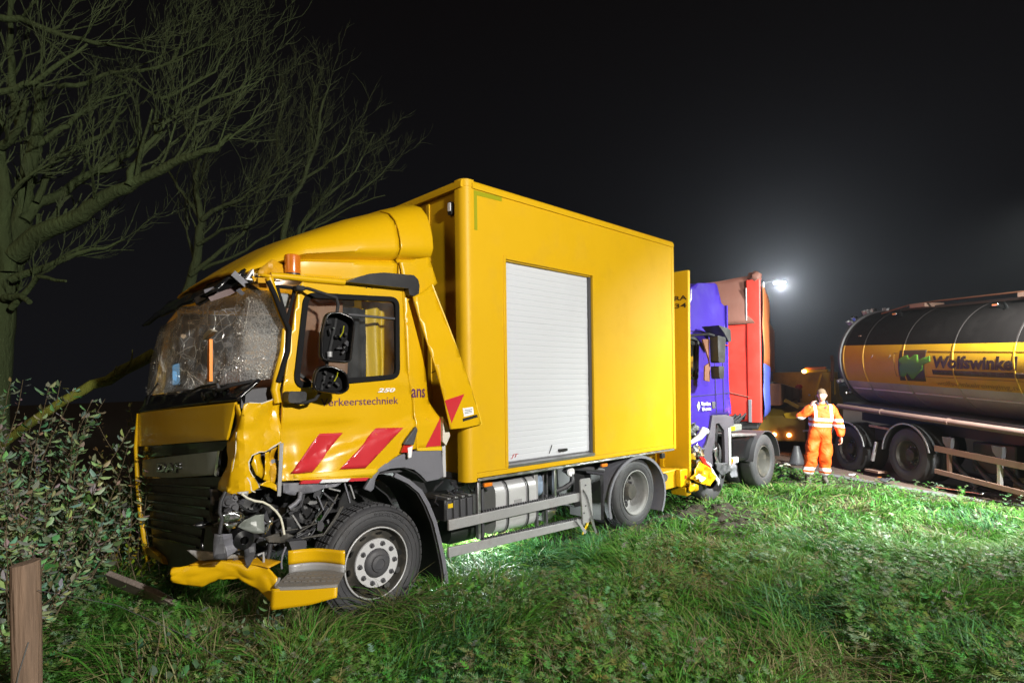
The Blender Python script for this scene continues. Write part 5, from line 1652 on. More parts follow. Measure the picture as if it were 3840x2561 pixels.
MB().grid(spn, 16, 10).build('plate', 'chrome', PNL, smooth=60, thick=.006)
def shard(nm, label, mt, loc, s, seed):
    o = thing(nm, label, 'debris', loc, seed)
    sheet('shard', mt, o, [(-s, -.4 * s), (.2 * s, -.6 * s), (s, .1 * s), (.3 * s, .6 * s), (-.7 * s, .4 * s)], lambda a, b: (a, b, .05 + .5 * s * noise.noise((a * 9, b * 9, seed))), grid=s * .3, thick=.01, smooth=40)
shard('plastic_shard', 'black plastic shard on the bright grass left of the man', 'black_gloss', (5.03, 11.0, .12), .14, 1.1)
shard('plastic_shard', 'white plastic shard beside the black shard on the grass', 'white_ink', (4.72, 11.25, .14), .06, 2.3)
shard('plastic_shard', 'amber lens shard on the grass at the feet of the man', 'orange_lens', (5.62, 12.0, .15), .07, 3.1)
shard('plastic_shard', 'white shard on the grass right of the man near the road', 'white_ink', (6.35, 11.0, .13), .10, 4.2)
shard('plastic_shard', 'pale crumpled sheet on the road edge left of the man', 'torn_edge', (5.75, 12.4, .12), .17, 5.7)
shard('plastic_shard', 'dark panel lying at the road edge near the tanker front wheel', 'dark_grey', (6.95, 10.9, .05), .2, 6.6)
shard('plastic_shard', 'small orange lens piece on the road by the tanker wheel', 'orange_lens', (7.05, 11.3, .03), .05, 7.6)
shard('plastic_shard', 'white sheet scrap on the road behind the man', 'torn_edge', (6.0, 13.0, .06), .14, 8.9)
PL = thing('fence_plank', 'broken grey wooden plank lying in front of the smashed cab', 'plank', (-3.10, 4.85, .27), R(-18), rx=R(34), ry=R(11))
def plk(u, v):
    return (u, v)
m = MB()
pp = [(-.36, -.05), (-.33, .075), (.0, .07), (.22, .06), (.34, .02), (.40, -.02), (.33, -.05), (.1, -.085), (-.2, -.09)]
m.prism(pp, -.02, .025, 'y')
m.build('board', 'wood_grey', PL, bevel=.006)
FPOST = thing('fence_post', 'round weathered wooden fence post at the left edge of the grass', 'fence post', (-2.60, 3.12, 0), .4)
def fpo(u, v):
    a = u * 2 * math.pi
    r_ = .066 * (1 + .04 * noise.noise((math.cos(a) * 1.5, math.sin(a) * 1.5, v * 3)))
    return (r_ * math.cos(a), r_ * math.sin(a), lerp(-.15, 1.0, v) + (.012 * math.cos(a) if v > .97 else 0))
m = MB().grid(fpo, 36, 24, closed=True)
m.add([fpo(i / 36, 1) for i in range(36)], [tuple(range(36))])
m.build('stake', 'wood', FPOST, smooth=50)
MB().tube([(.03, -.07, .60), (-.01, -.075, .45), (-.06, -.06, .2), (-.10, -.05, -.05)], .003, 5).build('wire', 'steel', FPOST)
FW = thing('fence_wire', 'thin slack wire running from the wooden fence post into the grass', 'wire', (0, 0, 0))
MB().tube([(-2.52, 3.1, .86), (-2.2, 3.25, .72), (-1.9, 3.4, .48), (-1.7, 3.5, .25), (-1.55, 3.6, .1)], .0016, 4).build('strand', 'dark_grey', FW)

# ---- torn-off step and bumper corner in front of the wheel
ST = thing('step_fragment', 'torn off yellow bumper corner with grey step lying in front of the front wheel', 'wreckage', (-1.885, 4.3, .035), 0)
# coordinates relative to truck local (-1.75,-.42)
def stp(x, y, z):
    return (x, y, z)
def band(u, v):
    x = lerp(-.62, .16, u)
    top = pl([0, .15, .4, .75, .9, 1], [.57, .585, .61, .585, .57, .50], u)
    bot = pl([0, .12, .25, .4, .6, .8, .95, 1], [.47, .44, .42, .47, .475, .40, .30, .285], u)
    return (x, -.02 + .20 * u - .22 * u * u - .022 * abs(noise.noise((u * 5, v * 2, 2))) + .03 * abs(v - .62), lerp(bot, top, v) + .006 * abs(noise.noise((u * 11, v * 4, 6))))
MB().grid(band, 60, 12).build('bumper_band', 'yellow', ST, smooth=50, thick=.014)
crum('bumper_end', 'yellow_dirty', [(-.64, .57), (-.50, .575), (-.44, .50), (-.50, .44), (-.62, .46)], .03, .05, 61, .012, parent=ST)
def lid(u, v):
    x = lerp(-.50, .10, u)
    return (x + .05 * v, .0 + .16 * u - .2 * u * u + .10 * v, pl([0, .2, .6, 1], [.59, .585, .60, .575], u) + .015 * v)
MB().grid(lid, 20, 4).build('bumper_lid', 'yellow_dirty', ST, smooth=50, thick=.01)
crum('step_strip', 'rail_grey', [(-.55, .685), (-.46, .68), (-.15, .645), (-.03, .622), (-.30, .615), (-.44, .61)], .06, .02, 62, .01, parent=ST)
# step: riser, tread and skirt
m = MB()
def riser(u, v):
    return (lerp(.19, .62, u) + .10 * (1 - v) * (1 - u) * 0, lerp(.10, .12, u) + .05 * math.sin(u * 4), lerp(.555, .66, v) + .0 * u)
MB().grid(riser, 12, 4).build('step_riser', 'yellow', ST, smooth=50, thick=.012)
MB().grid(lambda u, v: (lerp(.20, .62, u), lerp(.085, .105, u) + .05 * math.sin(u * 4), lerp(.49, .558, v)), 12, 3).build('step_kick', 'rail_grey', ST, smooth=50, thick=.01)
mat('tread', (.22, .21, .2), .6, .4, var=.3, dirt=.8, dirtcol=(.09, .075, .055), dscale=12)
MB().grid(lambda u, v: (lerp(.17 + .03 * v, .62, u), lerp(-.10, .10, v), lerp(.455, .495, v) + .01 * u), 16, 6).build('step_tread', 'tread', ST, thick=.012)
m = MB()
for i in range(9):
    for j in range(3):
        m.obox((.23 + .045 * i, -.05 + .055 * j, .468 + .009 * j + .012), (.03, .012, .01))
m.build('tread_stud', 'tread', ST)['kind'] = 'stuff'
MB().tube([(.16, .0, .485), (.165, -.08, .452), (.22, -.108, .444), (.40, -.112, .45), (.62, -.11, .462)], .012, 6).build('step_lip', 'rail_grey', ST, smooth=50)
MB().grid(lambda u, v: (lerp(.145, .62, u), -.105 - .02 * (1 - v) + .04 * max(0, .1 - u), lerp(pl([0, .6, 1], [.30, .335, .385], u), .445 + .015 * u, v)), 14, 6).build('step_skirt', 'yellow', ST, smooth=50, thick=.014)
# ================================================================== tanker lorry on the road
mat('tank_black', (.005, .004, .004), .7, var=.2, dirt=.3, dirtcol=(.012, .009, .008), spec=.1)
mat('tank_yellow', (.42, .225, .004), .55, var=.05, dirt=.2, dirtcol=(.3, .15, .02))
mat('tank_silver', (.30, .27, .255), .35, .2, var=.08, dirt=.4, dirtcol=(.16, .13, .11), dscale=1.5)
mat('tank_pipe', (.16, .10, .085), .5, var=.15, dirt=.4, dirtcol=(.15, .11, .09))
mat('guard_pink', (.27, .165, .125), .55, var=.12, dirt=.4, dirtcol=(.2, .14, .11))
mat('tank_green', (.05, .14, .012), .5, var=.2)
mat('tank_hoop', (.012, .009, .009), .75, spec=.2)
mat('tank_ink', (.03, .016, .009), .5)
mat('tank_ink2', (.22, .11, .01), .5)
mat('tank_ink3', (.05, .055, .035), .5)
_td = Vector((-.07, 1, 0)).normalized()
TA = thing('tanker', 'parked tanker lorry with yellow band and black top, standing on the road at the right', 'tanker', (7.382, 11.15, 0), math.atan2(_td.y, _td.x))
# local x to the far rear end, +y is the side facing the camera, vehicle lies at negative y
TR_, TCY, TCZ, SLP = 1.02, -1.03, 2.33, .06
def slp(mb):
    mb.v = [(x, y, z + SLP * x) for x, y, z in mb.v]
    return mb
TF = -5.6
prof = [(0, TF - .35), (TR_ * .6, TF - .28), (TR_ * .9, TF - .12), (TR_, TF), (TR_, -3), (TR_, -1), (TR_, 1.72), (TR_ * .985, 1.80), (TR_ * .94, 1.90), (TR_ * .84, 2.01), (TR_ * .62, 2.11), (TR_ * .3, 2.17), (0, 2.18)]
A1, A2 = math.asin((1.85 - TCZ) / TR_), math.asin((2.61 - TCZ) / TR_)
for nm, mt, a0, a1 in (('tank_band', 'tank_yellow', A1, A2), ('tank_top', 'tank_black', A2, math.pi - A2), ('tank_band', 'tank_yellow', math.pi - A2, math.pi - A1), ('tank_belly', 'tank_silver', math.pi - A1, 2 * math.pi + A1)):
    slp(MB().lathe(prof, (0, TCY, TCZ), 'x', 28, a0, a1)).build(nm, mt, TA, smooth=40)
for s in (1.72, 1.08, -.06, -1.2, -2.33, -3.46, -4.6):
    slp(MB().lathe([(TR_ - .002, s - .018), (TR_ + .008, s - .012), (TR_ + .008, s + .012), (TR_ - .002, s + .018)], (0, TCY, TCZ), 'x', 40, A1, A2)).build('hoop', 'tank_yellow', TA, smooth=30)
    slp(MB().lathe([(TR_ - .002, s - .018), (TR_ + .008, s - .012), (TR_ + .008, s + .012), (TR_ - .002, s + .018)], (0, TCY, TCZ), 'x', 40, A2, math.pi - A2)).build('hoop', 'tank_hoop', TA, smooth=30)
    slp(MB().lathe([(TR_ - .002, s - .018), (TR_ + .008, s - .012), (TR_ + .008, s + .012), (TR_ - .002, s + .018)], (0, TCY, TCZ), 'x', 40, math.pi - A1, 2 * math.pi + A1)).build('hoop', 'tank_silver', TA, smooth=30)
ysurf = lambda z: TCY + math.sqrt(max(0, TR_ ** 2 - (z - TCZ) ** 2))
tT = lambda e: (lambda a, b, d=0: (-a, ysurf(b) + e + d, b - SLP * a))
def tsheet(nm, mt, poly, e, parent=TA):
    return sheet(nm, mt, parent, poly, tT(e), grid=.06, thick=.003, smooth=40)
lg = tsheet('logo_panel', 'tank_ink', [(-.02, 2.50), (.635, 2.51), (.53, 1.935), (-.115, 1.925)], .005)
tsheet('logo_scribble', 'tank_green', [(-.08, 2.02), (-.02, 2.23), (-.05, 2.33), (.10, 2.40), (.19, 2.41), (.22, 2.35), (.36, 2.42), (.44, 2.42), (.45, 2.32), (.55, 2.36), (.72, 2.40), (.73, 2.30), (.56, 2.24), (.52, 2.14), (.42, 2.08), (.25, 1.97), (.20, 1.97), (.13, 2.08), (.08, 2.02), (.0, 1.99)], .010, lg)
lettering('Wolfswinkel', (.78, 2.40, 2.185, 2.405), tT(.007), 'tank_ink', TA, shear=.15, bold=.045)
tsheet('name_bar', 'tank_ink', [(.745, 2.072), (2.5, 2.072), (2.5, 2.155), (.745, 2.155)], .005)
lettering('SOESTERBERG', (.80, 2.4, 2.09, 2.138), tT(.010), 'tank_ink3', TA, spacing=1.9)
lettering('wolfswinkelreiniging.nl', (.757, 2.34, 1.855, 1.965), tT(.006), 'tank_ink2', TA)
for a0, a1, b in ((.66, 2.6, 2.475), (.56, 2.6, 2.02), (-.17, -.04, 2.44), (-.17, -.04, 2.0)):
    tsheet('pinstripe', 'tank_ink2', [(a0, b), (a1, b), (a1, b + .012), (a0, b + .012)], .005)
tsheet('pinstripe', 'tank_ink2', [(-.18, 2.0), (-.168, 2.0), (-.168, 2.45), (-.18, 2.45)], .005)
# pale tubes added as the highlight streak on the polished belly
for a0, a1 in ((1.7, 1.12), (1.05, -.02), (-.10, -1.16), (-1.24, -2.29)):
    slp(MB().tube([(a0, ysurf(1.69) + .008, 1.69), (a1, ysurf(1.69) + .008, 1.69)], .014, 6)).build('belly_highlight', 'pale_grey', TA, smooth=60)
slp(MB().tube([(1.92, -.02, 1.27), (.6, -.02, 1.27), (.58, -.02, 1.27), (-5.4, -.02, 1.27)], .055, 12)).build('hose_tube', 'tank_pipe', TA, smooth=50)
for s in (.55, -1.1, -2.6):
    slp(MB().lathe([(.055, s - .02), (.064, s - .02), (.064, s + .02), (.055, s + .02)], (0, -.02, 1.27), 'x', 14)).build('tube_clip', 'tank_pipe', TA)
m = slp(MB().box(-5.5, 1.9, -.65, -.55, .95, 1.3).box(-5.5, 1.9, -1.5, -1.4, .95, 1.3))
m.build('chassis_frame', 'black_plastic', TA)
m = slp(MB().box(-5.4, 1.85, -2.0, -.1, 1.28, 1.36))
m.build('tank_cradle', 'black_plastic', TA)
def twheel(s, z, r):
    for y0 in (-.04, -.36, -2.1):
        mb = MB().lathe([(q[0], -q[1]) for q in []] or [(.28, y0 - .03), (.34, y0 - .002), (r * .8, y0), (r * .95, y0 - .02), (r, y0 - .06), (r, y0 - .25), (r * .95, y0 - .28), (r * .8, y0 - .3), (.28, y0 - .28)], (s, 0, z), 'y', 40)
        mb.build('tyre', 'tyre', TA, smooth=35)
    rm = MB().lathe([(.29, -.05), (.285, -.045), (.27, -.07), (.25, -.16), (.22, -.19), (.12, -.19), (.11, -.10), (.07, -.08), (0, -.08)], (s, 0, z), 'y', 32).build('rim', 'rim_dark', TA, smooth=35)
    for k in range(10):
        a = k * math.pi / 5
        MB().lathe([(0, -.165), (.014, -.165), (.018, -.19)], (s + .16 * math.cos(a), 0, z + .16 * math.sin(a)), 'y', 6).build('wheel_nut', 'steel', rm)
    arc_ = [(s + (r + .08) * math.cos(R(170 - 165 * i / 16)), z + (r + .07) * math.sin(R(170 - 165 * i / 16))) for i in range(17)]
    strip('mudguard', 'black_plastic', TA, arc_, -.45, .0, .012, smooth=40)
    strip('mudguard_lip', 'rail_grey', TA, arc_, -.012, .006, .028, smooth=40)
twheel(1.66, .46, .5)
twheel(-.08, .52, .51)
twheel(-4.6, .5, .5)
for nm, z0, z1 in (('guard_rail', .70, .81), ('guard_rail', .31, .40)):
    slp(MB().box(-3.9, -.79, -.03, .0, z0 + .02, z1 + .015)).build(nm, 'guard_pink', TA, bevel=.008)
for s, mt in ((-1.05, 'guard_pink'), (-2.02, 'white_stripe'), (-3.1, 'guard_pink')):
    slp(MB().box(s - .03, s + .03, -.09, -.035, .36, .82)).build('guard_post', mt, TA, bevel=.006)
    slp(MB().prism([(s - .09, 1.0), (s + .12, 1.0), (s + .10, .9), (s + .02, .82), (s - .06, .82)], -.1, -.03, 'y')).build('post_bracket', 'grey_plastic', TA, bevel=.006)
MB().obox((-1.6, -.6, .62), (.8, .5, .5)).build('tool_locker', 'black_plastic', TA, bevel=.02)
MB().obox((.85, -.55, .85), (.6, .5, .3)).build('tool_locker', 'black_plastic', TA, bevel=.02)
slp(MB().box(.35, .95, -.06, -.03, .93, .975)).build('hose_bracket', 'guard_pink', TA, bevel=.006)
m = MB()
for k, x in enumerate((-1.3, -1.75, -2.3)):
    m.tube([(x, -.35, .1 + .05 * k), (x + .2, -.3, .3), (x + .5, -.35, .5), (x + .6, -.5, .8)], .045, 8)
m.build('suction_hose', 'hose', TA, smooth=50)
slp(MB().prism([(-1.9, .06), (-1.55, .06), (-1.6, .45), (-1.75, .5), (-1.85, .45)], -.9, -.7, 'y')).build('cabinet', 'guard_pink', TA, bevel=.02)
# tandem gap leg
slp(MB().bar((.72, -.03, .65), (.85, -.03, .25), .05, .05)).build('jack_leg', 'pale_grey', TA, bevel=.006)
MB().obox((.78, -.05, .1), (.4, .2, .04)).build('jack_foot', 'guard_pink', TA)
# clamps on the rear dome and fittings along the top
for k in range(9):
    a = R(random.choice([60, 74, 85, 98, 50, 12, -30, -42, 110]) + random.uniform(-6, 6))
    r_ = TR_ * 1.05
    q = (1.90, TCY + r_ * math.cos(a), TCZ + r_ * math.sin(a))
    mb = MB().obox((0, 0, 0), (.12, .07, .05), None)
    mb.lathe([(0, -.05), (.03, -.05), (.035, .05), (0, .05)], (.05, 0, 0), 'y', 8)
    M = Matrix.Rotation(a, 3, 'X')
    mb.v = [tuple(M @ Vector(p) * (.8 + .5 * random.random()) + Vector(q) + Vector((0, 0, SLP * 1.86))) for p in mb.v]
    mb.build('door_clamp', 'chrome' if k % 2 else 'steel', TA, bevel=.008)
slp(MB().lathe([(TR_ * .97, 1.78), (TR_ * 1.03, 1.80), (TR_ * 1.03, 1.86), (TR_ * .95, 1.88)], (0, TCY, TCZ), 'x', 60)).build('door_ring', 'dark_grey', TA, smooth=40)
slp(MB().box(-4.5, .95, -1.35, -.75, 3.30, 3.36)).build('walkway', 'black_plastic', TA, bevel=.01)
for s, l in ((.55, .5), (-1.75, .45), (-3.4, .5)):
    mh = slp(MB().lathe([(0, 0.10), (.2, .10), (.24, .06), (.25, 0)], (s, -1.05, 3.34), 'z', 24)).build('manhole', 'alu', TA, smooth=40)
    slp(MB().box(s - l, s - .1, -.95, -.55, 3.33, 3.41)).build('top_box', 'guard_pink', TA, bevel=.01)
    slp(MB().tube([(s + .05, -.55, 3.16), (s + .02, -.45, 3.26), (s - .05, -.42, 3.16)], .02, 6)).build('top_fitting', 'chrome', TA, smooth=50)
    slp(MB().obox((s + .22, -.5, 3.24), (.12, .06, .05))).build('top_fitting', 'chrome', TA, bevel=.01)
slp(MB().tube([(1.3, -.6, 3.28), (.5, -.6, 3.40), (-.2, -.6, 3.42), (-4.4, -.6, 3.42)], .018, 6)).build('hand_rail', 'brown_rust', TA, smooth=50)
tsheet('small_label', 'guard_pink', [(-1.38, 2.80), (-1.28, 2.80), (-1.28, 2.82), (-1.38, 2.82)], .006)
for a0 in (-.85, -.36):
    tsheet('scratch', 'pale_grey', [(a0 + .03, 2.34), (a0 + .09, 2.40), (a0 + .09, 2.408), (a0 + .03, 2.35)], .006)
# ================================================================== the man
def skin_mesh(pts, edges, rad, root=0, sub=2):
    me = bpy.data.meshes.new('skin')
    me.from_pydata(pts, edges, [])
    o = bpy.data.objects.new('skin', me)
    COL.objects.link(o)
    sk = o.modifiers.new('s', 'SKIN')
    sk.use_smooth_shade = True
    for i, r in enumerate(rad):
        v = me.skin_vertices[0].data[i]
        v.radius = r if isinstance(r, tuple) else (r, r)
        v.use_root = (i == root)
    su = o.modifiers.new('u', 'SUBSURF')
    su.levels = su.render_levels = sub
    dg = bpy.context.evaluated_depsgraph_get()
    dg.update()
    out = bpy.data.meshes.new_from_object(o.evaluated_get(dg))
    bpy.data.objects.remove(o)
    return out
def mesh_to_mb(me):
    mb = MB()
    mb.add([tuple(v.co) for v in me.vertices], [tuple(p.vertices) for p in me.polygons])
    return mb

m, n_, l_, b_ = nt('hivis')
tc = n_.new('ShaderNodeTexCoord')
sp = n_.new('ShaderNodeSeparateXYZ')
l_.new(tc.outputs['Object'], sp.inputs[0])
def mnode(op, a, c=None, clamp=False):
    x = n_.new('ShaderNodeMath')
    x.operation = op
    x.use_clamp = clamp
    for i, s in enumerate((a, c)):
        if s is None:
            continue
        if isinstance(s, (int, float)):
            x.inputs[i].default_value = s
        else:
            l_.new(s, x.inputs[i])
    return x.outputs[0]
def inband(v, c, w):
    return mnode('LESS_THAN', mnode('ABSOLUTE', mnode('SUBTRACT', v, c)), w)
zt = mnode('ADD', sp.outputs['Z'], mnode('MULTIPLY', sp.outputs['X'], .06))
bands = None
for c, w in ((.155, .03), (.255, .03), (1.10, .027), (1.205, .027)):
    q = inband(zt, c, w)
    bands = q if bands is None else mnode('MAXIMUM', bands, q)
for xc in (-.115, .165):
    st = mnode('MULTIPLY', inband(sp.outputs['X'], xc, .024), mnode('GREATER_THAN', sp.outputs['Z'], 1.2))
    bands = mnode('MAXIMUM', bands, st)
mix = n_.new('ShaderNodeMix')
mix.data_type = 'RGBA'
mix.inputs[6].default_value = (.80, .105, .004, 1)
mix.inputs[7].default_value = (.72, .73, .78, 1)
l_.new(bands, mix.inputs[0])
l_.new(mix.outputs[2], b_.inputs['Base Color'])
b_.inputs['Roughness'].default_value = .7
nz = n_.new('ShaderNodeTexNoise')
nz.inputs['Scale'].default_value = 4.5
nz.inputs['Detail'].default_value = 3
nz.inputs['Distortion'].default_value = 1.2
l_.new(tc.outputs['Object'], nz.inputs[0])
bp = n_.new('ShaderNodeBump')
bp.inputs['Strength'].default_value = .7
bp.inputs['Distance'].default_value = .06
l_.new(nz.outputs[0], bp.inputs['Height'])
l_.new(bp.outputs[0], b_.inputs['Normal'])
mat('skin_tone', (.45, .28, .21), .55, var=.08, scale=14)
mat('hair', (.13, .085, .05), .8, var=.3, scale=60)
mat('boot', (.10, .09, .08), .7, var=.2)
mat('dark_collar', (.03, .03, .05), .8)

MN = thing('person', 'person in orange high visibility overalls standing on the grass holding a phone to the ear', 'person', (5.90, 11.25, .0), R(-12))
J = dict(pel=(-.02, 0, .92), wa=(-.01, 0, 1.06), ch=(.02, -.01, 1.28), nb=(.03, .0, 1.44), nk=(.03, -.015, 1.53), hd=(.03, -.03, 1.64),
         rsh=(-.155, .0, 1.405), rel=(-.40, -.08, 1.235), rwr=(-.20, -.16, 1.475),
         lsh=(.215, .0, 1.405), lel=(.335, .01, 1.12), lwr=(.345, -.06, .86),
         rhp=(-.115, 0, .86), rkn=(-.17, -.035, .50), ran=(-.235, .02, .12),
         lhp=(.085, 0, .86), lkn=(.075, -.05, .50), lan=(.06, .0, .10))
nm_ = list(J)
ix = {k: i for i, k in enumerate(nm_)}
ed = [('pel', 'wa'), ('wa', 'ch'), ('ch', 'nb'), ('nb', 'nk'), ('ch', 'rsh'), ('rsh', 'rel'), ('rel', 'rwr'), ('ch', 'lsh'), ('lsh', 'lel'), ('lel', 'lwr'), ('pel', 'rhp'), ('rhp', 'rkn'), ('rkn', 'ran'), ('pel', 'lhp'), ('lhp', 'lkn'), ('lkn', 'lan')]
# body (skin)
bn = [k for k in nm_]
rb = dict(pel=.13, wa=.12, ch=.13, nb=.07, nk=.052, hd=.05, rsh=.06, rel=.042, rwr=.03, lsh=.06, lel=.042, lwr=.03, rhp=.085, rkn=.055, ran=.04, lhp=.085, lkn=.055, lan=.04)
me = skin_mesh([J[k] for k in nm_], [(ix[a], ix[b]) for a, b in ed + [('nk', 'hd')]], [rb[k] for k in nm_], 0)
body = mesh_to_mb(me)
def headf(u, v):
    a = u * 2 * math.pi
    b = (v - .5) * math.pi
    d = Vector((math.cos(a) * math.cos(b), math.sin(a) * math.cos(b), math.sin(b)))
    x, y, z = d.x * .078, d.y * .098, d.z * .122
    if z < 0:
        k = 1 - .30 * (-z / .122) ** 1.5
        x *= k
        y *= lerp(1, .9, -z / .122)
        y -= .012 * (-z / .122)
    f = max(0, -d.y)
    # brow, nose, lips, chin (front is -y)
    y -= f * (.022 * math.exp(-((x / .016) ** 2 + ((z + .012) / .024) ** 2)) + .006 * math.exp(-((x / .05) ** 2 + ((z - .03) / .012) ** 2)) + .007 * math.exp(-((x / .025) ** 2 + ((z + .062) / .012) ** 2)) + .01 * math.exp(-((x / .03) ** 2 + ((z + .105) / .018) ** 2)))
    y += f * .010 * (math.exp(-(((x - .032) / .014) ** 2 + ((z - .008) / .012) ** 2)) + math.exp(-(((x + .032) / .014) ** 2 + ((z - .008) / .012) ** 2)))
    x += (.018 if d.x > 0 else -.018) * math.exp(-((d.y / .15) ** 2 + (z / .03) ** 2)) * (abs(d.x) > .9)
    q = Matrix.Rotation(R(-32), 3, 'Z') @ Matrix.Rotation(R(6), 3, 'X') @ Vector((x, y, z))
    return (J['hd'][0] + q.x, J['hd'][1] + q.y, J['hd'][2] + .022 + q.z)
body.grid(headf, 40, 28, closed=True)
def hand(wr, dirv, side_, curl, palmn):
    d = Vector(dirv).normalized()
    s = Vector(side_).normalized()
    n0 = Vector(palmn).normalized()
    w = Vector(wr)
    # palm
    pal = []
    for t, r_ in ((0, .03), (.03, .036), (.06, .042), (.085, .036)):
        pal.append((w + d * t, r_))
    for a in (-1, 0, 1):
        body.tube([w + s * .012 * a, w + d * .04 + s * .022 * a, w + d * .085 + s * .026 * a], [.018, .02, .014], 8)
    for i, (o_, L) in enumerate(((-.033, .062), (-.011, .075), (.011, .07), (.033, .055))):
        p0 = w + d * .08 + s * o_
        d1 = (d + n0 * curl * .6).normalized()
        d2 = (d * .6 + n0 * curl * 1.3).normalized()
        d3 = (d * .0 + n0 * curl * 1.2 + d * (.5 - curl * .6)).normalized()
        body.tube([p0, p0 + d1 * L * .45, p0 + d1 * L * .45 + d2 * L * .35, p0 + d1 * L * .45 + d2 * L * .35 + d3 * L * .25], [.0095, .009, .0085, .006], 7)
    p0 = w + d * .02 - s * .03
    body.tube([p0, p0 + d * .03 - s * .02 + n0 * .01, p0 + d * .055 - s * .022 + n0 * .025], [.012, .011, .008], 7)
hand(J['rwr'], (.55, .05, .83), (.2, -.95, -.1), .9, (.75, .2, .1))
hand(J['lwr'], (-.05, -.12, -1), (.1, -1, .1), .5, (-1, 0, .1))
body.build('body', 'skin_tone', MN, smooth=60)
# overalls
rc = dict(pel=(.205, .165), wa=(.205, .165), ch=(.215, .165), nb=(.095, .09), rsh=.105, rel=.088, rwr=.06, lsh=.11, lel=.092, lwr=.07, rhp=.14, rkn=.118, ran=.115, lhp=.14, lkn=.118, lan=.115)
oc = [k for k in nm_ if k in rc]
ic = {k: i for i, k in enumerate(oc)}
me = skin_mesh([J[k] for k in oc], [(ic[a], ic[b]) for a, b in ed if a in ic and b in ic], [rc[k] for k in oc], 0, 3)
for v in me.vertices:
    p = v.co * 1
    v.co += Vector((noise.noise(p * 7), noise.noise(p * 7 + Vector((5, 0, 0))), .3 * noise.noise(p * 7 + Vector((0, 5, 0))))) * .03
link('overalls', me, 'hivis', MN, smooth=80)
# dark collar, hair, boots
MB().tube([(-.05, -.10, 1.47), (-.06, -.02, 1.52), (-.03, .06, 1.54), (.06, .07, 1.545), (.12, .02, 1.53), (.12, -.06, 1.49), (.05, -.12, 1.42)], [.02, .028, .03, .03, .03, .026, .015], 8).build('collar', 'dark_collar', MN, smooth=60)
hm = MB()
def hairf(u, v):
    a = u * 2 * math.pi
    b = lerp(.0, 1.0, v) * math.pi / 2
    d = Vector((math.cos(a) * math.cos(b), math.sin(a) * math.cos(b), math.sin(b)))
    z0 = .055 if d.y < -.3 else (-.03 if d.y > .1 else .02)
    k = 1 + .05 * noise.noise(d * 7)
    q = Vector((d.x * .084 * k, d.y * .104 * k, z0 + (.133 * k - z0) * d.z))
    q = Matrix.Rotation(R(-32), 3, 'Z') @ Matrix.Rotation(R(6), 3, 'X') @ q
    return (J['hd'][0] + q.x, J['hd'][1] + q.y, J['hd'][2] + .022 + q.z)
hm.grid(hairf, 32, 10, closed=True).build('hair', 'hair', MN, smooth=60)
for k, s in (('ran', -1), ('lan', 1)):
    x, y, z = J[k]
    bt = MB().grid(lambda u, v: ((x + .045 * math.cos(u * 6.283) * (1 if v < .6 else .9)), y - .06 + (.135 if v < .45 else lerp(.135, .06, min(1, (v - .45) / .3))) * math.sin(u * 6.283) + (.0 if v < .45 else .05 * min(1, (v - .45) / .3)), lerp(-.02, .15, v)), 20, 8, closed=True)
    bt.build('boot', 'boot', MN, smooth=60)
PH = thing('phone', 'dark phone held to the ear by the person in orange overalls', 'phone', (5.765, 11.12, 1.60), R(-30), ry=R(-20))
MB().prism(rpoly([(-.035, -.07), (.035, -.07), (.035, .07), (-.035, .07)], .012), -.005, .005, 'x').build('casing', 'black_gloss', PH)
# ================================================================== vegetation
attr_mat('grass_mat', .5, .3, .35)
attr_mat('leaf_mat', .42, .25, .5)
attr_mat('bark_mat', .85, 0, .2)
_bm = MATS['bark_mat'].node_tree
_tc2 = _bm.nodes.new('ShaderNodeTexCoord')
_mp2 = _bm.nodes.new('ShaderNodeMapping')
_mp2.inputs['Scale'].default_value = (1, 1, .35)
_nz2 = _bm.nodes.new('ShaderNodeTexNoise')
_nz2.inputs['Scale'].default_value = 22
_nz2.inputs['Detail'].default_value = 6
_bp2 = _bm.nodes.new('ShaderNodeBump')
_bp2.inputs['Strength'].default_value = 1.0
_bp2.inputs['Distance'].default_value = .04
_bm.links.new(_tc2.outputs['Object'], _mp2.inputs[0])
_bm.links.new(_mp2.outputs[0], _nz2.inputs[0])
_bm.links.new(_nz2.outputs[0], _bp2.inputs['Height'])
_bm.links.new(_bp2.outputs[0], _bm.nodes['Principled BSDF'].inputs['Normal'])
rng = np.random.default_rng(11)
def perlin(px, py, s, seed):
    return np.array([noise.noise((a * s, b * s, seed)) for a, b in zip(px, py)])
def mesh_np(name, verts, tris, cols):
    me = bpy.data.meshes.new(name)
    nv, nf = len(verts), len(tris)
    me.vertices.add(nv)
    me.vertices.foreach_set('co', verts.astype(np.float32).ravel())
    me.loops.add(nf * 3)
    me.loops.foreach_set('vertex_index', tris.astype(np.int32).ravel())
    me.polygons.add(nf)
    me.polygons.foreach_set('loop_start', np.arange(0, nf * 3, 3, dtype=np.int32))
    me.polygons.foreach_set('loop_total', np.full(nf, 3, dtype=np.int32))
    me.update(calc_edges=True)
    at = me.attributes.new('col', 'FLOAT_COLOR', 'POINT')
    c4 = np.ones((nv, 4), np.float32)
    c4[:, :3] = cols
    at.data.foreach_set('color', c4.ravel())
    me.polygons.foreach_set('use_smooth', np.ones(nf, dtype=bool))
    return me
edge_np = lambda y: np.interp(y, [p[1] for p in EDGE[1:]], [p[0] for p in EDGE[1:]])
gzv = lambda X, Y: np.array([gz(a, b) for a, b in zip(X, Y)])
def truck_local(X, Y):
    dx, dy = X + .44, Y - 5.62
    return .720 * dx + .694 * dy, -.694 * dx + .720 * dy

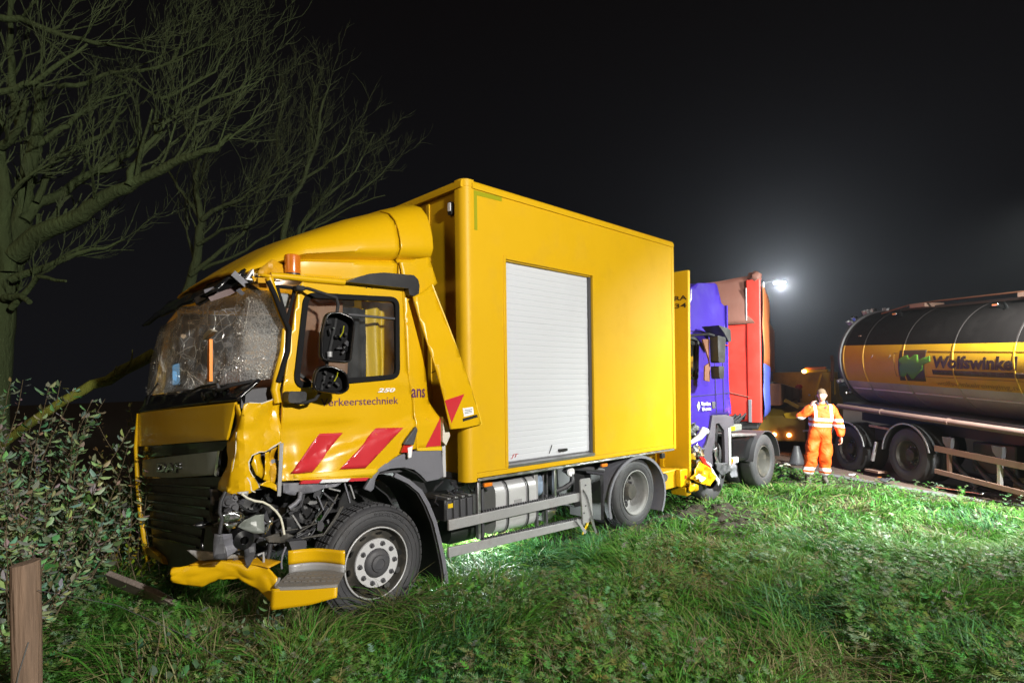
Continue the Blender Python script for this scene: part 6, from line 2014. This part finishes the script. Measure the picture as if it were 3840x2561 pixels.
def blades(name, X, Y, H, Wd, lean, azim, cols, seg=3, label=None, droop=1.0):
    N = len(X)
    Z = gzv(X, Y)
    t = np.linspace(0, 1, seg + 1)
    dx, dy = np.cos(azim), np.sin(azim)
    sx, sy = -dy, dx
    tw = rng.uniform(-.6, .6, N)
    V = np.zeros((N, seg * 2 + 1, 3))
    for i, tt in enumerate(t):
        out = H * lean * (tt ** 1.6)
        up = H * (tt - droop * .42 * lean * tt ** 2.4)
        px, py, pz = X + dx * out, Y + dy * out, Z - .02 + up
        w = Wd * (1 - tt ** 2) * .5
        if i < seg:
            V[:, 2 * i, 0] = px - sx * w
            V[:, 2 * i, 1] = py - sy * w
            V[:, 2 * i, 2] = pz + w * tw
            V[:, 2 * i + 1, 0] = px + sx * w
            V[:, 2 * i + 1, 1] = py + sy * w
            V[:, 2 * i + 1, 2] = pz - w * tw
        else:
            V[:, 2 * i, 0], V[:, 2 * i, 1], V[:, 2 * i, 2] = px, py, pz
    T = []
    for i in range(seg - 1):
        a = 2 * i
        T += [(a, a + 1, a + 3), (a, a + 3, a + 2)]
    a = 2 * (seg - 1)
    T += [(a, a + 1, a + 2)]
    T = np.array(T)
    k = seg * 2 + 1
    F_ = (T[None] + (np.arange(N) * k)[:, None, None]).reshape(-1, 3)
    C_ = np.repeat(cols, k, axis=0)
    me = mesh_np(name, V.reshape(-1, 3), F_, C_)
    o = link(name, me, 'grass_mat')
    o['kind'] = 'stuff'
    if label:
        o['label'] = label
        o['category'] = 'grass'
    return o

def scatter(n, y0, y1, powr):
    # denser close to the camera
    u = rng.random(n)
    Y = (y0 ** powr + u * (y1 ** powr - y0 ** powr)) ** (1 / powr)
    half = .98 * Y + .8
    X = rng.uniform(-1, 1, n) * half
    return X, Y
def green(n, p1, p2, bright=1.0):
    # clump scale hue: fresh green, yellow-green, straw
    base = np.zeros((n, 3))
    g1 = np.array([.062, .205, .024]); g2 = np.array([.115, .23, .036]); g3 = np.array([.20, .195, .085]); g4 = np.array([.065, .19, .07])
    r = rng.random(n) * .55 + .45 * (p1 * .9 + .5)
    base[:] = g1
    base[r > .62] = g2
    base[(p2 > .25) & (rng.random(n) < .45)] = g3
    base[(p2 < -.25) & (rng.random(n) < .6)] = g4
    dead = rng.random(n) < .06
    base[dead] = g3 * 1.1
    return base * rng.uniform(.6, 1.35, n)[:, None] * bright

def lawn(name, n, y0, y1, powr, hmul, wmul, label):
    X, Y = scatter(n, y0, y1, powr)
    k = (X < edge_np(np.maximum(5.5, Y)) - .02) & (X > -9)
    lx, ly = truck_local(X, Y)
    wheel = ((lx + .95) ** 2 / .2 + (ly - .2) ** 2 / .05 < 1) | ((lx - 2.87) ** 2 / .18 + (ly - .3) ** 2 / .12 < 1)
    under = (lx > -2.2) & (lx < 4.2) & (ly > 1.3) & (ly < 2.6)
    heap = (lx > 3.6) & (lx < 5.5) & (ly > -.7) & (ly < .4)
    k &= ~wheel & ~(under & (rng.random(n) < .6)) & ~(heap & (rng.random(n) < .45))
    X, Y = X[k], Y[k]
    n = len(X)
    p1 = perlin(X, Y, 1.3, 3.1)
    p2 = perlin(X, Y, .9, 8.3)
    p3 = perlin(X, Y, 2.8, 5.5)
    az = 2 * np.pi * perlin(X, Y, .75, 12.2) + rng.normal(0, 1.0, n) + 2.6
    edge_k = np.clip((edge_np(np.maximum(5.5, Y)) - X) / 1.6, .35, 1)
    H = (.12 + .155 * np.clip(p3 + .45, 0, 1.2)) * rng.uniform(.55, 1.3, n) * hmul * edge_k * np.clip(((X - 5.8) ** 2 + (Y - 11.0) ** 2) * .9, .3, 1)
    lx, ly = truck_local(X, Y)
    H *= 1 + .55 * ((lx > -2.9) & (lx < -.1) & (ly > -1.3) & (ly < -.02))
    lean = np.clip(.95 + .5 * p1 + rng.normal(0, .3, n), .2, 1.7)
    W_ = rng.uniform(.005, .015, n) * wmul * (1 + .10 * np.maximum(0, Y - 4))
    blades(name, X, Y, H, W_, lean, az, green(n, p1, p2), 3, label)
lawn('grass', 150000, 1.9, 7.0, 1.15, 1.0, 1.0, 'long tangled green grass covering the roadside verge')
lawn('grass', 90000, 6.0, 15.5, 1.3, .9, 1.15, 'bright grass on the far verge by the road')

# ---- feathery mugwort and thistle leaves mixed into the grass
def weeds(name, n, y0, y1, label):
    X, Y = scatter(n * 3, y0, y1, 1.2)
    p = perlin(X, Y, .8, 21.0)
    k = (X < edge_np(np.maximum(5.5, Y)) - .5) & (p > -.16) & (X > -6)
    lx, ly = truck_local(X, Y)
    k &= ~((lx > -2.3) & (lx < 4.2) & (ly > -.12) & (ly < 2.6))
    X, Y = X[k][:n], Y[k][:n]
    V, F_, C_ = [], [], []
    for x, y in zip(X, Y):
        z = gz(x, y)
        h_ = random.uniform(.12, .34)
        tilt = Vector((random.uniform(-.5, .5), random.uniform(-.5, .5), 1)).normalized()
        col = random.choice([(.13, .23, .09), (.10, .24, .05), (.19, .26, .15), (.15, .19, .06), (.07, .22, .04), (.09, .25, .06)])
        nl = random.randint(7, 13)
        for i in range(nl):
            t = (i + .6) / nl
            a = i * 2.4 + random.uniform(-.4, .4)
            p0 = Vector((x, y, z)) + tilt * h_ * t
            out = Vector((math.cos(a), math.sin(a), random.uniform(.05, .8))).normalized()
            L = random.uniform(.05, .13) * (1.15 - .5 * t)
            sd_ = out.cross(Vector((0, 0, 1))).normalized()
            c = tuple(v * random.uniform(.7, 1.3) for v in col)
            # pinnate leaf: midrib strip and pairs of pointed lobes
            for j in range(5):
                s0 = j / 5
                q = p0 + out * L * s0 + Vector((0, 0, -.25 * L * s0 * s0))
                ll = L * .36 * (1 - .55 * s0)
                for sg in (-1, 1):
                    k0 = len(V)
                    tip = q + sd_ * sg * ll + out * ll * .75 + Vector((0, 0, random.uniform(-.01, .012)))
                    V += [tuple(q), tuple(q + out * L * .16), tuple(tip)]
                    F_.append((k0, k0 + 1, k0 + 2))
                    C_ += [c, c, c]
    me = mesh_np(name, np.array(V), np.array(F_), np.array(C_))
    o = link(name, me, 'leaf_mat')
    o['kind'] = 'stuff'
    o['label'] = label
    o['category'] = 'weeds'
weeds('weeds', 2000, 2.0, 6.2, 'grey green feathery weeds standing in the near grass')
def weed_patch():
    global scatter
    keep = scatter
    def near(n, a, b, c):
        lx_ = rng.uniform(-2.7, .6, n)
        ly_ = rng.uniform(-1.1, -.15, n)
        return -.44 + .72 * lx_ - .694 * ly_, 5.62 + .694 * lx_ + .72 * ly_
    scatter = near
    weeds('weeds', 420, 0, 0, 'grey green leafy weeds growing in front of the front wheel')
    scatter = keep
weed_patch()
weeds('weeds', 800, 6.0, 13.0, 'small leafy weeds scattered over the far verge')

# ---- trees: limbs traced as 3D polylines, twigs grown from them
class Tree:
    reach = 1.0
    def __init__(s, seed):
        s.r = random.Random(seed)
        s.mb = MB()
        s.tw = MB()
    def limb(s, pts, r0, r1, twigs=0, up=Vector((.2, 0, 1)), ln=1.2, depth=2):
        P = []
        for i in range(len(pts) - 1):
            a, b = Vector(pts[i]), Vector(pts[i + 1])
            for q in range(3):
                t = q / 3
                P.append(a.lerp(b, t) + Vector([s.r.uniform(-.02, .02) for _ in range(3)]) * (1 if (i or q) else 0))
        P.append(Vector(pts[-1]))
        k = len(P)
        s.mb.tube(P, [lerp(r0, r1, i / (k - 1)) * s.r.uniform(.97, 1.03) for i in range(k)], 9)
        for w in range(int(twigs * .6 + .5)):
            t = s.r.uniform(.25, 1)
            i = min(k - 2, int(t * (k - 1)))
            d = (P[i + 1] - P[i]).normalized()
            s.grow(P[i], (d + up * s.r.uniform(.2, 1) + Vector([s.r.uniform(-.8, .8) for _ in range(3)])).normalized(), lerp(r0, r1, t) * s.r.uniform(.3, .55), ln * s.r.uniform(.5, 1.2), depth, up)
    def grow(s, p, d, r, L, depth, up):
        n = 5
        P = [p]
        for i in range(n):
            d = (d + Vector([s.r.uniform(-.28, .28) for _ in range(3)]) + up * .10).normalized()
            P.append(P[-1] + d * L / n)
        r = max(r, .005)
        (s.mb if depth > 1 else s.tw).tube(P, [lerp(r, r * .35, i / n) for i in range(n + 1)], 5 if depth > 1 else 3, cap=False)
        if depth > 0:
            for k in range(s.r.randint(3, 5) if depth > 1 else s.r.randint(3, 6)):
                i = s.r.randint(1, n)
                dd = (P[i] - P[i - 1]).normalized()
                s.grow(P[i], (dd + Vector([s.r.uniform(-.75, .75) for _ in range(3)]) + up * .25).normalized(), r * .5, L * s.r.uniform(.45, .7), depth - 1, up)
    def done(s, root, moss):
        for mb, nm in ((s.mb, 'trunk'), (s.tw, 'crown')):
            if not mb.v:
                continue
            me = mb.mesh(nm)
            at = me.attributes.new('col', 'FLOAT_COLOR', 'POINT')
            cc = []
            for v in me.vertices:
                k = noise.noise(v.co * 2.3) * .5 + .5
                q = noise.noise(v.co * 9) * .3 + 1
                a = Vector((.044, .056, .022)).lerp(Vector(moss) * .72, k) * q
                if nm == 'crown':
                    a = Vector((.046, .052, .026)).lerp(Vector(moss) * .85, .2 + k * .5) * q
                cc += [a.x, a.y, a.z, 1]
            at.data.foreach_set('color', cc)
            link(nm, me, 'bark_mat', root, smooth=70)
def s1(px, py, d):
    """picture position on the tree plane of depth d, used to set out limbs at their real distance"""
    X = ((px * .7652 - 1920) / 2200) * d
    Z = 1.9 - ((py * .7652 - 1451) / 2200) * d
    return X, Z
def L1(pts, d0, d1):
    out = []
    k = len(pts) - 1
    for i, (a, b) in enumerate(pts):
        d = lerp(d0, d1, i / k)
        x, z = s1(a, b, d)
        out.append((x, d, z))
    return out
def make_tree(root, T, limbs, base):
    for pts, d0, d1, r0, r1, tw, ln in limbs:
        P = [Vector(p) - Vector(base) for p in L1(pts, d0, d1)]
        T.limb(P, r0, r1, tw, ln=ln * T.reach)
b1 = (-8.1, 9.3, -.4)
T1 = Tree(3)
OAK = thing('bare_tree', 'large bare mossy tree with long spreading limbs at the left edge', 'tree', b1, 0, 'bare trees behind the crashed lorry')
make_tree(OAK, T1, [
    ([(-60, 2300), (-30, 1800), (0, 1560), (40, 1330), (70, 1210), (120, 1050), (130, 900), (170, 740), (200, 600), (210, 480), (215, 380)], 9.2, 9.6, .24, .045, 8, 1.2),
    ([(80, 1220), (200, 1110), (400, 1040), (480, 970), (640, 890), (780, 820), (900, 760), (1080, 710), (1150, 640)], 9.2, 8.6, .15, .02, 16, 1.1),
    ([(640, 885), (660, 800), (720, 720), (800, 620), (850, 560)], 8.8, 9.0, .055, .02, 9, .9),
    ([(130, 1050), (200, 960), (320, 920), (430, 840), (560, 800), (620, 750), (680, 710), (780, 690)], 9.3, 10.2, .09, .02, 12, 1.1),
    ([(50, 1300), (30, 1100), (30, 900), (10, 700), (40, 680), (120, 590), (150, 460)], 9.2, 8.6, .12, .03, 8, 1.0),
    ([(-60, 435), (100, 405), (230, 350), (380, 240), (450, 190)], 8.2, 8.4, .05, .015, 9, .9),
    ([(120, 600), (80, 400), (70, 200), (80, -40)], 9.4, 9.4, .07, .03, 9, 1.1),
    ([(190, 690), (320, 600), (400, 550), (470, 480), (640, 430)], 9.5, 10, .05, .015, 9, 1.0),
    ([(190, 960), (240, 860), (260, 760), (370, 720), (410, 650), (410, 560)], 9.3, 9.6, .05, .015, 8, .9),
    ([(400, 700), (560, 620), (590, 550), (640, 500)], 9.9, 10.2, .04, .012, 7, .9),
    ([(-80, 40), (130, 70), (350, 150), (560, 200), (800, 240)], 8.8, 9.6, .06, .012, 14, 1.2),
    ([(300, 400), (440, 380), (560, 330), (680, 370), (800, 460), (900, 540)], 9.8, 10.4, .04, .012, 12, 1.2),
    ([(560, 330), (700, 325), (840, 300), (980, 220), (1120, 180)], 10, 10.5, .035, .01, 14, 1.3),
    ([(800, 460), (930, 420), (1080, 330), (1160, 170)], 10.2, 10.6, .03, .01, 14, 1.2),
    ([(900, 540), (1060, 470), (1200, 420), (1280, 390)], 10.4, 10.8, .03, .01, 12, 1.1),
    ([(850, 330), (900, 200), (960, 100)], 10.3, 10.6, .03, .01, 10, 1.2),
    ([(60, 1340), (250, 1270), (380, 1210), (520, 1190), (620, 1150)], 9.1, 9.4, .06, .012, 8, .8),
    ([(30, 1430), (90, 1420), (150, 1450)], 9.1, 8.9, .06, .04, 1, .5),
    ([(60, 1480), (200, 1330), (330, 1350)], 9.1, 8.8, .05, .02, 3, .7),
    ([(0, 1000), (-40, 800), (0, 640), (30, 520)], 9.0, 9.0, .08, .03, 6, 1.0),
], b1)
T1.done(OAK, (.085, .12, .045))
b2 = (-6.3, 12.2, -.5)
T2 = Tree(8)
TH = thing('bare_tree', 'smaller bare tree with a forked slim trunk left of the lorry roof', 'tree', b2, 0, 'bare trees behind the crashed lorry')
make_tree(TH, T2, [
    ([(880, 2000), (890, 1700), (920, 1450), (940, 1370), (970, 1250), (985, 1120), (1000, 1060), (980, 930), (970, 850), (1000, 760)], 12.2, 12.0, .13, .03, 10, 1.2),
    ([(1000, 1060), (960, 1000), (890, 900), (840, 820), (800, 760)], 12.1, 12.4, .05, .012, 8, 1.1),
    ([(1000, 1060), (1080, 1000), (1200, 960), (1320, 860), (1420, 820)], 12.0, 11.8, .05, .012, 12, 1.3),
    ([(980, 1180), (1100, 1110), (1250, 1080), (1320, 1010)], 12.0, 11.6, .035, .012, 9, 1.1),
    ([(940, 1330), (1060, 1240), (1200, 1130), (1300, 980), (1420, 840), (1500, 760)], 12.0, 12.4, .05, .012, 14, 1.3),
    ([(1000, 1300), (1150, 1240), (1330, 1140), (1400, 1080)], 12.1, 12.2, .04, .012, 8, 1.0),
], b2)
T2.done(TH, (.085, .11, .05))
b4 = (-6.2, 12.7, -.5)
T4 = Tree(21)
T4.reach = .68
FT_ = thing('bare_tree', 'bare tree with a fan of steep shoots showing just above the lorry roof', 'tree', b4, 0, 'bare trees behind the crashed lorry')
make_tree(FT_, T4, [
    ([(1375, 2350), (1388, 1900), (1395, 1500), (1400, 1140), (1440, 960), (1500, 870), (1570, 690), (1600, 480), (1640, 400)], 12.6, 12.6, .10, .012, 20, 1.3),
    ([(1480, 880), (1600, 810), (1700, 720), (1740, 640)], 12.6, 12.8, .035, .01, 12, 1.2),
    ([(1394, 1560), (1480, 1100), (1600, 960), (1760, 830), (1850, 650)], 12.8, 13, .05, .01, 18, 1.2),
    ([(1394, 1560), (1430, 1330), (1500, 1110), (1700, 980), (1850, 880), (1950, 770)], 12.8, 13, .05, .01, 18, 1.1),
    ([(1394, 1560), (1430, 1330), (1560, 1100), (1740, 1000), (1900, 950)], 12.9, 13.1, .04, .01, 14, 1.0),
    ([(1380, 800), (1370, 640), (1400, 500), (1440, 450)], 12.8, 13, .03, .01, 14, 1.1),
    ([(1550, 720), (1540, 560), (1560, 430), (1550, 360)], 12.7, 12.9, .03, .01, 10, 1.0),
], b4)
T4.done(FT_, (.085, .11, .05))
# fallen mossy limb
FB = thing('fallen_branch', 'thick fallen mossy branch lying behind the shrubs beside the cab', 'branch', (-5.2, 7.6, 1.55), 0)
T3 = Tree(5)
pts = [((540 * .4464 - 1920) / 2200 * 7.3, 7.3, 1.9 - ((1300 + 400 * .4464 - 1451) / 2200) * 7.3), ((900 * .4464 - 1920) / 2200 * 7.6, 7.6, 1.9 - ((1300 + 230 * .4464 - 1451) / 2200) * 7.6), ((1300 * .4464 - 1920) / 2200 * 8, 8, 1.9 - ((1300 + 20 * .4464 - 1451) / 2200) * 8)]
T3.limb([Vector(p) - Vector((-5.2, 7.6, 1.55)) for p in pts], .055, .08, 2, ln=.4, depth=1)
T3.limb([Vector(pts[0]) - Vector((-5.2, 7.6, 1.55)), Vector(pts[0]) - Vector((-5.2, 7.6, 1.55)) + Vector((-1.1, -.1, -.85))], .055, .05)
T3.done(FB, (.26, .27, .03))

# ---- shrubs on the ditch side
def shrub(name, label, base, n, hmin, hmax, spread, leafc, leaf, gap, group, seed, lean=(0, 0), cat='shrub'):
    r_ = random.Random(seed)
    root = thing(name, label, cat, base, 0, group)
    st = MB()
    V, F_, C_ = [], [], []
    for i in range(n):
        a = r_.uniform(0, 6.283)
        d = Vector((math.cos(a) * spread * r_.uniform(.1, 1) + lean[0], math.sin(a) * spread * r_.uniform(.1, 1) + lean[1], 1)).normalized()
        L = r_.uniform(hmin, hmax)
        k = 9
        P = [Vector((r_.uniform(-.15, .15), r_.uniform(-.15, .15), -.1))]
        for q in range(k):
            d = (d + Vector((r_.uniform(-.1, .1), r_.uniform(-.1, .1), r_.uniform(-.10, .03)))).normalized()
            P.append(P[-1] + d * L / k)
        st.tube(P, [lerp(.008, .002, q / k) for q in range(k + 1)], 4, cap=False)
        cnt = int(L / gap)
        for q in range(cnt):
            t = r_.uniform(.22, 1) * k
            j = min(k - 1, int(t))
            p = P[j].lerp(P[j + 1], t - j)
            ax = (P[j + 1] - P[j]).normalized()
            aa = q * 2.4 + r_.uniform(-.5, .5)
            o = ax.orthogonal().normalized()
            o = Matrix.Rotation(aa, 3, ax) @ o
            out = (o + ax * r_.uniform(.2, 1.0)).normalized()
            ll = leaf * r_.uniform(.4, 1.5)
            w = ll * leafc[3] * .5
            sdv = out.cross(ax).normalized()
            nn = out.cross(sdv).normalized() * ll * .12
            c = [max(0, v * r_.uniform(.6, 1.4)) for v in leafc[:3]]
            p = p + out * r_.uniform(0, .03)
            k0 = len(V)
            V += [tuple(p), tuple(p + out * ll * .35 + sdv * w + nn), tuple(p + out * ll * .75 + sdv * w * .75 + nn), tuple(p + out * ll), tuple(p + out * ll * .75 - sdv * w * .75 + nn), tuple(p + out * ll * .35 - sdv * w + nn), tuple(p + out * ll * .55)]
            F_ += [(k0, k0 + 1, k0 + 6), (k0 + 1, k0 + 2, k0 + 6), (k0 + 2, k0 + 3, k0 + 6), (k0 + 3, k0 + 4, k0 + 6), (k0 + 4, k0 + 5, k0 + 6), (k0 + 5, k0, k0 + 6)]
            C_ += [c] * 7
    sme = st.mesh('stems')
    at = sme.attributes.new('col', 'FLOAT_COLOR', 'POINT')
    at.data.foreach_set('color', [.13, .10, .06, 1] * len(sme.vertices))
    link('stems', sme, 'bark_mat', root)
    fo = link('foliage', mesh_np('foliage', np.array(V), np.array(F_), np.array(C_)), 'leaf_mat', root)
    fo['kind'] = 'stuff'
    return root
SV = (.27, .36, .21, .42)
SG_ = 'shrubs on the ditch side'
shrub('silver_shrub', 'tall silver leaved shrub at the far left, highest of the shrubs', (-4.75, 5.35, -.25), 46, 1.5, 2.5, .42, SV, .072, .034, SG_, 1)
shrub('silver_shrub', 'silver leaved shrub between the tallest shrub and the cab', (-4.15, 5.1, -.15), 54, 1.2, 2.05, .5, SV, .07, .034, SG_, 2)
shrub('silver_shrub', 'grey green shrub close in front of the cab corner strip', (-4.05, 5.9, -.2), 50, .9, 1.75, .5, (.19, .24, .12, .42), .06, .030, SG_, 3)
shrub('silver_shrub', 'low dense silver shrub behind the wooden fence post', (-3.75, 4.35, -.1), 44, .6, 1.25, .6, SV, .065, .034, SG_, 4)
shrub('thin_shrub', 'thin yellow green shrub touching the far corner of the cab', (-4.0, 6.6, -.2), 34, 1.2, 2.1, .28, (.17, .17, .05, .4), .042, .032, SG_, 5)
shrub('silver_shrub', 'dark shrub at the left edge behind the fence post', (-5.3, 4.8, -.2), 46, 1.0, 1.9, .5, (.17, .25, .14, .45), .07, .034, SG_, 6)
shrub('bramble', 'bramble with broad round green leaves in front of the cab', (-3.95, 5.0, -.05), 26, .6, 1.15, .65, (.13, .26, .11, .85), .085, .065, SG_, 7, cat='bramble')
shrub('bramble', 'bramble with broad leaves low at the left edge', (-4.0, 4.2, -.05), 22, .4, .9, .7, (.09, .19, .09, .85), .085, .065, SG_, 8, cat='bramble')
shrub('yellow_sapling', 'small yellow leaved sapling beside the torn bumper corner', (-3.65, 5.75, -.05), 14, .4, .85, .5, (.26, .26, .02, .6), .05, .045, SG_, 9)
# brambles and long dead stems in the near grass below the cab
shrub('creeper', 'low leafy creeper in the grass right of the fence post', (-2.1, 3.6, .0), 26, .3, .6, 1.2, (.08, .16, .07, .7), .05, .045, 'creepers in the near grass', 10, cat='creeper')
shrub('creeper', 'low leafy creeper in the grass below the torn yellow bumper', (-1.9, 4.3, .0), 22, .25, .5, 1.4, (.12, .19, .11, .5), .055, .04, 'creepers in the near grass', 11, cat='creeper')
# straw: long dry stems lying in the left foreground
n = 6500
X, Y = scatter(n, 2.2, 5.2, 1.0)
k = (perlin(X, Y, .9, 31.0) + .25 * (X < -.6) > .18)
X, Y = X[k], Y[k]
n = len(X)
blades('dry_grass', X, Y, rng.uniform(.25, .5, n), rng.uniform(.003, .006, n), rng.uniform(.9, 1.5, n), 2 * np.pi * perlin(X, Y, .5, 3) + rng.normal(0, .8, n), np.array([.24, .20, .12]) * rng.uniform(.6, 1.3, n)[:, None], 4, 'dry straw coloured stems lying in the near grass')
bpy.data.objects[-1 if False else 'dry_grass']['category'] = 'grass'
# ================================================================== hazy night air
HZ = MB().box(-60, 60, -30, 75, -2.5, 16).build('haze', None)
hm_ = bpy.data.materials.new('haze')
hm_.use_nodes = True
hn = hm_.node_tree
hn.nodes.remove(hn.nodes['Principled BSDF'])
pv = hn.nodes.new('ShaderNodeVolumePrincipled')
pv.inputs['Color'].default_value = (.9, .94, 1, 1)
pv.inputs['Density'].default_value = .0018
pv.inputs['Anisotropy'].default_value = .84
hn.links.new(pv.outputs[0], hn.nodes['Material Output'].inputs['Volume'])
HZ.data.materials.append(hm_)
HZ['kind'] = 'stuff'
HZ['label'] = 'thin night haze hanging over the whole scene'
HZ['category'] = 'haze'
